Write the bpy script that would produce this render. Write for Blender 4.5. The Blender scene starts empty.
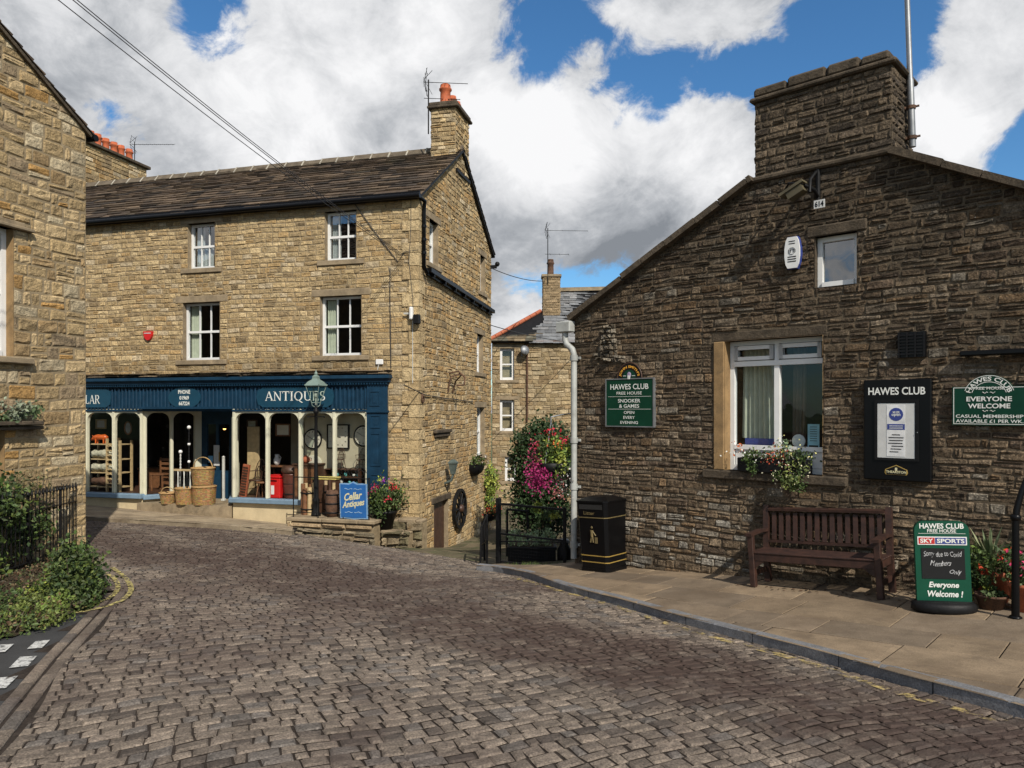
import bpy, math, random
import numpy as np
from mathutils import Matrix, Vector
PI = math.pi
C = bpy.context.scene.collection
E = 2.5            # camera height in the world
F = 740.0          # focal length in pixels of a 1024 wide picture
HZ = 409.0         # horizon row
WM = {}            # world matrices of the things

# ------------------------------------------------------------------ terrain
CP = [(1.02,12,-2.58),(1.88,11.21,-2.52),(2.81,10.35,-2.40),(3.22,9.97,-2.36),(4.57,8.72,-2.23),(6.5,7,-2.05),
      (-.12,12.4,-2.77),(2.02,7.95,-2.33),(3.46,5.0,-2.1),(1,4.5,-2.02),(0,3,-1.98),(0,0,-1.9),(-3,3,-1.98),
      (-5,6,-2.12),(-7,9,-2.24),(-7.2,12.5,-2.37),(-9,16,-2.52),(-11.3,19.3,-2.62),(-6.6,17.6,-2.74),(-4.9,16.5,-2.73),
      (-2.45,16.1,-3.04),(-2.1,16.9,-3.18),(-1.7,18.9,-3.55),(0,24,-3.75),(-.25,13.2,-2.82),(-3.2,12.5,-2.52),
      (-6,12,-2.4),(0,9,-2.37),(-3,8,-2.24),(-20,20,-2.6),(15,0,-1.7),(12,10,-1.9),(-12,0,-1.95),(0,-20,-1.6),
      (0,45,-3.9),(35,45,-3.9),(-45,45,-3.2),(-40,-20,-1.8),(40,-20,-1.4),(3,20,-3.4),(0,16,-3.15),(-13.5,20,-2.6)]
_P = np.array(CP, float)
def _phi(r2):
    return np.where(r2 > 1e-12, .5*r2*np.log(np.maximum(r2, 1e-12)), 0.0)
_n = len(_P)
_K = _phi(((_P[:, None, :2]-_P[None, :, :2])**2).sum(-1)) + np.eye(_n)*.35
_A = np.zeros((_n+3, _n+3)); _A[:_n, :_n] = _K
_A[:_n, _n] = 1; _A[:_n, _n+1:] = _P[:, :2]; _A[_n, :_n] = 1; _A[_n+1:, :_n] = _P[:, :2].T
_W = np.linalg.solve(_A, np.concatenate([_P[:, 2], np.zeros(3)]))
def Gn(x, y):
    x = np.asarray(x, float); y = np.asarray(y, float)
    xc = np.clip(x, -45, 45); yc = np.clip(y, -25, 50)
    r2 = (xc[..., None]-_P[:, 0])**2+(yc[..., None]-_P[:, 1])**2
    return (_phi(r2)*_W[:_n]).sum(-1)+_W[_n]+_W[_n+1]*xc+_W[_n+2]*yc + E
def G(x, y): return float(Gn(np.array([x]), np.array([y]))[0])
def gp(u, v, dz=0.0):
    """where the sight line through a measured image point meets the terrain"""
    a = (u-512)/F; b = -(v-HZ)/F
    Y = 2.0
    while Y < 60:
        if E+b*Y < G(a*Y, Y)+dz: break
        Y += .1
    lo, hi = Y-.1, Y
    for _ in range(14):
        m = (lo+hi)/2
        if E+b*m < G(a*m, m)+dz: hi = m
        else: lo = m
    return (a*hi, hi)

# ------------------------------------------------------------------ frames
class Frame:
    """a vertical wall plane: x runs right along it, -y comes out of it"""
    def __init__(s, ox, oy, dx, dy, z=0.0):
        l = math.hypot(dx, dy); s.o = (ox, oy); s.d = (dx/l, dy/l); s.n = (dy/l, -dx/l)
        s.ang = math.atan2(dy, dx); s.M = Matrix.Translation((ox, oy, z)) @ Matrix.Rotation(s.ang, 4, 'Z')
    def w(s, a, z, out=0.0):
        return Vector((s.o[0]+s.d[0]*a+s.n[0]*out, s.o[1]+s.d[1]*a+s.n[1]*out, z))
    def px(s, u, v, out=0.0):
        a = (u-512)/F
        Y = (out+s.o[0]*s.n[0]+s.o[1]*s.n[1])/(a*s.n[0]+s.n[1])
        x = a*Y
        return ((x-s.o[0])*s.d[0]+(Y-s.o[1])*s.d[1], E-(v-HZ)*Y/F)
    def rect(s, u0, v0, u1, v1, out=0.0):
        a0, z1 = s.px(u0, v0, out); a1, z0 = s.px(u1, v1, out)
        z1b = s.px(u1, v0, out)[1]; z0b = s.px(u0, v1, out)[1]
        return (a0, a1, (z0+z0b)/2, (z1+z1b)/2)
ident = Matrix.Identity(4)

# ------------------------------------------------------------------ mesh builder
class MB:
    def __init__(s): s.v = []; s.f = []; s.c = []; s.sm = []
    def add(s, vs, fs, col=None, smooth=False):
        b = len(s.v); s.v.extend([tuple(q) for q in vs])
        for f in fs:
            s.f.append(tuple(b+i for i in f)); s.c.append(col); s.sm.append(smooth)
        return b
    def box(s, x0, x1, y0, y1, z0, z1, col=None, M=None, bev=0.0):
        if x0 > x1: x0, x1 = x1, x0
        if y0 > y1: y0, y1 = y1, y0
        if z0 > z1: z0, z1 = z1, z0
        if bev <= 0:
            vs = [(x, y, z) for x in (x0, x1) for y in (y0, y1) for z in (z0, z1)]
            fs = [(0,1,3,2),(4,6,7,5),(0,4,5,1),(2,3,7,6),(0,2,6,4),(1,5,7,3)]
        else:
            b = min(bev, (x1-x0)/2.01, (y1-y0)/2.01, (z1-z0)/2.01)
            vs = []; idx = {}
            for i, x in enumerate((x0, x1)):
                for j, y in enumerate((y0, y1)):
                    for k, z in enumerate((z0, z1)):
                        sx, sy, sz = (b if i == 0 else -b), (b if j == 0 else -b), (b if k == 0 else -b)
                        idx[i,j,k] = len(vs)
                        vs += [(x, y+sy, z+sz), (x+sx, y, z+sz), (x+sx, y+sy, z)]
            def q(l): return tuple(idx[a]+n for a, n in l)
            fs = []
            for ax in range(3):
                for side in (0, 1):
                    o = [a for a in range(3) if a != ax]; ring = []
                    for (p, r) in ((0,0),(1,0),(1,1),(0,1)):
                        k = [0,0,0]; k[ax] = side; k[o[0]] = p; k[o[1]] = r; ring.append((tuple(k), ax))
                    if (side == 0) != (ax == 1): ring = ring[::-1]
                    fs.append(q(ring))
            for ax in range(3):
                o = [a for a in range(3) if a != ax]
                for (p, r) in ((0,0),(1,0),(1,1),(0,1)):
                    k0 = [0,0,0]; k1 = [0,0,0]; k0[ax] = 0; k1[ax] = 1
                    k0[o[0]] = k1[o[0]] = p; k0[o[1]] = k1[o[1]] = r
                    ring = [(tuple(k0), o[0]), (tuple(k1), o[0]), (tuple(k1), o[1]), (tuple(k0), o[1])]
                    if ((p+r) % 2 == 0) != (ax == 1): ring = ring[::-1]
                    fs.append(q(ring))
            for k in idx:
                r = [(k, 0), (k, 1), (k, 2)]
                if sum(k) % 2 == 1: r = r[::-1]
                fs.append(q(r)[::-1])
        if M is not None: vs = [tuple(M @ Vector(p)) for p in vs]
        s.add(vs, fs, col)
    def prism(s, poly, y0, y1, col=None, M=None):
        """polygon in x,z pulled from y0 to y1"""
        n = len(poly); vs = [(p[0], y0, p[1]) for p in poly]+[(p[0], y1, p[1]) for p in poly]
        fs = [tuple(range(n)), tuple(range(2*n-1, n-1, -1))]+[(i, i+n, (i+1) % n+n, (i+1) % n) for i in range(n)]
        if M is not None: vs = [tuple(M @ Vector(p)) for p in vs]
        s.add(vs, fs, col)
    def bar(s, p, q, w, h=None, col=None, up=(0,0,1)):
        p = Vector(p); q = Vector(q); d = (q-p); L = d.length
        if L < 1e-6: return
        d /= L; u = Vector(up)
        if abs(d.dot(u)) > .98: u = Vector((0,1,0))
        a = d.cross(u).normalized(); b = a.cross(d)
        h = w if h is None else h
        vs = []
        for e in (p, q):
            for i, j in ((-1,-1),(1,-1),(1,1),(-1,1)): vs.append(e+a*(w/2*i)+b*(h/2*j))
        s.add(vs, [(0,1,2,3),(7,6,5,4),(0,4,5,1),(1,5,6,2),(2,6,7,3),(3,7,4,0)], col)
    def tube(s, pts, r, n=8, col=None, caps=True, closed=False):
        pts = [Vector(p) for p in pts]; m = len(pts); base = len(s.v); prev = None; vs = []
        rr = r if isinstance(r, (list, tuple)) else [r]*m
        for i, p in enumerate(pts):
            if closed: d = pts[(i+1) % m]-pts[i-1]
            else: d = (pts[min(i+1, m-1)]-pts[max(i-1, 0)])
            d.normalize()
            if prev is None:
                u = Vector((0,0,1)) if abs(d.z) < .9 else Vector((0,1,0))
                a = d.cross(u).normalized()
            else:
                a = (prev-d*prev.dot(d))
                a = a.normalized() if a.length > 1e-6 else d.cross(Vector((0,0,1))).normalized()
            prev = a; b = d.cross(a)
            for k in range(n):
                t = 2*PI*k/n; vs.append(p+a*(rr[i]*math.cos(t))+b*(rr[i]*math.sin(t)))
        fs = []
        for i in range(m if closed else m-1):
            for k in range(n):
                j = (i+1) % m
                fs.append((i*n+k, i*n+(k+1) % n, j*n+(k+1) % n, j*n+k))
        s.add(vs, fs, col, True)
        if caps and not closed:
            s.add([vs[k] for k in range(n)], [tuple(range(n-1, -1, -1))], col)
            s.add([vs[(m-1)*n+k] for k in range(n)], [tuple(range(n))], col)
    def lathe(s, prof, n=16, o=(0,0,0), col=None, M=None, smooth=True, squash=(1,1)):
        vs = []
        for r, z in prof:
            for k in range(n):
                t = 2*PI*k/n; vs.append((o[0]+r*math.cos(t)*squash[0], o[1]+r*math.sin(t)*squash[1], o[2]+z))
        fs = []
        for i in range(len(prof)-1):
            for k in range(n): fs.append((i*n+k, i*n+(k+1) % n, (i+1)*n+(k+1) % n, (i+1)*n+k))
        if M is not None: vs = [tuple(M @ Vector(p)) for p in vs]
        b = s.add(vs, fs, col, smooth)
        if prof[0][0] > 1e-4: s.f.append(tuple(b+k for k in range(n-1, -1, -1))); s.c.append(col); s.sm.append(False)
        if prof[-1][0] > 1e-4: s.f.append(tuple(b+(len(prof)-1)*n+k for k in range(n))); s.c.append(col); s.sm.append(False)
    def ball(s, c, r, n=10, m=6, col=None, sc=(1,1,1)):
        prof = [(max(1e-5, r*math.sin(PI*i/m)), -r*math.cos(PI*i/m)) for i in range(m+1)]
        vs = []
        for q, z in prof:
            for k in range(n):
                t = 2*PI*k/n; vs.append((c[0]+q*math.cos(t)*sc[0], c[1]+q*math.sin(t)*sc[1], c[2]+z*sc[2]))
        fs = [(i*n+k, i*n+(k+1) % n, (i+1)*n+(k+1) % n, (i+1)*n+k) for i in range(m) for k in range(n)]
        s.add(vs, fs, col, True)
    def build(s, name, mat, parent=None, fr=None, **tags):
        me = bpy.data.meshes.new(name)
        v = np.array(s.v, float).reshape(-1, 3)
        M = fr.M if isinstance(fr, Frame) else fr
        if M is not None or parent is None or True:
            W = np.array(M if M is not None else ident)
            if M is not None:
                v = v @ W[:3, :3].T + W[:3, 3]
                inv = np.array(WM[root_of(parent).name].inverted()) if parent is not None else None
                if inv is not None: v = v @ inv[:3, :3].T + inv[:3, 3]
        loc = None
        if parent is None and M is not None:
            loc = v.mean(0); loc[2] = v[:, 2].min(); v = v-loc
        me.from_pydata(v.tolist(), [], s.f)
        if any(c is not None for c in s.c):
            at = me.attributes.new('tint', 'FLOAT_COLOR', 'FACE')
            buf = np.ones((len(s.f), 4), np.float32)
            for i, c in enumerate(s.c):
                if c is not None: buf[i, :3] = c
            at.data.foreach_set('color', buf.ravel())
        me.polygons.foreach_set('use_smooth', s.sm)
        me.materials.append(mat); me.update()
        o = bpy.data.objects.new(name, me); C.objects.link(o)
        if parent is not None: o.parent = parent
        if loc is not None: o.location = loc
        for k, q in tags.items(): o[k] = q
        if parent is None: WM[o.name] = Matrix.Translation(loc) if loc is not None else ident.copy()
        return o
def root_of(o):
    while o.parent is not None: o = o.parent
    return o
def thing(name, label, cat, loc=(0,0,0), rot=0.0, group=None, M=None):
    o = bpy.data.objects.new(name, None); C.objects.link(o); o.empty_display_size = .1
    if M is None: M = Matrix.Translation(loc) @ Matrix.Rotation(rot, 4, 'Z')
    o.matrix_world = M; o['label'] = label; o['category'] = cat
    if group: o['group'] = group
    WM[o.name] = M.copy()
    return o
def tag(o, label, cat, group=None):
    o['label'] = label; o['category'] = cat
    if group: o['group'] = group
    return o
def on_wall(fr, a, z, out=0.0): return Matrix.Translation(fr.w(a, z, out)) @ Matrix.Rotation(fr.ang, 4, 'Z')
def on_ground(x, y, ang=0.0, dz=0.0, tilt=0.0): return Matrix.Translation((x, y, G(x, y)+dz)) @ Matrix.Rotation(ang, 4, 'Z') @ Matrix.Rotation(tilt, 4, 'Y')

# ------------------------------------------------------------------ 2-D helpers
def clip_half(poly, a, b, c):
    """keep a*x+b*y<=c"""
    out = []
    for i in range(len(poly)):
        p, q = poly[i], poly[(i+1) % len(poly)]
        fp, fq = a*p[0]+b*p[1]-c, a*q[0]+b*q[1]-c
        if fp <= 0: out.append(p)
        if (fp < 0 < fq) or (fq < 0 < fp):
            t = fp/(fp-fq); out.append((p[0]+(q[0]-p[0])*t, p[1]+(q[1]-p[1])*t))
    return out
def halves(region):
    """half planes of a convex counter-clockwise polygon"""
    hs = []
    for i in range(len(region)):
        p, q = region[i], region[(i+1) % len(region)]
        a, b = (q[1]-p[1]), -(q[0]-p[0]); l = math.hypot(a, b)
        hs.append((a/l, b/l, (a*p[0]+b*p[1])/l))
    return hs
def area(p): return .5*abs(sum(p[i][0]*p[(i+1) % len(p)][1]-p[(i+1) % len(p)][0]*p[i][1] for i in range(len(p))))
def inpoly(x, y, P):
    c = False; n = len(P); j = n-1
    for i in range(n):
        if (P[i][1] > y) != (P[j][1] > y) and x < (P[j][0]-P[i][0])*(y-P[i][1])/(P[j][1]-P[i][1])+P[i][0]: c = not c
        j = i
    return c
def subtract(r, ops):
    out = [r]
    for (a0, a1, b0, b1) in ops:
        nx = []
        for (x0, x1, z0, z1) in out:
            if x1 <= a0 or x0 >= a1 or z1 <= b0 or z0 >= b1: nx.append((x0, x1, z0, z1)); continue
            if x0 < a0: nx.append((x0, a0, z0, z1))
            if x1 > a1: nx.append((a1, x1, z0, z1))
            xa, xb = max(x0, a0), min(x1, a1)
            if z0 < b0: nx.append((xa, xb, z0, b0))
            if z1 > b1: nx.append((xa, xb, b1, z1))
        out = nx
    return out
def stones(mb, region, ops, rows, lens, proud, gap, rng, colf, ax=3, az=3, warp=.02, split=.12, inside=None, edge=.016, mapf=None, jit=.3, cut=None):
    """courses of individual stones laid in a convex region (x,z); each stone bulges out of the mortar plane"""
    hs = halves(region); x0 = min(p[0] for p in region); x1 = max(p[0] for p in region)
    z0 = min(p[1] for p in region); z1 = max(p[1] for p in region)
    ph = [rng.uniform(0, 6.28) for _ in range(4)]
    def W(x, z):
        d = 1.0
        for (a0, a1, b0, b1) in ops:
            ex = max(a0-x, x-a1, 0); ez = max(b0-z, z-b1, 0); d = min(d, math.hypot(ex, ez)/.25)
        k = warp*d
        return (x+k*.6*math.sin(2.3*z+ph[0]+1.1*x), z+k*(math.sin(1.9*x+ph[1])+.6*math.sin(4.3*x+ph[2]+2*z)))
    mp = mapf or (lambda x, z, o: (x, -o, z))
    z = z0
    while z < z1:
        h = rng.uniform(*rows); x = x0-rng.uniform(0, lens[1])
        while x < x1:
            L = rng.uniform(*lens)
            if rng.random() < .3: L *= .6
            cells = [(x, x+L, z, z+h)]
            if rng.random() < split and h > rows[0]*1.1:
                m = z+h*rng.uniform(.4, .6)
                cells = [(x, x+L, z, m), (x, x+L, m, z+h)]
            for c in cells:
                if cut is not None:
                    cs = [inpoly(qx, qz, cut) for qx in (c[0], c[1], (c[0]+c[1])/2) for qz in (c[2], c[3], (c[2]+c[3])/2)]
                    if not any(cs): continue
                    if not all(cs):
                        P = list(cut)
                        for hx in ((-1,0,-c[0]-gap/2), (1,0,c[1]-gap/2), (0,-1,-c[2]-gap/2), (0,1,c[3]-gap/2)):
                            P = clip_half(P, *hx)
                            if len(P) < 3: break
                        P = [p for i, p in enumerate(P) if math.dist(p, P[i-1]) > .004] if len(P) >= 3 else P
                        if len(P) < 3 or area(P) < .0015: continue
                        cx = sum(p[0] for p in P)/len(P); cz = sum(p[1] for p in P)/len(P); n = len(P); pr = proud*rng.uniform(.6, 1.1)
                        vs = [mp(*W(*p), -.004) for p in P]+[mp(*W(p[0]+(cx-p[0])*.08, p[1]+(cz-p[1])*.08), pr) for p in P]
                        mb.add(vs, [(i, (i+1) % n, n+(i+1) % n, n+i) for i in range(n)]+[tuple(range(n, 2*n))], colf(cx, cz)); continue
                if inside is not None and not inside((c[0]+c[1])/2, (c[2]+c[3])/2): continue
                for r in subtract((max(c[0], x0), min(c[1], x1), c[2], min(c[3], z1)), ops):
                    a0, a1, b0, b1 = r[0]+gap/2, r[1]-gap/2, r[2]+gap/2, r[3]-gap/2
                    if a1-a0 < .025 or b1-b0 < .02: continue
                    rect = [(a0, b0), (a1, b0), (a1, b1), (a0, b1)]
                    full = all(a*p[0]+b*p[1] <= cc+1e-6 for p in rect for a, b, cc in hs)
                    col = colf((a0+a1)/2, (b0+b1)/2)
                    e = min(edge, (a1-a0)*.3, (b1-b0)*.3)
                    pr = proud*rng.uniform(.45, 1.2)
                    tx, tz = rng.uniform(-.5, .5)*proud, rng.uniform(-.5, .5)*proud
                    if full:
                        if ax == 3: xs = [a0, a0+e, a1-e, a1]
                        else: xs = [a0, a0+e, a0+(a1-a0)*rng.uniform(.35, .65), a1-e, a1]
                        if az == 3: zs = [b0, b0+e, b1-e, b1]
                        else: zs = [b0, b0+e, b0+(b1-b0)*rng.uniform(.35, .65), b1-e, b1]
                        vs = []; nx, nz = len(xs), len(zs)
                        jx = [rng.uniform(-gap, gap)*jit*1.6 for _ in range(4)]; jz = [rng.uniform(-gap, gap)*jit*1.6 for _ in range(4)]
                        for j in range(nz):
                            for i in range(nx):
                                s_, t_ = (xs[i]-a0)/(a1-a0), (zs[j]-b0)/(b1-b0)
                                xx = xs[i]+jx[0]*(1-s_)*(1-t_)+jx[1]*s_*(1-t_)+jx[2]*s_*t_+jx[3]*(1-s_)*t_
                                zz = zs[j]+jz[0]*(1-s_)*(1-t_)+jz[1]*s_*(1-t_)+jz[2]*s_*t_+jz[3]*(1-s_)*t_
                                if i in (0, nx-1) or j in (0, nz-1): o = -.004
                                else: o = max(.002, pr+tx*(s_-.5)*2+tz*(t_-.5)*2+rng.uniform(-jit, jit)*pr)
                                wx, wz = W(xx, zz); vs.append(mp(wx, wz, o))
                        fs = [(j*nx+i, j*nx+i+1, (j+1)*nx+i+1, (j+1)*nx+i) for j in range(nz-1) for i in range(nx-1)]
                        mb.add(vs, fs, col)
                    else:
                        P = rect
                        for a, b, cc in hs:
                            P = clip_half(P, a, b, cc)
                            if len(P) < 3: break
                        if len(P) < 3 or area(P) < .0012: continue
                        cx = sum(p[0] for p in P)/len(P); cz = sum(p[1] for p in P)/len(P)
                        n = len(P); vs = [mp(*W(*p), -.004) for p in P]+[mp(*W(p[0]+(cx-p[0])*.2, p[1]+(cz-p[1])*.2), pr) for p in P]
                        fs = [(i, (i+1) % n, n+(i+1) % n, n+i) for i in range(n)]+[tuple(range(n, 2*n))]
                        mb.add(vs, fs, col)
            x += L
        z += h
def backing(mb, region, ops, depth=.25, front=0.0):
    """the mortar plane with its openings, and the reveals of those openings"""
    xs = sorted({min(p[0] for p in region), max(p[0] for p in region)} | {o[0] for o in ops} | {o[1] for o in ops})
    zs = sorted({min(p[1] for p in region), max(p[1] for p in region)} | {o[2] for o in ops} | {o[3] for o in ops})
    hs = halves(region)
    for i in range(len(xs)-1):
        for j in range(len(zs)-1):
            cx, cz = (xs[i]+xs[i+1])/2, (zs[j]+zs[j+1])/2
            if any(o[0] < cx < o[1] and o[2] < cz < o[3] for o in ops): continue
            P = [(xs[i], zs[j]), (xs[i+1], zs[j]), (xs[i+1], zs[j+1]), (xs[i], zs[j+1])]
            for a, b, c in hs:
                P = clip_half(P, a, b, c)
                if len(P) < 3: break
            if len(P) < 3: continue
            mb.add([(p[0], front, p[1]) for p in P], [tuple(range(len(P)))])
            mb.add([(p[0], depth, p[1]) for p in P], [tuple(range(len(P)))[::-1]])
def reveal(mb, o, depth=.25):
    a0, a1, b0, b1 = o
    v = [(a0,-.012,b0),(a1,-.012,b0),(a1,-.012,b1),(a0,-.012,b1),(a0,depth,b0),(a1,depth,b0),(a1,depth,b1),(a0,depth,b1)]
    mb.add(v, [(0,4,5,1),(1,5,6,2),(2,6,7,3),(3,7,4,0)])

# ------------------------------------------------------------------ materials
class NT:
    def __init__(s, m): s.t = m.node_tree; s.n = s.t.nodes; s.l = s.t.links
    def add(s, k, **p):
        n = s.n.new(k)
        for a, b in p.items(): setattr(n, a, b)
        return n
    def link(s, a, b): s.l.new(a, b)
    def noise(s, scale, detail=4, rough=.55, vec=None, dist=0):
        n = s.add('ShaderNodeTexNoise'); n.inputs['Scale'].default_value = scale; n.inputs['Detail'].default_value = detail
        n.inputs['Roughness'].default_value = rough; n.inputs['Distortion'].default_value = dist
        if vec is not None: s.link(vec, n.inputs['Vector'])
        return n.outputs['Fac']
    def rng(s, v, a, b, c, d, smooth=False):
        n = s.add('ShaderNodeMapRange'); s.link(v, n.inputs[0])
        if smooth: n.interpolation_type = 'SMOOTHSTEP'
        for i, q in zip((1,2,3,4), (a,b,c,d)): n.inputs[i].default_value = q
        return n.outputs[0]
    def math(s, op, a, b=None, c=None):
        n = s.add('ShaderNodeMath', operation=op)
        for i, q in enumerate((a, b, c)):
            if q is None: continue
            if isinstance(q, (int, float)): n.inputs[i].default_value = q
            else: s.link(q, n.inputs[i])
        return n.outputs[0]
    def mix(s, f, a, b, mode='MIX'):
        n = s.add('ShaderNodeMix', data_type='RGBA', blend_type=mode); 
        for i, q in ((0, f), (6, a), (7, b)):
            if isinstance(q, (int, float)): n.inputs[i].default_value = q
            elif isinstance(q, tuple): n.inputs[i].default_value = (*q[:3], 1)
            else: s.link(q, n.inputs[i])
        return n.outputs[2]
def material(name, col, rough=.7, metal=0.0, tint=False, var=.25, vs=6.0, fine=0.0, fs=60.0, bump=0.0, bs=30.0, bd=.02, stain=None, spec=.5, stripes=None, coat=0.0, sheen=0):
    m = bpy.data.materials.new(name); m.use_nodes = True; t = NT(m); b = t.n['Principled BSDF']
    tc = t.add('ShaderNodeTexCoord').outputs['Object']
    c = None
    if tint:
        a = t.add('ShaderNodeAttribute', attribute_name='tint', attribute_type='GEOMETRY'); c = a.outputs['Color']
    else:
        r = t.add('ShaderNodeRGB'); r.outputs[0].default_value = (*col, 1); c = r.outputs[0]
    if var:
        f = t.rng(t.noise(vs, 5, .6, tc), .3, .7, 1-var, 1+var)
        c = t.mix(1.0, c, _gray(t, f), 'MULTIPLY')
    if fine:
        f = t.rng(t.noise(fs, 3, .6, tc), .32, .68, 1-fine, 1+fine)
        c = t.mix(1.0, c, _gray(t, f), 'MULTIPLY')
    if stain:
        for (sc, lo, hi, scol, amt) in stain:
            f = t.rng(t.noise(sc, 6, .65, tc, .4), lo, hi, 0, amt)
            c = t.mix(f, c, scol)
    if stripes:
        pass
    t.link(c, b.inputs['Base Color'])
    b.inputs['Roughness'].default_value = rough; b.inputs['Metallic'].default_value = metal
    b.inputs['Specular IOR Level'].default_value = spec
    if coat: b.inputs['Coat Weight'].default_value = coat; b.inputs['Coat Roughness'].default_value = .1
    if bump:
        n1 = t.noise(bs, 6, .65, tc); n2 = t.noise(bs*.27, 3, .5, tc)
        h = t.math('ADD', t.math('MULTIPLY', n1, .6), n2)
        bn = t.add('ShaderNodeBump'); bn.inputs['Strength'].default_value = bump; bn.inputs['Distance'].default_value = bd
        t.link(h, bn.inputs['Height']); t.link(bn.outputs[0], b.inputs['Normal'])
    return m
def _gray(t, f):
    n = t.add('ShaderNodeCombineColor')
    for i in range(3): t.link(f, n.inputs[i])
    return n.outputs[0]
def glass(name, tintc=(.9,.95,.95), refl=1.0):
    m = bpy.data.materials.new(name); m.use_nodes = True; t = NT(m); out = t.n['Material Output']; t.n.remove(t.n['Principled BSDF'])
    tr = t.add('ShaderNodeBsdfTransparent'); tr.inputs[0].default_value = (*tintc, 1)
    gl = t.add('ShaderNodeBsdfGlossy'); gl.inputs['Roughness'].default_value = .015
    bp = t.add('ShaderNodeBump'); bp.inputs['Strength'].default_value = .04; bp.inputs['Distance'].default_value = .05
    t.link(t.noise(3.0, 1, .5, t.add('ShaderNodeTexCoord').outputs['Object']), bp.inputs['Height']); t.link(bp.outputs[0], gl.inputs['Normal'])
    lw = t.add('ShaderNodeLayerWeight'); lw.inputs[0].default_value = .5
    f = t.math('ADD', t.math('MULTIPLY', t.math('POWER', lw.outputs['Facing'], 4.0), .8), .055*refl)
    mx = t.add('ShaderNodeMixShader'); t.link(f, mx.inputs[0]); t.link(tr.outputs[0], mx.inputs[1]); t.link(gl.outputs[0], mx.inputs[2])
    t.link(mx.outputs[0], out.inputs[0])
    return m
M_ = {}
M_['stone'] = material('tan_sandstone', (1,1,1), .92, tint=True, var=.28, vs=9, fine=.30, fs=50, bump=1.0, bs=30, bd=.045, spec=.2,
                       stain=[(.55, .50, .80, (.16,.12,.075), .5), (14, .60, .76, (.10,.07,.04), .5), (5, .58, .75, (.38,.22,.08), .35)])
M_['clubstone'] = material('weathered_sandstone', (1,1,1), .93, tint=True, var=.5, vs=12, fine=.5, fs=50, bump=1.0, bs=30, bd=.06, spec=.2,
                       stain=[(1.1, .44, .68, (.035,.028,.02), .68), (20, .53, .68, (.03,.025,.02), .7), (34, .64, .72, (.42,.40,.36), .55)])
M_['mortar'] = material('tan_mortar', (.27,.21,.13), .95, var=.3, vs=7, fine=.2, bump=.6, bs=60, bd=.01, spec=.1)
M_['clubmortar'] = material('brown_mortar', (.105,.082,.056), .95, var=.35, vs=6, fine=.3, bump=.6, bs=60, bd=.01, spec=.1)
M_['dressed'] = material('dressed_stone', (.27,.21,.135), .9, var=.3, vs=3.5, fine=.15, bump=.5, bs=50, bd=.01, spec=.2, stain=[(5, .5, .75, (.10,.08,.06), .6)])
M_['dressdark'] = material('weathered_dressed_stone', (.085,.066,.046), .92, var=.35, vs=4, fine=.3, bump=.8, bs=40, bd=.02, spec=.2, stain=[(6, .5, .7, (.03,.026,.02), .7)])
M_['ochre'] = material('ochre_stone_jamb', (.27,.17,.075), .9, var=.25, vs=5, fine=.15, bump=.4, bs=50, bd=.01, stain=[(7, .55, .75, (.12,.09,.05), .6)])
M_['slatebrown'] = material('brown_stone_slate', (1,1,1), .85, tint=True, var=.35, vs=5, fine=.2, bump=.6, bs=30, bd=.02, spec=.25, stain=[(1.3, .55, .75, (.10,.085,.045), .35), (18, .68, .76, (.26,.22,.16), .35)])
M_['slategrey'] = material('grey_slate', (1,1,1), .6, tint=True, var=.25, vs=5, fine=.1, bump=.3, bs=30, bd=.01, spec=.5)
M_['sett'] = material('road_setts', (1,1,1), .72, tint=True, var=.25, vs=9, fine=.5, fs=75, bump=1.0, bs=60, bd=.02, spec=.4,
                       stain=[(.38, .49, .64, (.070,.045,.036), .68), (1.5, .54, .75, (.09,.066,.055), .5), (28, .62, .72, (.04,.03,.025), .5)])
def add_tracks(m, lines, width, col, amt):
    # dark worn tracks along fixed lines of the road surface
    t = NT(m); b = t.n['Principled BSDF']; src = b.inputs['Base Color'].links[0].from_socket
    tc = t.add('ShaderNodeTexCoord').outputs['Object']; nz = t.math('MULTIPLY', t.math('SUBTRACT', t.noise(.9, 6, .7, tc), .5), 1.9)
    br = t.rng(t.noise(3.2, 5, .65, tc), .35, .6, .25, 1)
    for (A, B) in lines:
        dx, dy = B[0]-A[0], B[1]-A[1]; l = math.hypot(dx, dy); n = (-dy/l, dx/l); c = -(n[0]*A[0]+n[1]*A[1])
        dt = t.add('ShaderNodeVectorMath', operation='DOT_PRODUCT'); t.link(tc, dt.inputs[0]); dt.inputs[1].default_value = (n[0], n[1], 0)
        d = t.math('ABSOLUTE', t.math('ADD', t.math('ADD', dt.outputs['Value'], c), nz))
        f = t.math('MULTIPLY', t.math('MULTIPLY', t.rng(d, width*.25, width, 1, 0, True), br), amt)
        src = t.mix(f, src, col)
    t.link(src, b.inputs['Base Color'])
M_['grout'] = material('dark_joint_filling', (.040,.032,.027), .95, var=.4, vs=8, fine=.3, bump=.7, bs=60, bd=.01, spec=.1)
M_['asphalt'] = material('asphalt', (.035,.035,.036), .9, var=.25, vs=3, fine=.4, fs=150, bump=.8, bs=150, bd=.006)
M_['soil'] = material('earth_and_litter', (.055,.042,.028), .97, var=.5, vs=5, fine=.5, fs=40, bump=1, bs=25, bd=.05, spec=.1, stain=[(9, .52, .62, (.12,.10,.05), .6), (3, .55, .65, (.04,.06,.02), .7)])
M_['flag'] = material('sandstone_flags', (1,1,1), .85, tint=True, var=.22, vs=3, fine=.22, fs=90, bump=.4, bs=45, bd=.008, spec=.25, stain=[(1.4, .48, .70, (.12,.085,.055), .6), (4.5, .54, .70, (.10,.075,.055), .5), (30, .64, .72, (.05,.04,.03), .6)])
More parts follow.
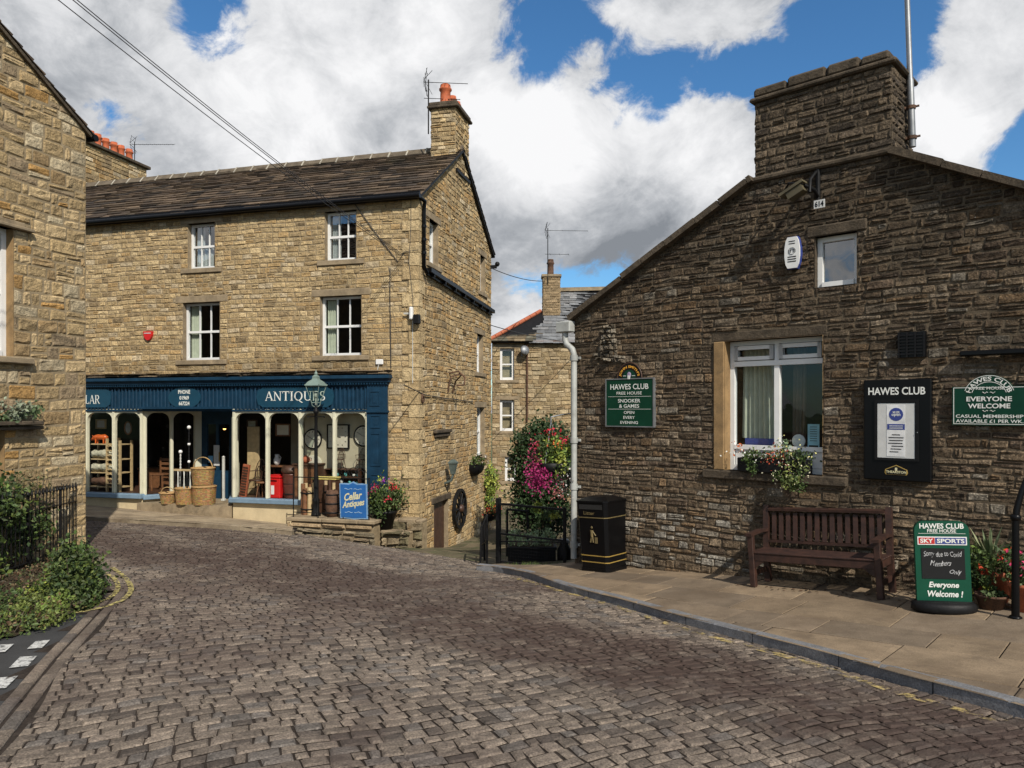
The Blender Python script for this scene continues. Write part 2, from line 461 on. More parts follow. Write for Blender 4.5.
M_['kerb'] = material('blue_grey_kerb', (.165,.165,.17), .8, var=.25, vs=7, fine=.35, fs=80, bump=.5, bs=70, bd=.01)
M_['cream'] = material('cream_paint', (.60,.58,.44), .5, var=.08, vs=4)
M_['riser'] = material('cream_render', (.55,.45,.28), .85, var=.15, vs=3, fine=.1, bump=.2)
M_['blue'] = material('dark_blue_paint', (.007,.034,.068), .5, var=.25, vs=5, spec=.3)
M_['bluegrey'] = material('blue_grey_paint', (.16,.24,.32), .55, var=.15)
M_['white'] = material('white_paint', (.74,.74,.72), .45, var=.06, vs=4)
M_['offwhite'] = material('weathered_white_paint', (.50,.50,.46), .55, var=.2, vs=5, fine=.1)
M_['pipe'] = material('grey_painted_pipe', (.36,.37,.35), .55, var=.25, vs=4, stain=[(7, .55, .75, (.13,.11,.08), .5)])
M_['black'] = material('black_paint', (.0035,.0035,.004), .32, var=.2, spec=.22)
M_['blackrough'] = material('black_iron', (.006,.006,.0065), .55, var=.4, vs=9, bump=.2, spec=.25)
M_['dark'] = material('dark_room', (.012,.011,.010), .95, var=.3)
M_['room'] = material('cream_room_wall', (.42,.38,.27), .9, var=.1)
M_['green'] = material('dark_green_paint', (.002,.038,.020), .4, var=.12, spec=.25)
M_['gold'] = material('gold_paint', (.42,.28,.07), .4, metal=.2, var=.1)
M_['letter'] = material('white_lettering', (.72,.73,.68), .5, var=.05)
M_['cletter'] = material('cream_lettering', (.65,.60,.36), .5, var=.05)
M_['yletter'] = material('orange_lettering', (.75,.36,.04), .5, var=.05)
M_['benchwood'] = material('dark_red_brown_wood', (.036,.0145,.009), .6, var=.55, vs=9, fine=.2, bump=.3, bs=50, bd=.004)
M_['wood'] = material('brown_wood', (.16,.07,.03), .55, var=.4, vs=9, fine=.2)
M_['darkwood'] = material('dark_wood', (.06,.028,.016), .5, var=.4, vs=9)
M_['blond'] = material('pale_wood', (.46,.34,.18), .6, var=.2, vs=9)
M_['wicker'] = material('golden_wicker', (1,1,1), .7, tint=True, var=.3, vs=30, fine=.3, fs=120, bump=.6, bs=120, bd=.006)
M_['terra'] = material('terracotta', (.36,.10,.045), .8, var=.25, vs=8, fine=.15)
M_['red'] = material('bright_red_paint', (.55,.012,.012), .35, var=.1)
M_['fabric'] = material('patterned_bedding', (.42,.40,.30), .95, var=.35, vs=14, bump=.6, bs=20, bd=.03, stain=[(22, .55, .62, (.20,.22,.17), .7)])
M_['curtain'] = material('pale_green_curtain', (.46,.47,.36), .9, var=.12, vs=8, bump=.2)
M_['net'] = material('white_net_curtain', (.62,.63,.60), .95, var=.1)
M_['leaf'] = material('leaves', (1,1,1), .6, tint=True, var=.25, vs=20, spec=.35)
M_['flower'] = material('petals', (1,1,1), .7, tint=True, var=.15, vs=20)
M_['bark'] = material('twiggy_bark', (.12,.09,.06), .9, var=.4, bump=.5)
M_['metal'] = material('galvanised_metal', (.22,.23,.24), .5, metal=.5, var=.25, vs=5)
M_['cable'] = material('dark_cable', (.03,.03,.032), .6, var=.1)
M_['yellow'] = material('yellow_road_paint', (.50,.42,.12), .8, var=.3, vs=12, fine=.3)
M_['rust'] = material('rusty_brown_iron', (.09,.045,.025), .85, var=.5, vs=9, fine=.3, bump=.5)
M_['teal'] = material('teal_glaze', (.10,.36,.34), .3, var=.2)
M_['glass'] = glass('window_glass', (.9,.95,.95), 1.0); M_['skyglass'] = glass('bright_window_glass', (.8,.85,.86), 5.0); M_['shopglass'] = glass('shop_glass', (.96,.97,.96), .5)
M_['lampglass'] = glass('lantern_glass', (.82,.9,.86), 1.4)
M_['clock'] = material('clock_face', (.55,.52,.42), .6, var=.1)
M_['paper'] = material('printed_paper', (.55,.55,.53), .7, var=.08, vs=9)
M_['pblue'] = material('printed_blue', (.03,.05,.22), .6, var=.1)
M_['slate'] = material('chalkboard', (.003,.0035,.004), .85, var=.5, vs=6)
def paintwear(name, col, lo=.44, hi=.54):
    m = material(name, col, .8, var=.25, vs=12, fine=.3); t = NT(m); b = t.n['Principled BSDF']
    tc = t.add('ShaderNodeTexCoord').outputs['Object']
    t.link(t.rng(t.noise(17, 5, .7, tc), lo, hi, 0, 1), b.inputs['Alpha'])
    return m
M_['wornyellow'] = paintwear('worn_yellow_road_paint', (.40,.34,.12)); M_['wornwhite'] = paintwear('worn_white_road_paint', (.50,.50,.48), .36, .50)
def wornfaint(name, col):
    m = material(name, col, .8, var=.25, vs=12, fine=.3); t = NT(m); b = t.n['Principled BSDF']
    tc = t.add('ShaderNodeTexCoord').outputs['Object']
    t.link(t.rng(t.noise(8, 5, .7, tc), .50, .62, 0, .8), b.inputs['Alpha'])
    return m
M_['faintyellow'] = wornfaint('faint_yellow_road_paint', (.50,.38,.14))

# ------------------------------------------------------------------ lettering
_tc = {}
def text_geo(s, bold=0.0, shear=0.0):
    k = (s, bold, shear)
    if k in _tc: return _tc[k]
    cu = bpy.data.curves.new('t', 'FONT'); cu.body = s; cu.size = 1.0; cu.resolution_u = 3; cu.offset = bold; cu.shear = shear
    o = bpy.data.objects.new('t', cu); C.objects.link(o)
    dg = bpy.context.evaluated_depsgraph_get(); dg.update(); ev = o.evaluated_get(dg); me = ev.to_mesh()
    v = [tuple(p.co) for p in me.vertices]; f = [tuple(p.vertices) for p in me.polygons]; ev.to_mesh_clear()
    bpy.data.objects.remove(o); bpy.data.curves.remove(cu); _tc[k] = (v, f); return v, f
def put(mb, geo, cx, cz, w, h, y, arc=None):
    """fit flat lettering into a box w by h centred on cx,cz in the x,z plane at depth y"""
    v, f = geo
    x0 = min(p[0] for p in v); x1 = max(p[0] for p in v); z0 = min(p[1] for p in v); z1 = max(p[1] for p in v)
    out = []
    for p in v:
        a = ((p[0]-x0)/(x1-x0)-.5)*w; b = ((p[1]-z0)/(z1-z0)-.5)*h
        if arc:
            R = arc; t = a/R; out.append((cx+(R+b)*math.sin(t), y, cz+(R+b)*math.cos(t)-R))
        else: out.append((cx+a, y, cz+b))
    mb.add(out, f)
def words(mb, s, cx, cz, w, h, y, bold=0.015, shear=0.0, arc=None): put(mb, text_geo(s, bold, shear), cx, cz, w, h, y, arc)
# Roman capitals with serifs: thick and thin strokes
_G = {
 'A': (.86, [(.08,0,.43,1,.07),(.43,1,.78,0,.15),(.2,.34,.64,.34,.06)], [(0,.22),(.62,.94)], []),
 'N': (.9, [(.14,0,.14,1,.07),(.12,1,.76,0,.15),(.76,0,.76,1,.07)], [(.02,.28)], [(0,.2),(.62,.9)]),
 'T': (.78, [(.39,0,.39,1,.15),(.03,.97,.75,.97,.07),(.04,1,.04,.78,.05),(.74,1,.74,.78,.05)], [(.24,.54)], []),
 'I': (.38, [(.19,0,.19,1,.15)], [(.03,.35)], [(.03,.35)]),
 'E': (.70, [(.16,0,.16,1,.15),(.16,.97,.62,.97,.07),(.16,.5,.52,.5,.06),(.16,.03,.66,.03,.07),(.61,1,.61,.8,.05),(.65,0,.65,.22,.05),(.52,.4,.52,.6,.05)], [(.02,.3)], [(.02,.3)]),
 'L': (.66, [(.16,0,.16,1,.15),(.16,.03,.62,.03,.07),(.61,0,.61,.25,.05)], [(.02,.3)], [(.02,.3)]),
 'U': (.86, [(.14,.3,.14,1,.15),(.72,.3,.72,1,.07)], [], [(0,.28),(.6,.84)]),
 'S': (.62, [], [], []), 'Q': (.98, [], [], []),
 'R': (.84, [(.16,0,.16,1,.15),(.38,.5,.76,0,.14)], [(.02,.3),(.68,.86)], [(.02,.3)]),
}
def _arcpts(cx, cy, rx, ry, a0, a1, n, wv, wh):
    q = []
    for i in range(n+1):
        t = math.radians(a0+(a1-a0)*i/n); k = abs(math.cos(t)); w = wh+(wv-wh)*k
        q.append((cx+rx*math.cos(t), cy+ry*math.sin(t), w/2, math.cos(t), math.sin(t)))
    vs = []; fs = []
    for p in q: vs += [(p[0]-p[2]*p[3], p[1]-p[2]*p[4], 0), (p[0]+p[2]*p[3], p[1]+p[2]*p[4], 0)]
    for i in range(n): fs.append((2*i, 2*i+1, 2*i+3, 2*i+2))
    return vs, fs
def serif(s):
    V = []; Fc = []; x = 0
    def addp(vs, fs):
        b = len(V); V.extend((p[0]+x, p[1], 0) for p in vs); Fc.extend(tuple(b+i for i in f) for f in fs)
    for ch in s:
        w, st, bot, top = _G[ch]
        for (x0, y0, x1, y1, t) in st:
            if abs(y1-y0) < 1e-6: addp([(x0, y0-t/2), (x1, y0-t/2), (x1, y0+t/2), (x0, y0+t/2)], [(0,1,2,3)])
            else: addp([(x0-t/2, y0), (x0+t/2, y0), (x1+t/2, y1), (x1-t/2, y1)], [(0,1,2,3)])
        for a, b in bot: addp([(a,0),(b,0),(b,.05),(a,.05)], [(0,1,2,3)])
        for a, b in top: addp([(a,.95),(b,.95),(b,1),(a,1)], [(0,1,2,3)])
        if ch == 'U': addp(*_arcpts(.43, .3, .29, .27, 180, 360, 10, .11, .07))
        if ch == 'R': addp(*_arcpts(.4, .74, .26, .225, -90, 90, 8, .13, .06)); addp([(.16,.94),(.42,.94),(.42,1),(.16,1)], [(0,1,2,3)]); addp([(.16,.485),(.42,.485),(.42,.545),(.16,.545)], [(0,1,2,3)])
        if ch == 'Q': addp(*_arcpts(.47, .5, .38, .46, 0, 360, 20, .15, .06)); addp([(.4,.08),(.55,.08),(.98,-.22),(.80,-.22)], [(0,1,2,3)])
        if ch == 'S':
            addp(*_arcpts(.31, .745, .2, .215, 30, 250, 10, .13, .06)); addp(*_arcpts(.31, .265, .22, .225, -150, 80, 10, .13, .06))
            addp([(.20,.60),(.26,.50),(.42,.42),(.42,.55)], [(0,1,2,3)]); addp([(.48,.8),(.53,.8),(.53,1),(.48,1)], [(0,1,2,3)]); addp([(.08,0),(.13,0),(.13,.2),(.08,.2)], [(0,1,2,3)])
        x += w+.06
    return V, Fc

# ------------------------------------------------------------------ foliage
def leaf(mb, p, size, rng, col, up=.3):
    d = Vector((rng.gauss(0,1), rng.gauss(0,1), rng.gauss(0,1)+up)); d.normalize()
    e = d.cross(Vector((rng.gauss(0,1), rng.gauss(0,1), rng.gauss(0,1)))).normalized(); n = d.cross(e)
    p = Vector(p); L = size*rng.uniform(.7, 1.3); w = L*.32
    mb.add([p-d*L*.5, p+e*w+n*w*.3, p+d*L*.5, p-e*w+n*w*.3], [(0,1,2),(0,2,3)], col)
def leafblob(mb, c, r, n, size, rng, pal, shell=.55, flat=0):
    """leaves through an uneven ellipsoid of small clumps"""
    k = max(4, int(n/28)); cl = []
    for _ in range(k):
        d = Vector((rng.gauss(0,1), rng.gauss(0,1), rng.gauss(0,1))).normalized()
        t = rng.uniform(shell, 1.0)*rng.uniform(.85, 1.1)
        cl.append((Vector((c[0]+d.x*r[0]*t, c[1]+d.y*r[1]*t, c[2]+d.z*r[2]*t)), rng.choice(pal), rng.uniform(.75, 1.2)))
    rr = (sum(r)/3)*.28
    for i in range(n):
        q, col, b = cl[i % k]
        j = Vector((rng.gauss(0, rr), rng.gauss(0, rr), rng.gauss(0, rr)))
        f = b*rng.uniform(.75, 1.25); leaf(mb, q+j*.8, size, rng, tuple(x*f for x in col))
DG = [(.026,.048,.013),(.038,.064,.017),(.050,.072,.024)]
MG = [(.058,.095,.020),(.080,.118,.030),(.045,.075,.020)]
YG = [(.22,.27,.04),(.30,.33,.06),(.15,.22,.04)]
# ------------------------------------------------------------------ the ground, road and pavements
AF = Frame(-2.16, 17.0, .963, -.268); AS = Frame(-2.16, 17.0, .234, .972)
CF = Frame(1.02, 12.0, .735, -.678); LB = Frame(-7.2, 12.5, .246, .969)
HF = Frame(-.81, 30.0, 1, 0)
def setkind(o, k): o['kind'] = k; return o
def draped(mb, pts2, faces, dz):
    p = np.array(pts2, float); z = Gn(p[:, 0], p[:, 1])+dz
    mb.add(np.column_stack([p, z]).tolist(), faces)
def sheet(name, x0, x1, y0, y1, step, dz, mat, inside=None):
    nx = int((x1-x0)/step)+1; ny = int((y1-y0)/step)+1
    xs = np.linspace(x0, x1, nx); ys = np.linspace(y0, y1, ny); X, Y = np.meshgrid(xs, ys)
    Z = Gn(X.ravel(), Y.ravel())+dz
    fs = []
    for j in range(ny-1):
        for i in range(nx-1):
            if inside is None or inside((xs[i]+xs[i+1])/2, (ys[j]+ys[j+1])/2): fs.append((j*nx+i, j*nx+i+1, (j+1)*nx+i+1, (j+1)*nx+i))
    mb = MB(); mb.add(np.column_stack([X.ravel(), Y.ravel(), Z]).tolist(), fs, None, True)
    return setkind(mb.build(name, mat), 'structure')
# far ground out to the horizon, then the nearer terrain on top of it
mb = MB(); R = 900
mb.add([(-R,-R,-2.9+0),(R,-R,-2.9),(R,R,-2.9),(-R,R,-2.9)], [(0,1,2,3)])
M_['field'] = material('distant_field', (.06,.09,.03), .95, var=.4, vs=.05)
setkind(mb.build('terrain', M_['field']), 'structure')
sheet('ground', -44, 44, -24, 49, .8, -.06, M_['soil'])

kerb_px = [(505,568),(560,583),(620,598),(700,620),(800,645),(900,672),(1024,705)]
kerb = [gp(u, v, .1) for u, v in kerb_px]
def smooth_poly(P, n=6):
    out = []
    for i in range(len(P)-1):
        p0 = P[max(i-1,0)]; p1 = P[i]; p2 = P[i+1]; p3 = P[min(i+2, len(P)-1)]
        for k in range(n):
            t = k/n
            out.append(tuple(.5*((2*p1[j])+(-p0[j]+p2[j])*t+(2*p0[j]-5*p1[j]+4*p2[j]-p3[j])*t*t+(-p0[j]+3*p1[j]-3*p2[j]+p3[j])*t**3) for j in range(2)))
    out.append(P[-1]); return out
kd = (kerb[-1][0]-kerb[-3][0], kerb[-1][1]-kerb[-3][1]); kl = math.hypot(*kd)
kerb += [(kerb[-1][0]+kd[0]/kl*t, kerb[-1][1]+kd[1]/kl*t) for t in (1.5, 3.5, 6)]
kerb = [(-.62, 12.75)] + kerb
kerbS = smooth_poly(kerb, 5)
left_px = [(0,705),(45,655),(85,615),(105,593),(101,577),(88,556)]
left = [gp(u, v) for u, v in left_px]
ld = (left[0][0]-left[1][0], left[0][1]-left[1][1]); ll = math.hypot(*ld)
left = [(left[0][0]+ld[0]/ll*4, left[0][1]+ld[1]/ll*4), (left[0][0]+ld[0]/ll*1.5, left[0][1]+ld[1]/ll*1.5)]+left
leftS = smooth_poly(left, 5)
far_px = [(85,517),(180,524),(250,529),(292,533),(345,541),(400,549),(440,556),(500,566)]
far = [gp(u, v) for u, v in far_px]
road_poly = leftS + [(-7.6,13.2),(-10,14.2),(-19,16.5),(-19,21.6)] + far + kerbS
rows_dir = (.9, .435)
def offset(P, d):
    out = []
    for i, p in enumerate(P):
        q0 = P[max(i-1,0)]; q1 = P[min(i+1,len(P)-1)]; dx, dy = q1[0]-q0[0], q1[1]-q0[1]; l = math.hypot(dx, dy) or 1
        out.append((p[0]+dy/l*d, p[1]-dx/l*d))
    return out
road_cut = offset(leftS[:26], .245) + offset(leftS[26:], .03) + [(-7.6,13.2),(-10,14.2),(-19,16.5),(-19,21.6)] + far + kerbS
# rows of setts run square to the kerb
def sett_map(x, z, o): return (x, z, o)
rd = math.hypot(*rows_dir); ux, uy = rows_dir[0]/rd, rows_dir[1]/rd
rng = random.Random(4)
def sett_col(a, b):
    t = rng.random()
    if t < .45: c = (.162,.130,.102)
    elif t < .75: c = (.195,.157,.122)
    elif t < .88: c = (.132,.114,.098)
    else: c = (.085,.068,.055)
    f = rng.uniform(.75, 1.2); return tuple(q*f for q in c)
def road_setts():
    mb = MB()
    rp = [(x*ux+y*uy, -x*uy+y*ux) for x, y in road_cut]
    reg = [(-13,-3),(13,-3),(13,24),(-13,24)]
    reg = [(-11,0.5),(9,0.5),(9,24.5),(-11,24.5)]
    stones(mb, reg, [], (.095,.130), (.115,.19), .0065, .011, rng, sett_col, warp=.05, split=0, cut=rp, edge=.014, mapf=sett_map, jit=.5, az=3)
    p = np.array(mb.v); x = p[:, 0]*ux-p[:, 1]*uy; y = p[:, 0]*uy+p[:, 1]*ux
    wob = .0025*np.sin(x*1.9+y*.7)+.0015
    mb.v = np.column_stack([x, y, Gn(x, y)+p[:, 2]*1.0+wob]).tolist()
    return mb
add_tracks(M_['sett'], [(gp(250,575), gp(650,665)), (gp(100,548), gp(260,562)), (gp(560,640), gp(1000,760))], 1.1, (.055,.034,.026), .85)
setkind(road_setts().build('road', M_['sett'], None), 'structure')
mbx = MB()
sheet('road_bed', -19.5, 9, .3, 21.6, .25, -.009, M_['grout'], lambda x, y: inpoly(x, y, road_poly))

# stone channel strips along the left edge of the road
def strip(P, off0, off1, z0, z1, seg, mat, name, rng, col=None, kind='structure', gap=.012, thick=.12):
    """separate long stones following a line P, between two side offsets"""
    mb = MB(); L = [0]
    for i in range(1, len(P)): L.append(L[-1]+math.dist(P[i], P[i-1]))
    def at(s):
        i = 0
        while i < len(L)-2 and L[i+1] < s: i += 1
        t = (s-L[i])/(L[i+1]-L[i]); x = P[i][0]+(P[i+1][0]-P[i][0])*t; y = P[i][1]+(P[i+1][1]-P[i][1])*t
        dx, dy = P[i+1][0]-P[i][0], P[i+1][1]-P[i][1]; l = math.hypot(dx, dy); return x, y, dy/l, -dx/l
    s = 0
    while s < L[-1]-.1:
        e = min(s+rng.uniform(*seg), L[-1]); ring = []
        n = max(1, int((e-s)/.3)); c = col(rng) if col else None; h = rng.uniform(-.004, .004)
        for k in range(n+1):
            x, y, nx, ny = at(s+gap/2+(e-s-gap)*k/n); g = G(x, y); o0, o1 = off0+gap/2, off1-gap/2; b = .012
            ring.append([(x+nx*o0, y+ny*o0, g+z0-thick), (x+nx*o0, y+ny*o0, g+z0-b+h), (x+nx*(o0+b), y+ny*(o0+b), g+z0+h), (x+nx*(o1-b), y+ny*(o1-b), g+z1+h), (x+nx*o1, y+ny*o1, g+z1-b+h), (x+nx*o1, y+ny*o1, g+z1-thick)])
        vs = [q for r in ring for q in r]; fs = []
        for k in range(n):
            for j in range(5): fs.append((k*6+j, k*6+j+1, k*6+6+j+1, k*6+6+j))
        fs += [tuple(range(6)), tuple(range(n*6+5, n*6-1, -1))]
        mb.add(vs, fs, c); s = e
    return setkind(mb.build(name, mat), kind)
r2 = random.Random(8)
strip(leftS[:26], .125, .235, .012, .012, (.35,.7), M_['sett'], 'road_edging', r2, col=lambda r: sett_col(0,0))
strip(leftS[:26], .0, .11, .010, .010, (.3,.6), M_['sett'], 'road_edging', r2, col=lambda r: sett_col(0,0))
strip(kerbS, -.14, 0, .1, .1, (.8,1.1), M_['kerb'], 'kerb', r2)

# club pavement: flags between the kerb and the club wall
pave_poly = kerbS + [(CF.w(12, 0)[0], CF.w(12, 0)[1]), (CF.w(0, 0, -.3)[0], CF.w(0, 0, -.3)[1]), (CF.w(-.35, 0, .1)[0], CF.w(-.35, 0, .1)[1]), (-.2, 12.95)]
def flagstones(name, frame, poly, reg, rows, lens, dz, rng, pal):
    mb = MB()
    fp = [((x-frame.o[0])*frame.d[0]+(y-frame.o[1])*frame.d[1], (x-frame.o[0])*frame.n[0]+(y-frame.o[1])*frame.n[1]) for x, y in poly]
    def colf(a, b):
        c = rng.choice(pal); f = rng.uniform(.85, 1.15); return tuple(q*f for q in c)
    stones(mb, reg, [], rows, lens, .004, .010, rng, colf, warp=.012, split=0, cut=fp, edge=.006, mapf=lambda x, z, o: (x, z, o), jit=.1)
    p = np.array(mb.v); x = frame.o[0]+frame.d[0]*p[:, 0]+frame.n[0]*p[:, 1]; y = frame.o[1]+frame.d[1]*p[:, 0]+frame.n[1]*p[:, 1]
    mb.v = np.column_stack([x, y, Gn(x, y)+p[:, 2]+dz]).tolist()
    return setkind(mb.build(name, M_['flag']), 'structure')
FP = [(.215,.160,.105),(.19,.145,.10),(.24,.18,.118),(.175,.135,.095)]
def pave_in(x, y): return inpoly(x, y, pave_poly)
flagstones('pavement', CF, pave_poly, [(-2.5,-.2),(13,-.2),(13,5.5),(-2.5,5.5)], (.45,.75), (.6,1.2), .096, random.Random(3), FP)
def fan(name, P, dz, mat, step=.25):
    xs = [p[0] for p in P]; ys = [p[1] for p in P]
    return sheet(name, min(xs), max(xs), min(ys), max(ys), step, dz, mat, lambda x, y: inpoly(x, y, P))
inner = []
for i, p in enumerate(kerbS): inner.append((p[0]+.10, p[1]+.07))
fan('pavement_bed', inner+[tuple(CF.w(12,0,-.1)[:2]), tuple(CF.w(-.3,0,-.1)[:2])], .085, M_['grout'], .15)

# shop pavement and step
sp = [gp(u, v-1, .1) for u, v in [(85,517),(180,523),(250,528),(292,532)]]
sp = [(-19.2, 21.7)]+sp
strip(sp[::1], -.16, 0, .1, .1, (.7,1.1), M_['flag'], 'kerb', random.Random(5), col=lambda r: (.26,.21,.145))
sp_poly = sp+[tuple(AF.w(-3.0,0,.3)[:2]), tuple(AF.w(-3.2,0,-.05)[:2]), tuple(AF.w(-18,0,-.05)[:2])]
flagstones('shop_pavement', AF, sp_poly, [(-18,-.1),(-2,-.1),(-2,3.2),(-18,3.2)], (.4,.6), (.5,.9), .098, random.Random(6), [(.31,.245,.165),(.28,.22,.15),(.34,.27,.18)])
fan('shop_pavement_bed', [(x+.05, y+.12) if i < len(sp) else (x, y) for i, (x, y) in enumerate(sp_poly)], .085, M_['grout'], .12)

# asphalt side road on the left with its give-way marks
aside = [(x-.02, y+.02) for x, y in leftS[:16]]
aw = [(-3.5,1),(-9,1),(-14,6.3)]
asp_poly = [(p[0]+.04, p[1]) for p in leftS if p[1] < left[3][1]+2.6]+[(-12,9.9),(-14,2),(-9,-3),(-3,-3)]
sheet('side_road', -14, -1.5, -3, 10, .08, -.012, M_['asphalt'], lambda x, y: inpoly(x, y, asp_poly))
mb = MB()
for (a, b, c, d) in [((27,649),(42,648),(50,640),(36,641)), ((9,668),(28,666),(37,656),(20,657)), ((-14,690),(6,688),(18,676),(-2,678)), ((-14,653),(5,652),(14,644),(-4,645)), ((-46,670),(-24,668),(-12,659),(-32,660))]:
    q = [gp(*p) for p in (a, b, c, d)]
    draped(mb, q, [(0,1,2,3)], 0)
for i in range(len(mb.v)): mb.v[i] = (mb.v[i][0], mb.v[i][1], mb.v[i][2]-.002+.004)
setkind(mb.build('road_marking', M_['wornwhite']), 'structure')
def mark_line(px, w, mat, dz=.017, n=7):
    P = smooth_poly([gp(u, v) for u, v in px], n); mb = MB(); pts = []; fs = []
    for i, p in enumerate(P):
        q0 = P[max(i-1,0)]; q1 = P[min(i+1,len(P)-1)]; dx, dy = q1[0]-q0[0], q1[1]-q0[1]; l = math.hypot(dx, dy)
        pts += [(p[0]+dy/l*w/2, p[1]-dx/l*w/2), (p[0]-dy/l*w/2, p[1]+dx/l*w/2)]
    draped(mb, pts, [(2*i, 2*i+2, 2*i+3, 2*i+1) for i in range(len(P)-1)], dz)
    return setkind(mb.build('road_marking', mat), 'structure')
mark_line([(112,569),(126,580),(131,592),(122,602),(104,609),(76,615)], .065, M_['wornyellow'], .026)
mark_line([(98,572),(112,578),(118,588),(112,598),(98,604),(76,612)], .06, M_['wornyellow'], .026)
mark_line([(510,578),(560,592),(620,609),(700,635),(800,662),(900,695),(1010,726)], .10, M_['faintyellow'])
# the sloping verge and path between the two houses
mb = MB()
alley = [far[-1], far[-2], far[-3], tuple(AS.w(-.2,0,.02)[:2]), tuple(AS.w(7.5,0,.02)[:2]), (-1.0,29.9),(4,29.9), tuple(CF.w(0,0,-5)[:2]), tuple(CF.w(-.03,0,-.1)[:2]), (-.45,12.85)]
PP = [(.12,.10,.06),(.10,.09,.05),(.14,.115,.07),(.08,.08,.04)]
flagstones('path', AS, alley, [(-4.5,-1),(14,-1),(14,8),(-4.5,8)], (.22,.4), (.3,.6), .012, random.Random(13), PP)
fan('path_bed', alley, -.002, M_['soil'], .2)

# ------------------------------------------------------------------ windows and roofs
def sash_window(parent, fr, r, cols=3, depth=.13, curtains='side', lintel=True, mat='white', rows=2, mid=True, sill=True, room=True, lm='dressed', fw=.055, gl='glass', room_mat='dark', extra=None):
    """a painted window set back in its opening r=(a0,a1,b0,b1) of the wall plane"""
    a0, a1, b0, b1 = r; f = MB(); y0, y1 = depth, depth+.07
    W = a1-a0; H = b1-b0
    f.box(a0, a0+fw, y0, y1, b0, b1); f.box(a1-fw, a1, y0, y1, b0, b1)
    f.box(a0+fw, a1-fw, y0, y1, b1-fw, b1); f.box(a0+fw, a1-fw, y0-.02, y1, b0, b0+fw*1.2)
    zm = (b0+b1)/2
    if mid: f.box(a0+fw, a1-fw, y0+.01, y1, zm-.028, zm+.028)
    for k in range(1, cols):
        x = a0+fw+(W-2*fw)*k/cols
        f.box(x-.012, x+.012, y0+.02, y1-.01, b0+fw*1.2, (zm-.028) if mid else b1-fw)
        if mid: f.box(x-.012, x+.012, y0+.02, y1-.01, zm+.028, b1-fw)
    o = f.build('window', M_[mat], parent, fr)
    g = MB(); g.add([(a0+fw, y0+.045, b0+fw), (a1-fw, y0+.045, b0+fw), (a1-fw, y0+.045, b1-fw), (a0+fw, y0+.045, b1-fw)], [(0,1,2,3)])
    g.build('pane', M_[gl], o, fr)
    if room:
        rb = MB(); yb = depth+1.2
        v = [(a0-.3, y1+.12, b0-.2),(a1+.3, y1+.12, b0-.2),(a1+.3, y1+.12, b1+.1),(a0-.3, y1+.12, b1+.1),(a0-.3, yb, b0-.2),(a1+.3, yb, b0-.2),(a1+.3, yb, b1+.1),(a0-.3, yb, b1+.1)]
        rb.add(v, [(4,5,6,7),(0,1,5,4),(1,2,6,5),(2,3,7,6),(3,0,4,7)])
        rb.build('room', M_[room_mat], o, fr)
    def drape(x0, x1, z0, z1, mat, amp=.02, n=26):
        c = MB(); vs = []; ph = x0*7
        for k in range(n+1):
            x = x0+(x1-x0)*k/n; y = y1+.06+amp*math.sin(k*1.25+ph)+amp*.5*math.sin(k*2.9)
            vs += [(x, y, z0), (x, y, z1)]
        c.add(vs, [(2*k, 2*k+2, 2*k+3, 2*k+1) for k in range(n)], None, True)
        c.build('curtain', M_[mat], o, fr)
    if curtains == 'side': drape(a0+fw, a0+fw+W*.26, b0+fw, b1-fw, 'curtain')
    elif curtains == 'both': drape(a0+fw, a0+fw+W*.3, b0+fw, b1-fw, 'net'); drape(a1-fw-W*.12, a1-fw, b0+fw, b1-fw, 'net', n=12)
    elif curtains == 'low': drape(a0+fw, a0+fw+W*.62, b0+fw, zm-.02, 'net'); drape(a0+fw, a0+fw+W*.3, zm, b1-fw, 'net')
    elif curtains == 'full': drape(a0+fw, a1-fw, b0+fw, b1-fw, 'net', n=50)
    elif curtains == 'wide': drape(a0+fw, a0+fw+W*.44, b0+H*.2, b1-fw, 'curtain', n=40, amp=.03)
    if lintel:
        l = MB(); l.box(a0-.22, a1+.22, -.016, .2, b1, b1+.17, bev=.012); l.build('lintel', M_[lm], o, fr)
    if sill:
        l = MB(); l.box(a0-.2, a1+.2, -.045, .2, b0-.12, b0, bev=.012); l.build('sill', M_[lm], o, fr)
    return o
def slates(mb, o, u, s, n, U0, U1, S1, exp, wid, rng, pal, over=.12, thick=.035, clip=None):
    """stone slates: o origin, u along the eaves, s up the slope, n the slope normal (all world vectors)"""
    z = -over; k = 0
    while z < S1:
        e = rng.uniform(*exp)*(1-.35*max(0, z)/S1); x = U0-rng.uniform(0, wid[1])
        while x < U1:
            w = rng.uniform(*wid); a, b = max(x, U0), min(x+w-.006, U1)
            if b-a > .03 and (clip is None or clip((a+b)/2, z)):
                t = thick*rng.uniform(.7, 1.4); l = rng.uniform(-.006, .012); zt = min(z+e*1.25, S1+.02); zz = z+rng.uniform(-.012, .012)
                P = [o+u*a+s*zz+n*l, o+u*b+s*zz+n*l, o+u*b+s*zz+n*(t+l), o+u*a+s*zz+n*(t+l), o+u*a+s*zt+n*(l*.3), o+u*b+s*zt+n*(l*.3)]
                c = rng.choice(pal); f = rng.uniform(.7, 1.3)
                mb.add(P, [(0,1,2,3),(3,2,5,4),(0,3,4),(1,5,2)], tuple(q*f for q in c))
            x += w
        z += e; k += 1
def roof_deck(mb, P, th=.06):
    a = (P[1]-P[0]).cross(P[-1]-P[0]).normalized()*th; n = len(P)
    if a.z < 0: a = -a
    vs = [p-a*1.15 for p in P]+[p-a*.1 for p in P]
    mb.add(vs, [tuple(range(n)), tuple(range(n, 2*n))]+[(i, (i+1) % n, (i+1) % n+n, i+n) for i in range(n)])
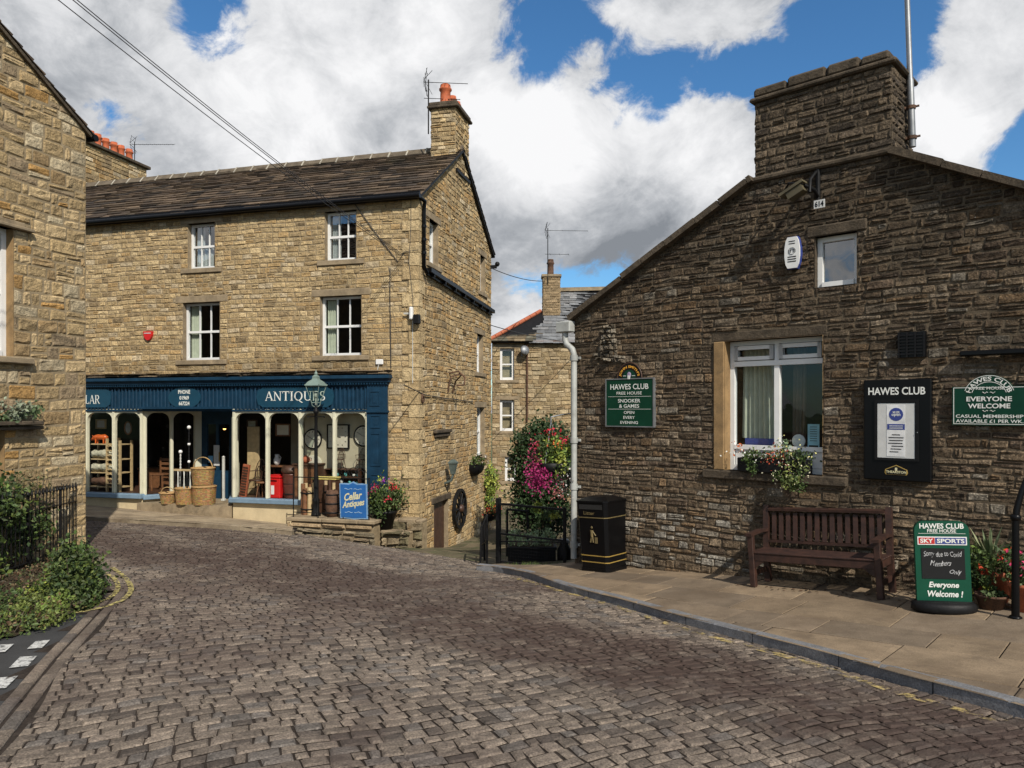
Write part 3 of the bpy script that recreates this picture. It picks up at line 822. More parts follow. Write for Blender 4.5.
def palf(rng, pal, wts=None, lo=.75, hi=1.25, fn=None):
    def f(a, b):
        c = rng.choices(pal, wts)[0] if wts else rng.choice(pal)
        k = rng.uniform(lo, hi)*(fn(a, b) if fn else 1); return tuple(q*k for q in c)
    return f
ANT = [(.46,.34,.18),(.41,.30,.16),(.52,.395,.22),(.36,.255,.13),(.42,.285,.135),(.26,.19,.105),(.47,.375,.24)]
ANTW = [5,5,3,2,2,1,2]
def stone_block(parent, name, fr, w, dp, z0, z1, rng, pal, mat='stone', mort='mortar', rows=(.1,.16), lens=(.2,.42), proud=.02):
    """a chimney stack faced with stone on its four sides"""
    core = MB(); core.box(.003, w-.003, .003, dp-.003, z0, z1)
    o = core.build(name, M_[mort], parent, fr)
    d = Vector((*fr.d, 0)); n = Vector((*fr.n, 0)); O = Vector((*fr.o, 0))
    fs = [(fr, w), (Frame(*(O+d*w)[:2], *(-n)[:2]), dp), (Frame(*(O+d*w-n*dp)[:2], *(-d)[:2]), w), (Frame(*(O-n*dp)[:2], *n[:2]), dp)]
    for k, (f2, ww) in enumerate(fs):
        m = MB(); stones(m, [(0,z0),(ww,z0),(ww,z1),(0,z1)], [], rows, lens, proud, .012, rng, palf(rng, pal), warp=.006)
        m.build('stonework', M_[mat], o, f2)
    return o
def aerial(name, label, p, ang, mast, booms, group=None):
    t = thing(name, label, 'aerial', p, ang, group)
    m = MB(); m.tube([(0,0,0),(0,0,mast)], .018, 6); m.build('mast', M_['blackrough'], t)
    for (z, L, k, w, refl) in booms:
        b = MB(); b.tube([(-.12,0,z),(L,0,z)], .009, 5)
        for i in range(k):
            x = .1+(L-.12)*i/max(1,k-1); b.tube([(x,-w/2,z-w*.25),(x,w/2,z+w*.25)], .006, 4)
        if refl:
            for sg in (-1, 1):
                for q in (0, .12, .24): b.tube([(-.12+.3*q,-.18,z+sg*(.05+q)),(-.12+.3*q,.18,z+sg*(.05+q))], .006, 4)
                b.tube([(-.1,-.16,z),(-.03,-.16,z+sg*.32)], .007, 4); b.tube([(-.1,.16,z),(-.03,.16,z+sg*.32)], .007, 4)
                b.tube([(-.1,-.16,z+sg*.02),(.1,.0,z+sg*.32)], .007, 4)
        b.build('boom', M_['blackrough'], t)
    return t

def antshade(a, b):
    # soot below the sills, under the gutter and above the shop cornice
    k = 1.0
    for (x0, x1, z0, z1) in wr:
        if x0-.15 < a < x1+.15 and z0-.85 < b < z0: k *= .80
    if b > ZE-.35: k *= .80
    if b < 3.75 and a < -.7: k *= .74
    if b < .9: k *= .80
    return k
# ------------------------------------------------------------------ antiques shop building
rs = random.Random(11)
ant = thing('shop_building', 'three storey sandstone house above the dark blue antiques shopfront, brown stone slate roof', 'building', M=AF.M)
ZE = 7.46; ZR = 9.56; DEP = 6.41; S3 = 3.2
shop_op = (-14.2, -.75, -2, 3.28)
wr = [AF.rect(188,223,215,268.3), AF.rect(325,211,356.3,260), AF.rect(183,302.5,220,360), AF.rect(320,296,361.5,355.5)]
wr = [(a, b, (c+d)/2-(d-c)/2, d) for a, b, c, d in wr]
regF = [(-14.2,-1.4),(0,-1.4),(0,ZE),(-14.2,ZE)]
opsF = [shop_op]+[(a, b, c, d) for a, b, c, d in wr]
m = MB(); backing(m, regF, opsF); m.build('wall', M_['mortar'], ant, AF)
for o in opsF[1:]: m = MB(); reveal(m, o, .14); m.build('window_reveal', M_['dressed'], ant, AF)
opsFs = [shop_op]+[q for (a, b, c, d) in wr for q in ((a, b, c, d), (a-.22, b+.22, d, d+.17), (a-.2, b+.2, c-.13, c))]
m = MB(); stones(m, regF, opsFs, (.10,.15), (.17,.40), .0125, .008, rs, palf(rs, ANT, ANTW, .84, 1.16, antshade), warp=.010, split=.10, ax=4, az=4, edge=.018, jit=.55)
m.build('stonework', M_['stone'], ant, AF)
for k, r in enumerate(wr):
    sash_window(ant, AF, r, 3, curtains=['low','both','side','side'][k], gl='skyglass' if k < 2 else 'glass')
regS = [(0,-2),(DEP,-2),(DEP,7.4),(S3,ZR),(0,ZE)]
u1 = AS.rect(428.5,217.5,437.5,264.5); u2 = AS.rect(480,254.5,484.8,292); u3 = AS.rect(476.5,333.5,483,372); u4 = AS.rect(476.5,407.5,484.5,455.5)
dr = AS.rect(433.5,500.5,448,551)
def fixr(fr, u0, u1, vt, vb):
    """opening on an oblique wall: the left edge rows are measured"""
    a0, zt = fr.px(u0, vt); _, zb = fr.px(u0, vb); a1, _ = fr.px(u1, vt); return (a0, a1, zb, zt)
u1 = fixr(AS, 429, 438, 218, 262); u2 = fixr(AS, 480, 484.8, 254.5, 291); u3 = fixr(AS, 476.5, 483, 333.5, 372); u4 = fixr(AS, 476.5, 484.3, 407.5, 456.5)
dr = fixr(AS, 433.5, 448, 504, 549)
dr = (dr[0], dr[1], -1.3, dr[3])
opsS = [u1, u2, u3, u4, dr]
m = MB(); backing(m, regS, opsS); m.build('wall', M_['mortar'], ant, AS)
for o in opsS: m = MB(); reveal(m, o, .14); m.build('window_reveal', M_['dressed'], ant, AS)
opsSs = [q for (a, b, c, d) in opsS[:4] for q in ((a, b, c, d), (a-.22, b+.22, d, d+.17), (a-.2, b+.2, c-.13, c))]+[dr, (dr[0]-.15, dr[1]+.2, dr[3], dr[3]+.14)]
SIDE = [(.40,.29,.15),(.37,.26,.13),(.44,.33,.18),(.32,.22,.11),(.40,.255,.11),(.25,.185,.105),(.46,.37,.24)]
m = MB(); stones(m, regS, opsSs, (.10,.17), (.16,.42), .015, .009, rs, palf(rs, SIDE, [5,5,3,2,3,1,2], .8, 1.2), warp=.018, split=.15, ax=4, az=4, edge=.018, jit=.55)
m.build('stonework', M_['stone'], ant, AS)
for r in opsS[:4]: sash_window(ant, AS, r, 1, curtains='none')
d_ = MB()
for k in range(4): x = dr[0]+.03+(dr[1]-dr[0]-.06)*k/4; d_.box(x+.004, x+(dr[1]-dr[0]-.06)/4, .1, .14, dr[2], dr[3])
o = d_.build('door', M_['darkwood'], ant, AS)
h = MB(); h.tube([(dr[0]+.12,.08,dr[2]+1.05),(dr[0]+.12,.05,dr[2]+1.05),(dr[0]+.12,.05,dr[2]+.93),(dr[0]+.12,.09,dr[2]+.93)], .01, 5); h.build('handle', M_['blackrough'], o, AS)
l = MB(); l.box(dr[0]-.15, dr[1]+.2, -.03, .2, dr[3], dr[3]+.14, bev=.01); l.build('lintel', M_['dressdark'], o, AS)
# corner quoins where the two faces meet
q = MB(); z = -1.4; k = 0
while z < ZE-.1:
    h_ = rs.uniform(.22,.32); L1, L2 = (.42,.22) if k % 2 else (.24,.4)
    col = rs.choice(ANT[:3]); P0 = AF.w(-L1,0,.03); 
    a = AF.w(-L1*.9,0,.034); b = AF.w(.0,0,.036)+Vector((*AS.n,0))*.034; c = AS.w(L2*.9,0,.036)
    a2 = AF.w(-L1*.95,0,0); c2 = AS.w(L2,0,0); zz = (z+.008, z+h_-.008)
    vs = [Vector((p.x,p.y,t)) for t in zz for p in (a2, a, b, c, c2)]
    q.add(vs, [(0,1,6,5),(1,2,7,6),(2,3,8,7),(3,4,9,8),(0,4,3,2,1),(5,6,7,8,9)], col); z += h_; k += 1
q.build('quoins', M_['stone'], ant, ident)
# closing walls at the back and the far left
m = MB()
B1 = AS.w(DEP, 0); B0 = B1+Vector((*AF.d,0))*-14.2; A0 = AF.w(-14.2, 0)
for p, r in ((B1, B0), (B0, A0)):
    m.add([(p.x,p.y,-2),(r.x,r.y,-2),(r.x,r.y,7.4),(p.x,p.y,7.4)], [(0,1,2,3)])
m.add([(A0.x,A0.y,7.4),(B0.x,B0.y,7.4),((A0.x+B0.x)/2,(A0.y+B0.y)/2,ZR-.1)], [(0,1,2)])
m.build('wall', M_['mortar'], ant, ident)
# roof
SB = [(.088,.062,.042),(.066,.048,.034),(.115,.082,.054),(.045,.035,.027)]
ff = Vector((*AF.d, 0)); ss = Vector((*AS.d, 0)); O = Vector((-2.16, 17, ZE))
rise = ZR-ZE; LS = math.hypot(S3, rise); up = (ss*S3+Vector((0,0,rise))).normalized(); nn = ff.cross(up).normalized()
if nn.z < 0: nn = -nn
rf = MB(); roof_deck(rf, [O-ff*14.4-up*.16, O+ff*.1-up*.16, O+ff*.1+up*LS, O-ff*14.4+up*LS])
O2 = AS.w(DEP, 7.4); up2 = (-ss*(DEP-S3)+Vector((0,0,ZR-7.4))).normalized(); L2 = math.hypot(DEP-S3, ZR-7.4)
roof_deck(rf, [O2-ff*14.4-up2*.16, O2+ff*.1-up2*.16, O2+ff*.1+up2*L2, O2-ff*14.4+up2*L2])
roof = rf.build('roof', M_['blackrough'], ant, ident)
sm = MB(); slates(sm, O, ff, up, nn, -14.4, .12, LS, (.20,.27), (.25,.6), rs, SB)
n2 = ff.cross(up2).normalized(); n2 = n2 if n2.z > 0 else -n2
slates(sm, O2, ff, up2, n2, -14.4, .12, L2, (.24,.3), (.35,.7), rs, SB)
sm.build('slates', M_['slatebrown'], roof, ident)
rg = MB(); jt = MB(); A = O+up*LS; x = -14.3
while x < .05:
    w = rs.uniform(.5,.62); e = min(x+w, .1); pr = [(-.17,-.10),(-.02,.075),(.02,.075),(.17,-.10),(.13,-.14),(-.13,-.14)]; h = rs.uniform(-.012,.012)
    vs = [A+ff*t+ss*p[0]+Vector((0,0,p[1]+h+.03)) for t in (x+.012, e-.012) for p in pr]; n = 6
    rg.add(vs, [tuple(range(6)), tuple(range(11,5,-1))]+[(i,i+6,(i+1)%6+6,(i+1)%6) for i in range(6)], (.12,.095,.066))
    vs = [A+ff*t+ss*p[0]*1.08+Vector((0,0,p[1]*1.15+.035)) for t in (x-.02, x+.025) for p in pr]
    jt.add(vs, [tuple(range(6)), tuple(range(11,5,-1))]+[(i,i+6,(i+1)%6+6,(i+1)%6) for i in range(6)])
    x = e
rg.build('ridge', M_['slatebrown'], roof, ident)
M_['limemortar'] = material('pale_lime_mortar', (.33,.30,.24), .9, var=.4, vs=6)
jt.build('ridge_mortar', M_['limemortar'], roof, ident)
# gutter under the eaves, iron downpipe and the raking pipe on the side wall
g = MB()
g.tube([AF.w(-14.3,ZE-.10,.17), AF.w(.12,ZE-.10,.17)], .062, 8); g.box(-14.3,.1,-.11,-.015,ZE-.09,ZE+.02) if False else None
go = g.build('gutter', M_['black'], ant, ident)
g = MB(); g.box(-14.2,.08,-.10,-.034,ZE-.15,ZE+.03); g.build('fascia_board', M_['black'], go, AF)
g = MB()
P = [AF.w(.04,ZE-.1,.15), AS.w(.12,ZE-.16,.12), AS.w(.17,ZE-.42,.08), AS.w(.17, AS.px(424,268)[1], .08), AS.w(.35, AS.px(424,268)[1]-.12, .09)]
g.tube(P, .05, 8)
for zf in (.25,.5,.75):
    p = P[2].lerp(P[3], zf); g.tube([p-Vector((0,0,.03)), p+Vector((0,0,.03))], .065, 8)
g.build('downpipe', M_['black'], ant, ident)
g = MB(); s0, z0_ = AS.px(425,270); s1, z1_ = AS.px(490,312)
g.bar((s0,-.11,z0_),(s1,-.11,z1_), .11, .10); g.bar((s0,-.05,z0_-.09),(s1,-.05,z1_-.09), .06, .05)
for k in range(7): t = (k+.3)/7; g.box(s0+(s1-s0)*t-.02, s0+(s1-s0)*t+.02, -.16,-.02, z0_+(z1_-z0_)*t-.12, z0_+(z1_-z0_)*t-.05)
g.build('raking_gutter', M_['black'], ant, AS)
# verge board at the gable
g = MB()
for pa, pb in (((0,ZE),(S3,ZR)), ((S3,ZR),(DEP,7.4))):
    g.bar((pa[0],-.03,pa[1]-.03),(pb[0],-.03,pb[1]-.03), .08, .07)
g.build('verge', M_['dressdark'], ant, AS)
# ledge of rough stone over the shop front
g = MB(); stones(g, [(-14.2,3.30),(-.62,3.30),(-.62,3.42),(-14.2,3.42)], [], (.05,.07), (.3,.8), .16, .008, rs, palf(rs, [(.17,.13,.085),(.13,.10,.07)]), warp=0, edge=.02)
g.build('ledge', M_['stone'], ant, AF)
# chimney
CHF = Frame(*AS.w(2.74,0,-.67)[:2], *AS.n)
ch = stone_block(ant, 'chimney', CHF, .69, 1.2, 8.7, 10.52, rs, ANT, rows=(.1,.15), lens=(.2,.4))
c = MB(); c.box(-.09,.78,-.09,1.29,10.52,10.60,bev=.02); c.box(-.05,.74,-.05,1.25,10.60,10.70,bev=.02); c.build('cap', M_['dressdark'], ch, CHF)
pot = [(.13,0),(.15,.03),(.125,.05),(.12,.3),(.15,.33),(.15,.36),(.125,.37),(.12,.45),(.10,.45),(.10,.2)]
POT = material('orange_clay_pot', (.42,.10,.035), .75, var=.3, vs=9, fine=.1, stain=[(7,.55,.7,(.10,.04,.03),.6)]); M_['pot'] = POT
for k, (x, y, sc) in enumerate([(.34,.2,1.15),(.40,.62,.85),(.40,1.0,.85)]):
    c = MB(); c.lathe([(r*sc, z*sc) for r, z in pot], 14, (x, y, 10.70)); c.build('chimney_pot', POT, ch, CHF)
c = MB(); c.bar((-.02,.5,9.3),(-.02,.5,9.35),.03); 
c = MB(); c.bar((.72,-.0,8.86),(.72,1.2,8.86),.05,.09); c.build('flashing', M_['blackrough'], ch, CHF)
p = CHF.w(-.05, 9.85, .06)
aerial('television_aerial', 'tall black aerial with two booms strapped to the orange potted chimney', p, math.radians(5), 1.45, [(1.38,1.05,9,.22,True),(.95,.85,9,.18,False)])

# ------------------------------------------------------------------ the club
rc = random.Random(21)
club = thing('club_building', 'low gabled clubhouse of dark weathered brown stone with a massive chimney stack', 'building', M=CF.M)
ZC = 3.98; APX = (3.88, 5.98); WC = 7.76
regC = [(0,-.6),(WC,-.6),(WC,ZC),(4.80,5.53),(3.0,5.53),(0,ZC)]
cw = (CF.px(725,341)[0], CF.px(823,341)[0], CF.px(725,470)[1], CF.px(725,341.5)[1])
cu = (CF.px(815,237)[0], CF.px(857,237)[0], CF.px(815,288)[1], CF.px(815,237.5)[1])
vent = (CF.px(899,333)[0], CF.px(927,333)[0], CF.px(899,358)[1], CF.px(899,333)[1])
opsC = [cw, cu]
m = MB(); backing(m, regC, opsC, .35); m.build('wall', M_['clubmortar'], club, CF)
for o, dd, mm in ((cw, .2, 'ochre'), (cu, .08, 'dressdark')): m = MB(); reveal(m, o, dd); m.build('window_reveal', M_[mm], club, CF)
CLB = [(.20,.145,.092),(.17,.122,.078),(.235,.175,.115),(.14,.10,.068),(.26,.205,.145),(.19,.125,.07),(.29,.25,.195)]
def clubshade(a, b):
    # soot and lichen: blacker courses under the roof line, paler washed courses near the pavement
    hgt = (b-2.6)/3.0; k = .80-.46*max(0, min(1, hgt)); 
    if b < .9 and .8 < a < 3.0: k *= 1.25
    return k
jw = .16
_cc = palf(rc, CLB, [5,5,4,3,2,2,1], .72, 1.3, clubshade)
def clubcol(a, b):
    # limewash clings to the lowest stones between the bin and the bench
    q = math.hypot((a-2.0)/1.3, (b-.45)/.55)
    if q < 1 and rc.random() < .55*(1-q*.6): k = rc.uniform(.75, 1.15); return (.33*k, .30*k, .25*k)
    return _cc(a, b)
opsCs = [(cw[0]-jw, cw[1], cw[2], cw[3]), (cw[0]-.2, cw[1]+.06, cw[3], cw[3]+.13), (cw[0]-.32, cw[1]+.30, cw[2]-.12, cw[2]), cu, (cu[0]-.1, cu[1]+.12, cu[3], cu[3]+.14), vent]
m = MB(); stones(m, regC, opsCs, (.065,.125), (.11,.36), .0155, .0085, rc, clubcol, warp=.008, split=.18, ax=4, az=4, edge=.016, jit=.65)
m.build('stonework', M_['clubstone'], club, CF)
l = MB(); l.box(cw[0]-.2, cw[1]+.06, -.004, .3, cw[3], cw[3]+.13, bev=.015); l.build('lintel', M_['dressdark'], club, CF)
l = MB(); l.box(cw[0]-.32, cw[1]+.30, -.06, .25, cw[2]-.12, cw[2], bev=.015); l.build('sill', M_['dressdark'], club, CF)
l = MB(); l.box(cu[0]-.1, cu[1]+.12, -.025, .2, cu[3], cu[3]+.14, bev=.015); l.build('lintel', M_['dressdark'], club, CF)
l = MB(); l.box(cw[0]-jw, cw[0]-.004, -.03, .3, cw[2]+.003, cw[3]-.003, bev=.01); l.build('jamb', M_['ochre'], club, CF)
# big casement: two top lights, two tall lights, two panels
a0, a1, b0, b1 = cw; y = .16; xm = (a0+a1)/2; f = MB(); fw = .06
zt = CF.px(725,364)[1]; zt2 = zt-.03; zl = CF.px(725,447)[1]
for z_, h_ in ((b0, .07), (b1-fw, fw)): f.box(a0, a1, y, y+.08, z_, z_+h_)
f.box(a0, a0+fw, y, y+.08, b0+.07, b1-fw); f.box(a1-fw, a1, y, y+.08, b0+.07, b1-fw)
f.box(a0+fw, a1-fw, y-.01, y+.08, zt-.035, zt+.035); f.box(a0+fw, a1-fw, y-.005, y+.08, zl-.03, zl+.03)
f.box(xm-.035, xm+.035, y, y+.08, b0+.07, zl-.03); f.box(xm-.035, xm+.035, y, y+.08, zl+.03, zt-.035); f.box(xm-.03, xm+.03, y, y+.08, zt+.035, b1-fw)
for q0, q1 in ((a0+fw, xm-.03), (xm+.03, a1-fw)):
    for e in (0, 1):
        f.box(q0+.008, q0+.062, y-.025, y+.05, zt+.045, b1-fw-.008); f.box(q1-.062, q1-.008, y-.025, y+.05, zt+.045, b1-fw-.008)
    f.box(q0+.062, q1-.062, y-.025, y+.05, zt+.045, zt+.095); f.box(q0+.062, q1-.062, y-.025, y+.05, b1-fw-.06, b1-fw-.008)
    f.box(q0+.01, q1-.01, y+.02, y+.05, b0+.075, zl-.035)
wo = f.build('window', M_['white'], club, CF)
g = MB(); g.add([(a0+fw,y+.045,zl),(a1-fw,y+.045,zl),(a1-fw,y+.045,b1-fw),(a0+fw,y+.045,b1-fw)], [(0,1,2,3)]); g.build('pane', M_['glass'], wo, CF)
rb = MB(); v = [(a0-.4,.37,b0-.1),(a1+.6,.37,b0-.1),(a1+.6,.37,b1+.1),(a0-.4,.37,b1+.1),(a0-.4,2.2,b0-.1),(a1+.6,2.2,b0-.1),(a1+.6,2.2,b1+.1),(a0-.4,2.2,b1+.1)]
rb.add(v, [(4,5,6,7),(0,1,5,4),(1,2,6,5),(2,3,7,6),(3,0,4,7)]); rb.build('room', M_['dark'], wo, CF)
def drape(name, parent, fr, x0, x1, z0, z1, y, mat, amp=.03, n=40, flare=0):
    c = MB(); vs = []
    for k in range(n+1):
        t = k/n; x = x0+(x1-x0)*t; yy = y+amp*math.sin(k*1.05)+amp*.4*math.sin(k*2.7+1)
        vs += [(x, yy, z0), (x-flare*t*.5+.02, yy*1.0, z1)]
    c.add(vs, [(2*k,2*k+2,2*k+3,2*k+1) for k in range(n)], None, True); return c.build(name, M_[mat], parent, fr)
drape('curtain', wo, CF, a0+.08, xm-.06, zl+.12, b1-.05, .36, 'curtain', .03, 44, .12)
drape('curtain', wo, CF, xm+.10, xm+.28, zl-.1, b1-.05, .42, 'darkwood' , .03, 12)
l = MB(); l.box(a0+.16, xm-.05, .28, .5, zl+.03, zl+.12); l.build('inner_ledge', M_['pblue'], wo, CF)
# small upper window
sash_window(club, CF, cu, 1, depth=.09, curtains='none', lintel=False, mid=False, sill=False, fw=.06, gl='skyglass')
# vent
v_ = MB(); a, b, c_, d = vent
v_.box(a, b, -.05, .05, c_, d)
vo = v_.build('vent', M_['black'], club, CF)
v2 = MB()
for j in range(7):
    z = c_+.02+(d-c_-.04)*(j+.5)/7; v2.bar((a+.02,-.062,z),(b-.02,-.062,z),.02,.018)
for t in (0, .33, .66, 1): x = a+.015+(b-a-.03)*t; v2.box(x-.009,x+.009,-.075,-.05,c_,d)
v2.build('grille', M_['blackrough'], vo, CF)
# roof of the club
nC = Vector((*CF.n, 0)); dC = Vector((*CF.d, 0)); RD = 9.0
A = CF.w(*APX); L0 = CF.w(0, ZC); R0 = CF.w(WC, ZC)
SG = [(.11,.10,.085),(.09,.082,.07),(.13,.115,.095)]
rf = MB(); inn = -nC
for base, sg in ((L0, 1), (R0, -1)):
    upv = (A-base); LL = upv.length; upv.normalize()
    roof_deck(rf, [base-upv*.12-nC*.02, base-upv*.12+inn*RD, A+inn*RD, A-nC*.02], .05)
ro = rf.build('roof', M_['dressdark'], club, ident)
sm = MB()
for base in (L0, R0):
    upv = (A-base); LL = upv.length; upv.normalize(); nr = inn.cross(upv).normalized(); nr = nr if nr.z > 0 else -nr
    slates(sm, base, inn, upv, nr, .03, RD, LL, (.2,.26), (.3,.6), rc, SB, over=.14, thick=.04)
sm.build('slates', M_['slatebrown'], ro, ident)
m = MB()
for (p, q2, nrm) in ((CF.w(0,0), CF.w(0,0)-nC*RD, 0), (CF.w(WC,0), CF.w(WC,0)-nC*RD, 0), (CF.w(0,0)-nC*RD, CF.w(WC,0)-nC*RD, 0)):
    m.add([(p.x,p.y,-1.5),(q2.x,q2.y,-1.5),(q2.x,q2.y,ZC),(p.x,p.y,ZC)], [(0,1,2,3)])
p = CF.w(0,ZC)-nC*RD; q2 = CF.w(WC,ZC)-nC*RD; m.add([p, q2, CF.w(*APX)-nC*RD], [(0,1,2)])
m.build('wall', M_['clubmortar'], club, ident)
LS2 = Frame(*(Vector((1.02,12,0))-nC*RD)[:2], *nC[:2])
m = MB(); stones(m, [(0,-1.5),(RD,-1.5),(RD,ZC),(0,ZC)], [], (.1,.16), (.2,.45), .03, .014, rc, palf(rc, CLB), warp=.02); m.build('stonework', M_['clubstone'], club, LS2)
RS2 = Frame(*CF.w(WC,0)[:2], *(-nC)[:2])
m = MB(); stones(m, [(0,-.8),(RD,-.8),(RD,ZC),(0,ZC)], [], (.12,.18), (.25,.5), .03, .014, rc, palf(rc, CLB), warp=.02); m.build('stonework', M_['clubstone'], club, RS2)
# coping stones along the verges
g = MB()
for pa, pb in (((-.05,ZC+.0),(3.05,5.60)), ((4.75,5.56),(WC+.05,ZC+.0))):
    L = math.dist(pa, pb); t = 0
    while t < L-.05:
        e = min(t+rc.uniform(.35,.65), L); f0, f1 = t/L, e/L; dz = rc.uniform(-.012,.012)
        A_ = (pa[0]+(pb[0]-pa[0])*f0, -.075, pa[1]+(pb[1]-pa[1])*f0+dz); B_ = (pa[0]+(pb[0]-pa[0])*(f1-.012/L), -.075, pa[1]+(pb[1]-pa[1])*(f1-.012/L)+dz)
        A_ = (A_[0], -.05, A_[2]-.012); B_ = (B_[0], -.05, B_[2]-.012); g.bar(A_, B_, .17, .075+rc.uniform(0,.015)); t = e
g.build('coping', M_['dressdark'], ro, CF)
# chimney stack of the club
CC = Frame(*CF.w(3.05,0,.0)[:2], *CF.d)
CDK = [(.12,.09,.06),(.095,.072,.05),(.14,.105,.07),(.08,.062,.045)]
ch = stone_block(club, 'chimney', CC, 1.70, .84, 5.35, 6.6, rc, CDK, 'clubstone', 'clubmortar', (.07,.12), (.12,.34), .015)
c = MB(); c.box(-.05,1.75,-.06,.2,5.53,5.60,bev=.02); c.build('base_course', M_['dressdark'], ch, CC)
c = MB(); c.box(-.06,1.76,-.06,.90,6.60,6.66,bev=.02)
x = -.02
for w, h in ((.46,.13),(.50,.155),(.40,.15),(.34,.12)):
    c.box(x+.005, x+w-.005, -.03, .86, 6.66, 6.66+h, bev=.03); x += w
c.build('cap', M_['dressdark'], ch, CC)
# grey gutter end and downpipe
g = MB(); gx = -.13; zz = ZC-.14
g.tube([CF.w(gx,zz,.16), CF.w(gx,zz,-RD)], .07, 8); g.box(0,0,0,0,0,0) if False else None
go = g.build('gutter', M_['pipe'], club, ident)
g = MB()
g.box(-.27,.02,-.17,-.02,ZC-.24,ZC-.06,bev=.015)
g.tube([(-.13,-.09,zz-.05),(-.13,-.09,zz-.22),(-.10,-.09,zz-.29),(.02,-.09,zz-.38),(.05,-.09,zz-.46),(.05,-.09,.1)], .05, 10)
for z in (zz-.52, 2.0, 1.25, .32): g.tube([(.05,-.09,z-.045),(.05,-.09,z+.045)], .064, 10); g.box(-.04,.14,-.06,-.02,z-.02,z+.02)
g.build('downpipe', M_['pipe'], club, CF)

# ------------------------------------------------------------------ left house (gable end only in view)
rl = random.Random(31)
lh = thing('gabled_house', 'tan rubble stone house gable at the left edge behind the iron railings', 'building', M=LB.M)
ZL = 7.21; apl = (-4.2, ZL+4.2*.6)
regL = [(-8.4,-.6),(0,-.6),(0,ZL),apl,(-8.4,ZL)]
lw = (LB.px(13,228)[0]-1.1, LB.px(13,228)[0], LB.px(13,357)[1], LB.px(13,229)[1])
lw2 = (LB.px(4,430)[0]-1.2, LB.px(4,430)[0], LB.px(4,430)[1]-1.5, LB.px(4,430)[1])
opsL = [lw, lw2]
m = MB(); backing(m, regL, opsL, .35); m.build('wall', M_['mortar'], lh, LB)
for o in opsL: m = MB(); reveal(m, o, .16); m.build('window_reveal', M_['ochre'], lh, LB)
opsLs = [lw, lw2, (lw[0]-.3, lw[1]+.3, lw[3], lw[3]+.13), (lw[0]-.25, lw[1]+.3, lw[2]-.1, lw[2]), (lw2[0]-.3, lw2[1]+.55, lw2[3], lw2[3]+.14)]
LBP = [(.40,.29,.15),(.35,.255,.135),(.45,.335,.185),(.31,.215,.11),(.40,.235,.085),(.28,.21,.13),(.45,.37,.24)]
m = MB(); stones(m, regL, opsLs, (.12,.24), (.18,.55), .014, .008, rl, palf(rl, LBP, [5,5,4,2,1,2,2], .85, 1.12), warp=.012, split=.2, ax=4, az=4, edge=.03, jit=.7)
m.build('stonework', M_['stone'], lh, LB)
sash_window(lh, LB, lw, 2, curtains='none', lintel=False, sill=False, fw=.08); sash_window(lh, LB, lw2, 2, curtains='none', lintel=False, sill=False)
l = MB(); l.box(lw[0]-.3, lw[1]+.3, -.10, .2, lw[3], lw[3]+.05, bev=.01); l.box(lw[0]-.3, lw[1]+.2, -.02, .2, lw[3]+.05, lw[3]+.13, bev=.01)
l.build('lintel', M_['dressed'], lh, LB); l = MB(); l.box(lw[0]-.25, lw[1]+.3, -.10, .2, lw[2]-.1, lw[2], bev=.015); l.build('sill', M_['dressed'], lh, LB)
l = MB(); l.box(lw2[0]-.3, lw2[1]+.55, -.16, .2, lw2[3], lw2[3]+.05, bev=.01); l.box(lw2[0]-.3, lw2[1]+.5, -.22, .15, lw2[3]+.07, lw2[3]+.13, bev=.01); l.build('hood', M_['dressdark'], lh, LB)
dL = Vector((*LB.d,0)); nL = Vector((*LB.n,0)); rf = MB(); sm = MB(); AL = LB.w(*apl)
for base in (LB.w(0,ZL), LB.w(-8.4,ZL)):
    upv = (AL-base); LL = upv.length; upv.normalize()
    roof_deck(rf, [base-upv*.15+nL*.06, base-upv*.15-nL*8, AL-nL*8, AL+nL*.06], .05)
    nr = nL.cross(upv).normalized(); nr = nr if nr.z > 0 else -nr
    slates(sm, base, -nL, upv, nr, -.08, 8, LL, (.22,.28), (.3,.6), rl, SB, over=.18)
ro = rf.build('roof', M_['dressdark'], lh, ident); sm.build('slates', M_['slatebrown'], ro, ident)
m = MB()
for p, q2 in ((LB.w(0,0), LB.w(0,0)-nL*8), (LB.w(-8.4,0), LB.w(-8.4,0)-nL*8), (LB.w(0,0)-nL*8, LB.w(-8.4,0)-nL*8)):
    m.add([(p.x,p.y,-1),(q2.x,q2.y,-1),(q2.x,q2.y,ZL),(p.x,p.y,ZL)], [(0,1,2,3)])
m.build('wall', M_['mortar'], lh, ident)
g = MB(); g.tube([LB.w(.12,ZL-.1,.1), LB.w(.12,ZL-.1,-8)], .06, 8); g.build('gutter', M_['black'], lh, ident)

# ------------------------------------------------------------------ house behind with the row of chimney pots
bh = thing('rear_house', 'stone house behind the antiques roof with a long stack of orange chimney pots', 'building', M=Matrix.Translation((-15.5,27,0)))
BS = Frame(-15.47, 27.0, .246, .969)
ztop = E+(409-166)/F*(27+2.9*.969)
O3 = BS.w(-3.5,0,.02)
m = MB(); m.box(-5,8,.03,9,-2,10.2); m.build('wall', M_['mortar'], bh, BS)
m = MB(); m.prism([(-5.2,10.1),(8.2,10.1),(1.5,11.3)], 0.03, 9.2); m.build('roof', M_['dressdark'], bh, BS)
BC = Frame(*BS.w(-1.2,0,0)[:2], *BS.d)
ch = stone_block(bh, 'chimney', BC, 4.15, .7, 9.5, ztop-.12, random.Random(5), SIDE, rows=(.12,.18), lens=(.25,.5))
c = MB(); c.box(-.1,4.27,-.12,.82,ztop-.12,ztop,bev=.02); c.build('cap', M_['dressdark'], ch, BC)
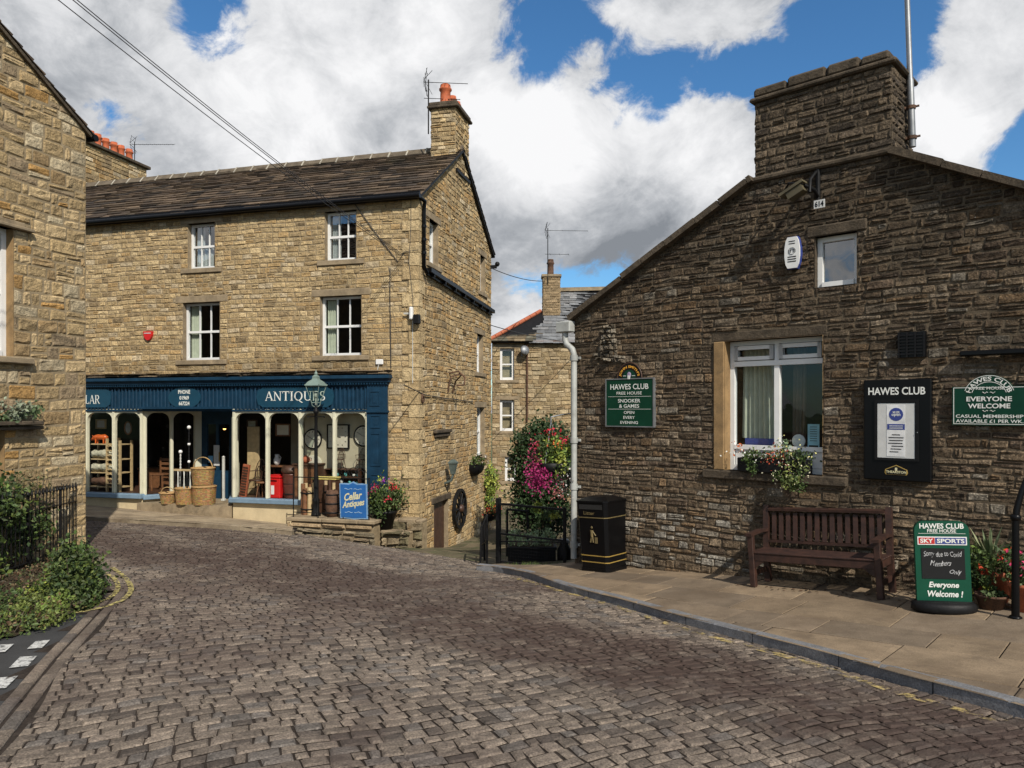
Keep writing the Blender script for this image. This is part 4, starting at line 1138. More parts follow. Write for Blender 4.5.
for k in range(7):
    x = BS.px([92,101,108,116,124,131,139][k], 160)[0]+1.2-.15
    c = MB(); s_ = [1.0,1.15,1.15,1.1,1.1,1.1,1.1][k]
    c.lathe([(r*s_*.95, z*s_*1.05) for r, z in pot], 12, (x, .33, ztop)); c.build('chimney_pot', M_['offwhite'] if k == 0 else POT, ch, BC)
aerial('television_aerial', 'grey lattice aerial at the end of the long row of orange chimney pots', BC.w(3.95, ztop+.0, -.4), math.radians(0), .95, [(.85,1.6,10,.25,True)])

# ------------------------------------------------------------------ far house down the alley
rh = random.Random(41)
fh = thing('far_house', 'small tan stone house at the end of the alley with grey slate roof', 'building', M=HF.M)
ZH = E+(409-341)/F*30; W2 = 6.5
regH = [(0,-2),(W2,-2),(W2,ZH),(0,ZH)]
hw = [HF.rect(500,348.5,514,380), HF.rect(500,400,514,431), HF.rect(505,457,516.5,481)]
m = MB(); backing(m, regH, hw); m.build('wall', M_['mortar'], fh, HF)
m = MB(); stones(m, regH, [q for (a,b,c_,d) in hw for q in ((a,b,c_,d),(a-.15,b+.15,d,d+.16),(a-.15,b+.15,c_-.1,c_))], (.12,.2), (.25,.55), .03, .014, rh, palf(rh, [(.36,.28,.17),(.33,.25,.14),(.40,.32,.20),(.28,.20,.11)]), warp=.02)
m.build('stonework', M_['stone'], fh, HF)
for r in hw: sash_window(fh, HF, r, 1, curtains='none', fw=.09, depth=.1)
m = MB(); m.box(0.02, W2, .3, 8, -2, ZH-.02); m.build('wall', M_['mortar'], fh, HF)
HS = [(.16,.165,.17),(.13,.135,.14),(.19,.19,.19)]
def far_pt(u, v, Y): return Vector(((u-512)/F*Y, Y, E-(v-HZ)/F*Y))
ea, eb = far_pt(529,342,29.85), far_pt(640,342,29.85); rr, ra = far_pt(600,289,32.6), far_pt(559,291,32.6); rr = far_pt(640,289,32.6)
upv = (ra-far_pt(559,342,29.85)); LL = upv.length
rf = MB(); roof_deck(rf, [ea, eb, rr, ra], .08)
back = [ra, rr, rr+Vector((0,3,-2.1)), ra+Vector((-1.2,3,-2.1))]; roof_deck(rf, back, .08)
ro = rf.build('roof', M_['blackrough'], fh, ident)
sm = MB(); U = Vector((1,0,0)); base = ea.copy(); sl = (ra-ea).x/((ra-ea)-Vector(((ra-ea).x,0,0))).length
upn = Vector((0,(ra-ea).y,(ra-ea).z)); LLn = upn.length; upn.normalize(); nr = U.cross(upn)
slates(sm, base, U, upn, nr, 0, 4.6, LLn, (.2,.26), (.22,.4), rh, HS, over=.08, thick=.02, clip=lambda a, z: a > z*sl)
sm.build('slates', M_['slategrey'], ro, ident)
c = MB(); a_ = far_pt(557,290,32.6); b_ = far_pt(640,288,32.6); c.bar(a_, b_, .3, .16); c.build('ridge', M_['dressed'], ro, ident)
# lower hipped roof of brown slates with an orange ridge
P0, P1, P2, P3 = far_pt(489,341,29.8), far_pt(530,342,29.8), far_pt(549,308,31.6), far_pt(541,312,31.4)
rf = MB(); roof_deck(rf, [P0, P1, P2, P3], .07); ro2 = rf.build('roof', M_['blackrough'], fh, ident)
sm = MB(); upn = Vector((0,1.8,1.2)).normalized(); sl2 = (P3-P0).x/2.1
slates(sm, P0+Vector((0,0,.02)), U, upn, U.cross(upn), 0, 2.6, 2.0, (.18,.24), (.25,.5), rh, [(.15,.13,.09),(.12,.11,.08),(.17,.13,.08)], over=.06, thick=.025, clip=lambda a, z: a > z*sl2*1.02 and a < 1.8+z*.45)
sm.build('slates', M_['slatebrown'], ro2, ident)
c = MB()
for k in range(9):
    t0, t1 = k/9, (k+.94)/9; c.tube([P0.lerp(P3, t0)+Vector((0,0,.05)), P0.lerp(P3, t1)+Vector((0,0,.05))], .085, 8)
c.build('ridge', M_['terra'], ro2, ident)
FC = Frame(*far_pt(543,300,31.2)[:2], 1, 0)
zc = far_pt(543,277,31.2).z
ch = stone_block(fh, 'chimney', FC, .72, .6, 5.5, zc, rh, [(.30,.22,.13),(.26,.19,.11)], rows=(.1,.14), lens=(.18,.36))
c = MB(); c.box(-.06,.78,-.06,.66,zc,zc+.12,bev=.02); c.build('cap', M_['dressed'], ch, FC)
c = MB(); c.lathe([(r*1.1, z*1.5) for r, z in pot], 12, (.33,.3,zc+.12)); c.build('chimney_pot', M_['rust'], ch, FC)
aerial('television_aerial', 'thin dark aerial on a tall mast beside the far chimney pot', FC.w(.2, zc-.3, .05), math.radians(3), 2.35, [(2.25,1.7,4,.15,True),(1.25,.9,3,.3,False)])
c = MB(); c.tube([(1.42,-.06,2.0),(1.42,-.06,ZH-.1)], .04, 6); c.tube([(-.02,-.1,ZH-.05),(W2,-.1,ZH-.05)], .06, 6); c.build('downpipe', M_['rust'], fh, HF)
dt = thing('satellite_dish', 'small grey satellite dish on the wall of the far house', 'dish', M=on_wall(HF, *HF.px(525,350,.3), .0))
c = MB(); c.lathe([(.001,.06),(.1,.045),(.18,.01),(.2,-.02)], 16, M=Matrix.Translation((0,-.32,0)) @ Matrix.Rotation(math.radians(75),4,'X') @ Matrix.Rotation(.4,4,'Y')); c.build('reflector', M_['metal'], dt)
c = MB(); c.tube([(-.12,0,-.15),(-.1,-.2,-.12),(0,-.3,0)], .02, 6); c.tube([(0,-.3,-.15),(.05,-.55,-.05)], .01, 5); c.box(-.16,-.08,-.02,.0,-.22,-.08); c.build('arm', M_['metal'], dt)
# ------------------------------------------------------------------ the shop front
rq = random.Random(77)
zf0 = AF.px(300,411.5)[1]; zf1 = AF.px(300,386)[1]; zct = 3.30; zar = zf0-.04; zsl = AF.px(250,498)[1]; zfl = .10
sx = lambda u: AF.px(u, 450)[0]
R0_, R1_, D0_, D1_, DD = sx(142), sx(233), -6.85, -5.72, 1.2
sL, sR = -10.4, sx(368)
# ribbed fascia with its cornice
f = MB(); f.box(sL-.3, sR+.02, .0, .22, zf0, zf1+.02)
x = sL-.3
while x < sR-.0: f.box(x+.006, x+.066, -.034, 0, zf0+.05, zf1-.01, bev=.012); x += .11
f.box(sL-.3, sR+.0, -.035, 0, zf0, zf0+.045)
fo = f.build('fascia', M_['blue'], ant, AF)
f = MB(); f.box(sL-.3, -.72, -.07, .2, zf1, zf1+.07); f.box(sL-.3, -.68, -.13, .2, zf1+.07, zf1+.13); f.box(sL-.3, -.64, -.2, .2, zf1+.16, zct-.01)
x = sL-.3
while x < -.75: f.box(x, x+.035, -.115, -.07, zf1+.02, zf1+.06); x += .07
f.box(sL-.3, -.66, -.15, .2, zf1+.13, zf1+.16)
f.build('cornice', M_['blue'], ant, AF)
# sign boards on the fascia and their lettering
def board_poly(x0, x1, z0, z1):
    c = (x1-x0)*.07; zm = (z0+z1)/2
    return [(x0+c*1.2,z0),(x1-c*1.2,z0),(x1-c*.8,z0+c*.3),(x1-c*.3,z0+c*.5),(x1,zm),(x1-c*.3,z1-c*.5),(x1-c*.8,z1-c*.3),(x1-c*1.2,z1),(x0+c*1.2,z1),(x0+c*.8,z1-c*.3),(x0+c*.3,z1-c*.5),(x0,zm),(x0+c*.3,z0+c*.5),(x0+c*.8,z0+c*.3)]
bz0, bz1 = zf0+.10, zf1-.03
a0, a1 = sx(263), sx(329.5)
f = MB(); TB = material('teal_blue_paint', (.006,.048,.085), .5, var=.15)
f.prism(board_poly(a0-.16, a1+.14, bz0, bz1), -.045, -.02); f.build('sign_board', TB, fo, AF)
cx_ = sx(102.5)+.06; f = MB(); f.prism(board_poly(cx_-1.6, cx_+.25, bz0, bz1), -.045, -.02); f.build('sign_board', TB, fo, AF)
f = MB(); px_ = sx(185.5); f.prism([(px_+.42*math.cos(t*PI/12)*1.15, (bz0+bz1)/2+.27*math.sin(t*PI/12)) for t in range(24)], -.045, -.02)
f.build('sign_board', TB, fo, AF)
f = MB(); hh = AF.px(295,392.5)[1]-AF.px(295,402)[1]
put(f, serif('ANTIQUES'), (a0+a1)/2, AF.px(295,397.0)[1], (a1-a0)*.90, hh*1.2, -.05)
f.build('lettering', M_['letter'], fo, AF); f = MB()
put(f, serif('LAR'), cx_-.33, AF.px(95,399.5)[1], .47, hh*1.0, -.05)
words(f, 'CEL', cx_-.90, AF.px(95,399.5)[1], .55, hh*1.0, -.05)
zc_ = (bz0+bz1)/2
f.build('lettering', M_['letter'], fo, AF); f = MB()
words(f, 'PHONE', px_, zc_+.15, .36, .10, -.05, .03); words(f, '01969', px_, zc_+.0, .28, .10, -.05, .03); words(f, '667224', px_, zc_-.14, .32, .10, -.05, .03)
f.build('lettering', M_['letter'], fo, AF)
# right pilaster with raised panels
f = MB(); x0, x1 = sR, sx(388)
f.box(x0, x1, -.06, .2, -.3, zf1); f.box(x0-.0, x1+.03, -.10, .19, zf0-.02, zf0+.03)
for (u0, v0, u1, v1) in [(371,391,381,406),(371.5,415,381.5,428),(371.5,433,381.5,466),(371.5,474,381.5,500)]:
    p0, z1 = AF.px(u0, v0); p1, z0 = AF.px(u1, v1); e = .022
    f.box(p0, p1, -.075, -.06, z0, z0+e); f.box(p0, p1, -.075, -.06, z1-e, z1); f.box(p0, p0+e, -.075, -.06, z0+e, z1-e); f.box(p1-e, p1, -.075, -.06, z0+e, z1-e)
    f.box(p0+.07, p1-.07, -.068, -.06, z0+.07, z1-.07, bev=.006)
f.build('pilaster', M_['blue'], ant, AF)
def lights(fr, xs, zb, zt, name, y=0.0, w=.04, arch=.21, dep=.09, sillz=True, panels=None):
    f = MB()
    for x in xs: f.box(x-w, x+w, y-.02, y+dep, zb, zt+.1, bev=.01); f.box(x-w*.45, x+w*.45, y-.04, y-.02, zb, zt-.1, bev=.008)
    for a, b in zip(xs[:-1], xs[1:]):
        a += w; b -= w; r = min(arch, (b-a)*.42)
        f.box(a, b, y, y+dep, zt, zt+.1)
        for sgn, c in ((1, a), (-1, b)):
            P = [(c, zt)]+[(c+sgn*(r-r*math.cos(t)), zt-r+r*math.sin(t)) for t in [i*PI/2/8 for i in range(8, -1, -1)]]
            f.prism(P, y, y+dep)
    o = f.build(name, M_['cream'], ant, fr)
    g = MB(); g.add([(xs[0], y+.05, zb), (xs[-1], y+.05, zb), (xs[-1], y+.05, zt), (xs[0], y+.05, zt)], [(0,1,2,3)]); g.build('pane', M_['shopglass'], o, fr)
    if sillz:
        s = MB(); s.box(xs[0]-.07, xs[-1]+.07, y-.12, y+.12, zb-.12, zb, bev=.015); s.build('sill', M_['bluegrey'], o, fr)
        s = MB(); s.box(xs[0]-.03, xs[-1]+.03, y-.0, y+.1, -.45, zb-.12); s.build('stall_riser', M_['riser'], o, fr)
    return o
w1 = lights(AF, [sL, sx(86)-.0, sx(113.5), R0_-.02], zsl, zar, 'shop_window')
w2 = lights(AF, [R1_+.03, sx(267), sx(300), sx(334), sR-.03], zsl, zar, 'shop_window')
pL0, pL1 = AF.w(R0_, 0, -.02), AF.w(D0_, 0, -DD); RL = Frame(pL0.x, pL0.y, pL1.x-pL0.x, pL1.y-pL0.y); lenL = (pL1-pL0).length
pR0, pR1 = AF.w(D1_, 0, -DD), AF.w(R1_, 0, -.02); RR = Frame(pR0.x, pR0.y, pR1.x-pR0.x, pR1.y-pR0.y); lenR = (pR1-pR0).length
lights(RL, [.06, lenL*.5, lenL-.06], zsl-.03, zar, 'shop_window', arch=.2)
lights(RR, [.06, lenR*.5, lenR-.06], zsl-.03, zar, 'shop_window', arch=.2)
f = MB(); f.box(lenL-.13, lenL+.04, -.05, .1, zfl, zf0); f.build('pilaster', M_['cream'], ant, RL)
f = MB(); f.box(.02, .30, -.04, .08, zfl, zf0, bev=.01); f.build('pilaster', M_['cream'], ant, RR)
# recessed door, ceiling of the recess, floor and step
yd = DD
f = MB(); f.box(D0_, D1_, yd, yd+.05, zfl, zfl+.75); f.box(D0_, D0_+.24, yd, yd+.05, zfl+.75, zf0); f.box(D1_-.2, D1_, yd, yd+.05, zfl+.75, zf0); f.box(D0_+.24, D1_-.2, yd, yd+.05, zf0-.35, zf0)
f.box(D0_+.52, D0_+.60, yd-.01, yd+.05, zfl+.75, zf0-.35)
do = f.build('door', M_['blue'], ant, AF)
f = MB(); f.add([(D0_+.24, yd+.02, zfl+.75),(D1_-.2, yd+.02, zfl+.75),(D1_-.2, yd+.02, zf0-.35),(D0_+.24, yd+.02, zf0-.35)], [(0,1,2,3)]); f.build('pane', M_['shopglass'], do, AF)
f = MB(); f.tube([(D0_+.65, yd-.05, zfl+1.0),(D0_+.65, yd-.05, zfl+1.25)], .015, 6); f.build('handle', M_['gold'], do, AF)
f = MB(); q = AF.px(216.5, 447, -yd+.02); f.box(q[0]-.09, q[0]+.09, yd-.02, yd-.012, q[1]-.5, q[1]+.05); f.build('notice', M_['paper'], do, AF)
f = MB(); q = AF.px(211, 457, -yd+.02); f.box(q[0]-.09, q[0]+.05, yd-.012, yd-.004, q[1]-.15, q[1]+.03); f.build('sticker', material('sky_blue_print', (.12,.35,.6), .6), do, AF)
f = MB(); P = [AF.w(R0_-.05,0,.12), AF.w(R1_+.05,0,.12), AF.w(D1_+.02,0,-DD-.1), AF.w(D0_-.02,0,-DD-.1)]
vs = [Vector((p.x,p.y,zz)) for zz in (-.4, zfl) for p in P]; f.add(vs, [(0,1,2,3),(4,5,6,7),(0,1,5,4),(1,2,6,5),(2,3,7,6),(3,0,4,7)])
f.build('doorstep', M_['dressed'], ant, ident)
f = MB(); vs = [Vector((p.x,p.y,zz)) for zz in (zf0+.06, zf0+.12) for p in P]; f.add(vs, [(0,1,2,3),(4,5,6,7),(0,1,5,4),(1,2,6,5),(2,3,7,6),(3,0,4,7)]); f.build('recess_ceiling', M_['blue'], ant, ident)
# the shop rooms behind the glass
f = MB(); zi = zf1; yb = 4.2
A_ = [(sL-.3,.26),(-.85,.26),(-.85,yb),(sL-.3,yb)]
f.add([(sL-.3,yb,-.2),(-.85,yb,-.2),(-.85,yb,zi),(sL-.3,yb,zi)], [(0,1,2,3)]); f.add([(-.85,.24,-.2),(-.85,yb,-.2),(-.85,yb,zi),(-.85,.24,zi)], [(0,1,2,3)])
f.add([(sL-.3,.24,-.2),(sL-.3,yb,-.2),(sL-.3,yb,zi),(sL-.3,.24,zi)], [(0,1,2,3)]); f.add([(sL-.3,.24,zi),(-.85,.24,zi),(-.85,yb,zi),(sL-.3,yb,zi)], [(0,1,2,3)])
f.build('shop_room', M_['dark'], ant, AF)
f = MB(); zd = zsl-.02
for poly in ([(sL,.1),(R0_,.1),(D0_-.02,DD+.05),(D0_-.02,yb-.02),(sL,yb-.02)], [(R1_,.1),(-.9,.1),(-.9,yb-.02),(D1_+.02,yb-.02),(D1_+.02,DD+.05)]):
    f.add([(p[0], p[1], zd) for p in poly], [tuple(range(len(poly)))])
f.add([(D0_-.02,DD+.06,zfl+.0),(D1_+.02,DD+.06,zfl),(D1_+.02,yb-.03,zfl),(D0_-.02,yb-.03,zfl)], [(0,1,2,3)])
f.build('shop_floor', M_['darkwood'], ant, AF)
f = MB(); f.box(-3.25, -.87, .54, .58, zd, zi-.02); f.box(-4.5,-4.05,1.9,1.96,zd,zi-.02); f.build('partition', M_['room'], ant, AF)
f = MB(); q0 = AF.px(247,440,-.9)[0]; q1 = AF.px(259,440,-.9)[0]; f.box(q0, q1, .9, .95, zd, zd+1.75, bev=.01); f.build('wood_panel', M_['blond'], ant, AF)

# ------------------------------------------------------------------ goods in the shop windows
def inside(u, v, depth, z=None):
    s, zz = AF.px(u, v, -depth); return on_wall(AF, s, zd if z is None else z, -depth)
K = 18.4/F
t = thing('storage_rack', 'pale wooden rack of folded bedding behind the left shop window', 'rack', M=inside(92, 470, .55))
f = MB(); W_, H_ = 1.12, 1.32
for x in (.02, .70, W_):
    for y in (-.2, .2): f.box(x-.025, x+.025, y-.025, y+.025, 0, H_+(.05 if x != .7 else .1))
f.build('post', M_['blond'], t)
f = MB()
for z in (.12, .5, .86, 1.26):
    f.box(0, W_, -.2, .2, z-.012, z+.012)
f.build('shelf', M_['blond'], t)
f = MB()
for k in range(9):
    z = .2+k*.125; f.tube([(.72,-.22,z),(.85,-.24,z+.03),(.95,-.22,z-.02),(W_-.02,-.2,z+.03)], .018, 5)
f.build('rung', M_['blond'], t)
for k, (z, x0, x1, lab) in enumerate([(.50,.05,.92,'crumpled pale quilt on the middle shelf of the pale rack'),(.86,.06,.94,'folded striped quilt on the upper shelf of the pale rack'),(.13,.05,.98,'dark rolled rug on the lowest shelf of the pale rack')]):
    f = MB(); n, m_ = 18, 8; hgt = .24
    vs = []
    for j in range(m_+1):
        for i in range(n+1):
            a = PI*2*j/m_; e = (1-abs(2*i/n-1)**6)
            r_ = (.12+.025*math.sin(i*1.7+j*2)+.02*math.sin(i*.7+k))*(.35+.65*e)
            vs.append((x0+(x1-x0)*i/n, -.05+math.cos(a)*r_*1.25, .015+.12+math.sin(a)*r_*.95))
    f.add(vs, [(j*(n+1)+i, j*(n+1)+i+1, (j+1)*(n+1)+i+1, (j+1)*(n+1)+i) for j in range(m_) for i in range(n)], None, True)
    Mq = inside(92,470,.55) @ Matrix.Translation((0,0,z)); w = Mq.translation
    o = f.build('quilt' if k < 2 else 'rug', M_['fabric'] if k < 2 else M_['rust'], None, Mq); tag(o, lab, 'quilt' if k < 2 else 'rug', 'bedding on the rack')
t = thing('pig_figure', 'orange pig figure standing on top of the pale wooden rack', 'figurine', M=inside(93, 430, .5, zd+1.275))
f = MB(); f.tube([(.0,0,.15),(.04,0,.16),(.10,0,.17),(.18,0,.175),(.28,0,.17),(.38,0,.175),(.44,0,.16),(.47,0,.15)], [.025,.045,.062,.075,.07,.078,.06,.02], 10)
f.tube([(.05,0,.15),(-.02,0,.115),(-.055,0,.10)], [.05,.035,.026], 8)
for x in (.12,.38):
    for y in (-.035,.035): f.tube([(x,y,.14),(x+.005,y,.06),(x,y,0)], [.028,.018,.016], 6)
for y in (-.035,.035): f.tube([(.04,y,.19),(.02,y*1.3,.225)], [.018,.004], 5)
f.tube([(.46,0,.17),(.49,.01,.19),(.50,0,.16)], .007, 5)
f.build('body', material('orange_glaze', (.62,.12,.02), .35, var=.2), t)
def wchair(name, label, M, sc=1.0, mat='darkwood', group=None):
    t = thing(name, label, 'chair', M=M @ Matrix.Scale(sc, 4) if False else M, group=group)
    g = MB(); g.lathe([(.001,.41),(.2,.41),(.215,.43),(.2,.45),(.001,.445)], 16); g.v = [(a*sc*1.02,b*sc,c*sc) for a,b,c in g.v]; g.build('seat', M_[mat], t)
    for sx_ in (-1,1):
        for sy in (-1,1):
            g = MB(); g.tube([(sx_*.13,sy*.13,.42),(sx_*.16,sy*.16,.25),(sx_*.175,sy*.175,.2),(sx_*.2,sy*.2,0)], [.014,.018,.014,.01], 6); g.v = [(a*sc,b*sc,c*sc) for a,b,c in g.v]; g.build('leg', M_[mat], t)
    g = MB(); bow = [(.19*math.cos(a), .17+.05*math.sin(a), .45+.52*math.sin(a)) for a in [PI*i/14 for i in range(15)]]; g.tube(bow, .012, 6)
    arm = [(-.23,-.12,.66),(-.23,.05,.66),(-.2,.17,.66),(0,.22,.66),(.2,.17,.66),(.23,.05,.66),(.23,-.12,.66)]; g.tube(arm, .012, 6)
    for i in range(-3,4):
        x = i*.05; h_ = math.sqrt(max(0,1-(x/.19)**2)); g.tube([(x,.16,.44),(x*1.05,.17+.05*h_,.45+.52*h_)], .006, 5)
    for sx_ in (-1,1): g.tube([(sx_*.2,-.1,.44),(sx_*.23,-.1,.66)], .01, 5)
    g.v = [(a*sc,b*sc,c*sc) for a,b,c in g.v]; g.build('backrest', M_[mat], t)
    g = MB(); g.tube([(-.16,0,.2),(.16,0,.2)], .008, 5); g.tube([(-.17,-.16,.2),(-.17,.16,.2)], .008, 5); g.tube([(.17,-.16,.2),(.17,.16,.2)], .008, 5); g.v = [(a*sc,b*sc,c*sc) for a,b,c in g.v]; g.build('stretcher', M_[mat], t)
    return t
wchair('windsor_chair', 'hoop back wooden chair left of the red post box in the shop window', inside(257,490,.55), .95)
wchair('windsor_chair', 'hoop back chair standing on the cabinet at the right end of the shop window', inside(361,470,.38,zd+.77), .5)
wchair('windsor_chair', 'small hoop back chair in front of the square clock', inside(340,470,.36,zd+.77), .5)
t = thing('ladderback_chair', 'brown wooden ladder back chair in the recess window beside the baskets', 'chair', M=inside(162,490,1.0))
for sx_ in (-.17,.17):
    g = MB(); g.box(sx_-.017,sx_+.017,.13,.165,0,.88); g.build('leg', M_['wood'], t); g = MB(); g.box(sx_-.017,sx_+.017,-.2,-.165,0,.43); g.build('leg', M_['wood'], t)
g = MB(); g.box(-.2,.2,-.21,.16,.42,.455,bev=.01); g.build('seat', M_['wood'], t)
g = MB(); [g.box(-.155,.155,.14,.16,z,z+.07) for z in (.55,.68,.79)]; g.build('backrest', M_['wood'], t)
# spindle stands with white knobs outside the recess window
for k, (u, h, lab) in enumerate([(180.5,1.32,'shorter white knobbed post standing behind the middle basket'),(189,1.95,'tall black bobbin post with white knobs behind the stacked baskets')]):
    s, _ = AF.px(u, 480, -.25)
    t = thing('bobbin_post', lab, 'post', M=on_wall(AF, s, zfl, -.25))
    f = MB(); prof = [(.04,0),(.04,.03),(.015,.04)]; z = .06
    while z < h-.08: prof += [(.014,z),(.026,z+.03),(.014,z+.06)]; z += .08
    prof += [(.012,h-.06)]; f.lathe(prof, 10); f.build('shaft', M_['blackrough'] if k else M_['offwhite'], t)
    f = MB(); f.ball((0,0,h-.02), .05, 10, 6); 
    f.build('knob', M_['white'], t)
    if k:
        for z in (1.05, 1.5): f = MB(); f.ball((0,0,z), .04, 10, 6); f.build('knob', M_['white'], t)
s, _ = AF.px(182, 480, -.1)
t = thing('spindle_stand', 'dark stand of turned spindles behind the middle wicker basket', 'stand', M=on_wall(AF, s, zfl, -.12))
f = MB(); f.box(-.26,.26,-.02,.02,.82,.87); f.box(-.26,.26,-.02,.02,.12,.16); f.build('rail', M_['blond'], t)
for i in range(6):
    x = -.23+.092*i; f = MB(); f.lathe([(.016,0),(.02,.2),(.012,.3),(.022,.45),(.012,.6),(.018,.82)], 8, (x,0,.02)); f.build('spindle', M_['offwhite'] if i % 2 else M_['blackrough'], t)
# wicker baskets on the doorstep
def basket(label, s, out, z, r0, r1, h, handle=0, lid=False):
    t = thing('wicker_basket', label, 'basket', M=on_wall(AF, s, z, out), group='wicker baskets on the shop step')
    f = MB(); n = 30; rows = int(h/.022); WC_ = [(.34,.20,.075),(.28,.16,.06),(.40,.25,.10)]
    for j in range(rows):
        z0 = h*j/rows; z1 = h*(j+1)/rows; ra = r0+(r1-r0)*j/rows
        for k in range(n):
            a, b = 2*PI*k/n, 2*PI*(k+1)/n; bu = .008 if (k+j) % 2 else -.004; am = (a+b)/2
            c = rq.choice(WC_); c = tuple(q*rq.uniform(.7,1.2) for q in c)
            P = [(ra*math.cos(a),ra*math.sin(a),z0),((ra+bu)*math.cos(am),(ra+bu)*math.sin(am),z0+.002),(ra*math.cos(b),ra*math.sin(b),z0),(ra*math.cos(b),ra*math.sin(b),z1),((ra+bu)*math.cos(am),(ra+bu)*math.sin(am),z1-.002),(ra*math.cos(a),ra*math.sin(a),z1)]
            f.add(P, [(0,1,4,5),(1,2,3,4)], c)
    f.lathe([(.001,.01),(r0*.98,.01)], n, col=(.2,.12,.05))
    f.lathe([(r1-.012,h-.02),(r1+.012,h-.02),(r1+.018,h),(r1+.01,h+.018),(r1-.012,h+.015),(r1-.014,h-.02)], n, col=(.36,.22,.09))
    if lid: f.lathe([(r1+.01,h+.01),(r1*.7,h+.03),(.001,h+.04)], n, col=(.33,.2,.08))
    f.build('body', M_['wicker'], t)
    if handle:
        f = MB(); f.tube([(r1*math.cos(a), 0, h+handle*math.sin(a)) for a in [PI*i/14 for i in range(15)]], .014, 6, (.38,.25,.11)); f.build('handle', M_['wicker'], t)
    return t
ow = .22
basket('small wicker basket with a hoop handle, leftmost on the shop step', AF.px(165.5,495,.1)[0], .02, zfl, .15, .20, .27, .14)
basket('plain open wicker basket between the small handled one and the stack', AF.px(182,495,.1)[0], .0, zfl, .20, .23, .40, 0)
basket('large wicker hamper at the bottom of the stack by the shop door', AF.px(204,495,-.1)[0], -.1, zfl, .26, .29, .45, 0, True)
basket('tall hoop handled wicker basket on top of the large hamper', AF.px(203,480,-.1)[0], -.1, zfl+.492, .235, .28, .42, .27)
s, _ = AF.px(223.5,480,-.8); t = tag((lambda f: (f.box(-.03,.03,-.03,.03,0,1.12,bev=.01), f.box(-.05,.05,-.05,.05,0,.06,bev=.01), f.lathe([(.03,1.12),(.045,1.15),(.001,1.18)], 8), f)[-1])(MB()).build('white_post', M_['offwhite'], None, on_wall(AF, s, zfl, -.8)), 'slim white wooden post leaning beside the open blue shop door', 'post')
s, z_ = AF.px(224.5,428.5,-1.9)
em = bpy.data.materials.new('lit_bulb'); em.use_nodes = True; em.node_tree.nodes['Principled BSDF'].inputs['Emission Color'].default_value = (1,.45,.12,1); em.node_tree.nodes['Principled BSDF'].inputs['Emission Strength'].default_value = 6
t = thing('lamp', 'small lit orange lamp hanging inside the shop doorway', 'lamp', M=on_wall(AF, s, z_, -1.9))
f = MB(); f.ball((0,0,0), .04, 10, 6); f.build('bulb', em, t); f = MB(); f.tube([(0,0,.04),(0,0,.5)], .006, 5); f.lathe([(.02,.05),(.09,.0)], 12); f.build('shade', M_['rust'], t)
# concertina gate, post box, churn
t = thing('folding_rack', 'narrow red brown wooden rack leaning behind the glass beside the doorway', 'rack', M=inside(243,490,.35))
f = MB(); Mx = Matrix.Rotation(.14, 4, 'Y'); f.box(-.09,.09,-.03,.03,0,.82,M=Mx); f.build('board', M_['terra'], t)
f = MB(); [f.box(-.075,.075,-.045,-.032,.04+.068*k,.08+.068*k,M=Mx) for k in range(11)]; f.build('slat', M_['darkwood'], t)
t = thing('post_box', 'bright red post box behind the shop window beside the hoop back chair', 'post box', M=inside(276.5,490,.35))
f = MB(); f.box(-.18,.18,-.13,.13,0,.50,bev=.02); f.box(-.2,.2,-.15,.15,.50,.55,bev=.02); f.box(-.15,.15,-.12,.12,.55,.58,bev=.02); f.build('body', M_['red'], t)
f = MB(); f.box(-.09,.09,-.137,-.13,.42,.45); f.build('slot', M_['black'], t); f = MB(); f.box(-.07,.02,-.137,-.131,.10,.32); f.build('plate', M_['white'], t)
t = thing('churn', 'tall brown ribbed barrel churn right of the red post box', 'barrel', M=inside(291,490,.4))
f = MB(); f.lathe([(.155,0),(.165,.02),(.185,.25),(.2,.5),(.2,.56),(.21,.58),(.21,.6),(.19,.62)], 20); f.build('body', material('oxblood_barrel', (.10,.03,.02), .4, var=.3), t)
f = MB(); f.lathe([(.21,.62),(.24,.66),(.24,.70),(.2,.8),(.001,.82)], 20); f.build('lid', M_['darkwood'], t)
for z in (.1,.35): f = MB(); f.lathe([(.186,z),(.186+.012,z+.01),(.19,z+.03)], 20); f.build('hoop', M_['blackrough'], t)
t = thing('cabinet', 'dark low cabinet behind the lamp post in the shop window', 'cabinet', M=inside(309,490,.32))
f = MB(); f.box(-.3,.3,-.2,.2,0,.84,bev=.01); f.box(-.33,.33,-.23,.22,.84,.88,bev=.01); f.build('body', M_['darkwood'], t)
f = MB(); f.box(-.26,-.01,-.212,-.2,.08,.76); f.box(.01,.26,-.212,-.2,.08,.76); f.build('door', M_['wood'], t)
t = thing('teapot', 'small round brown teapot on the dark cabinet', 'teapot', M=inside(306,470,.3,zd+.885))
f = MB(); f.lathe([(.05,0),(.09,.04),(.10,.09),(.07,.15),(.03,.17),(.02,.19),(.001,.2)], 14); f.tube([(-.09,0,.07),(-.16,0,.13),(-.17,0,.16)], [.02,.014,.01], 6); f.tube([(.09,0,.13),(.15,0,.12),(.14,0,.06),(.09,0,.05)], .01, 6); f.build('body', M_['terra'], t)
t = thing('arched_mirror', 'pale arched mirror leaning behind the dark cabinet', 'mirror', M=inside(313,470,.50,zd+.35))
f = MB(); P = [(-.24,0),(.24,0)]+[(.24*math.cos(a), .52+.2*math.sin(a)) for a in [PI*i/12 for i in range(13)]]; f.prism(P, 0, .03); f.build('frame', M_['cream'], t)
f = MB(); f.prism([(x*.86, .03+z*.93) for x, z in P], -.006, 0.0); f.build('glass', M_['clock'], t)
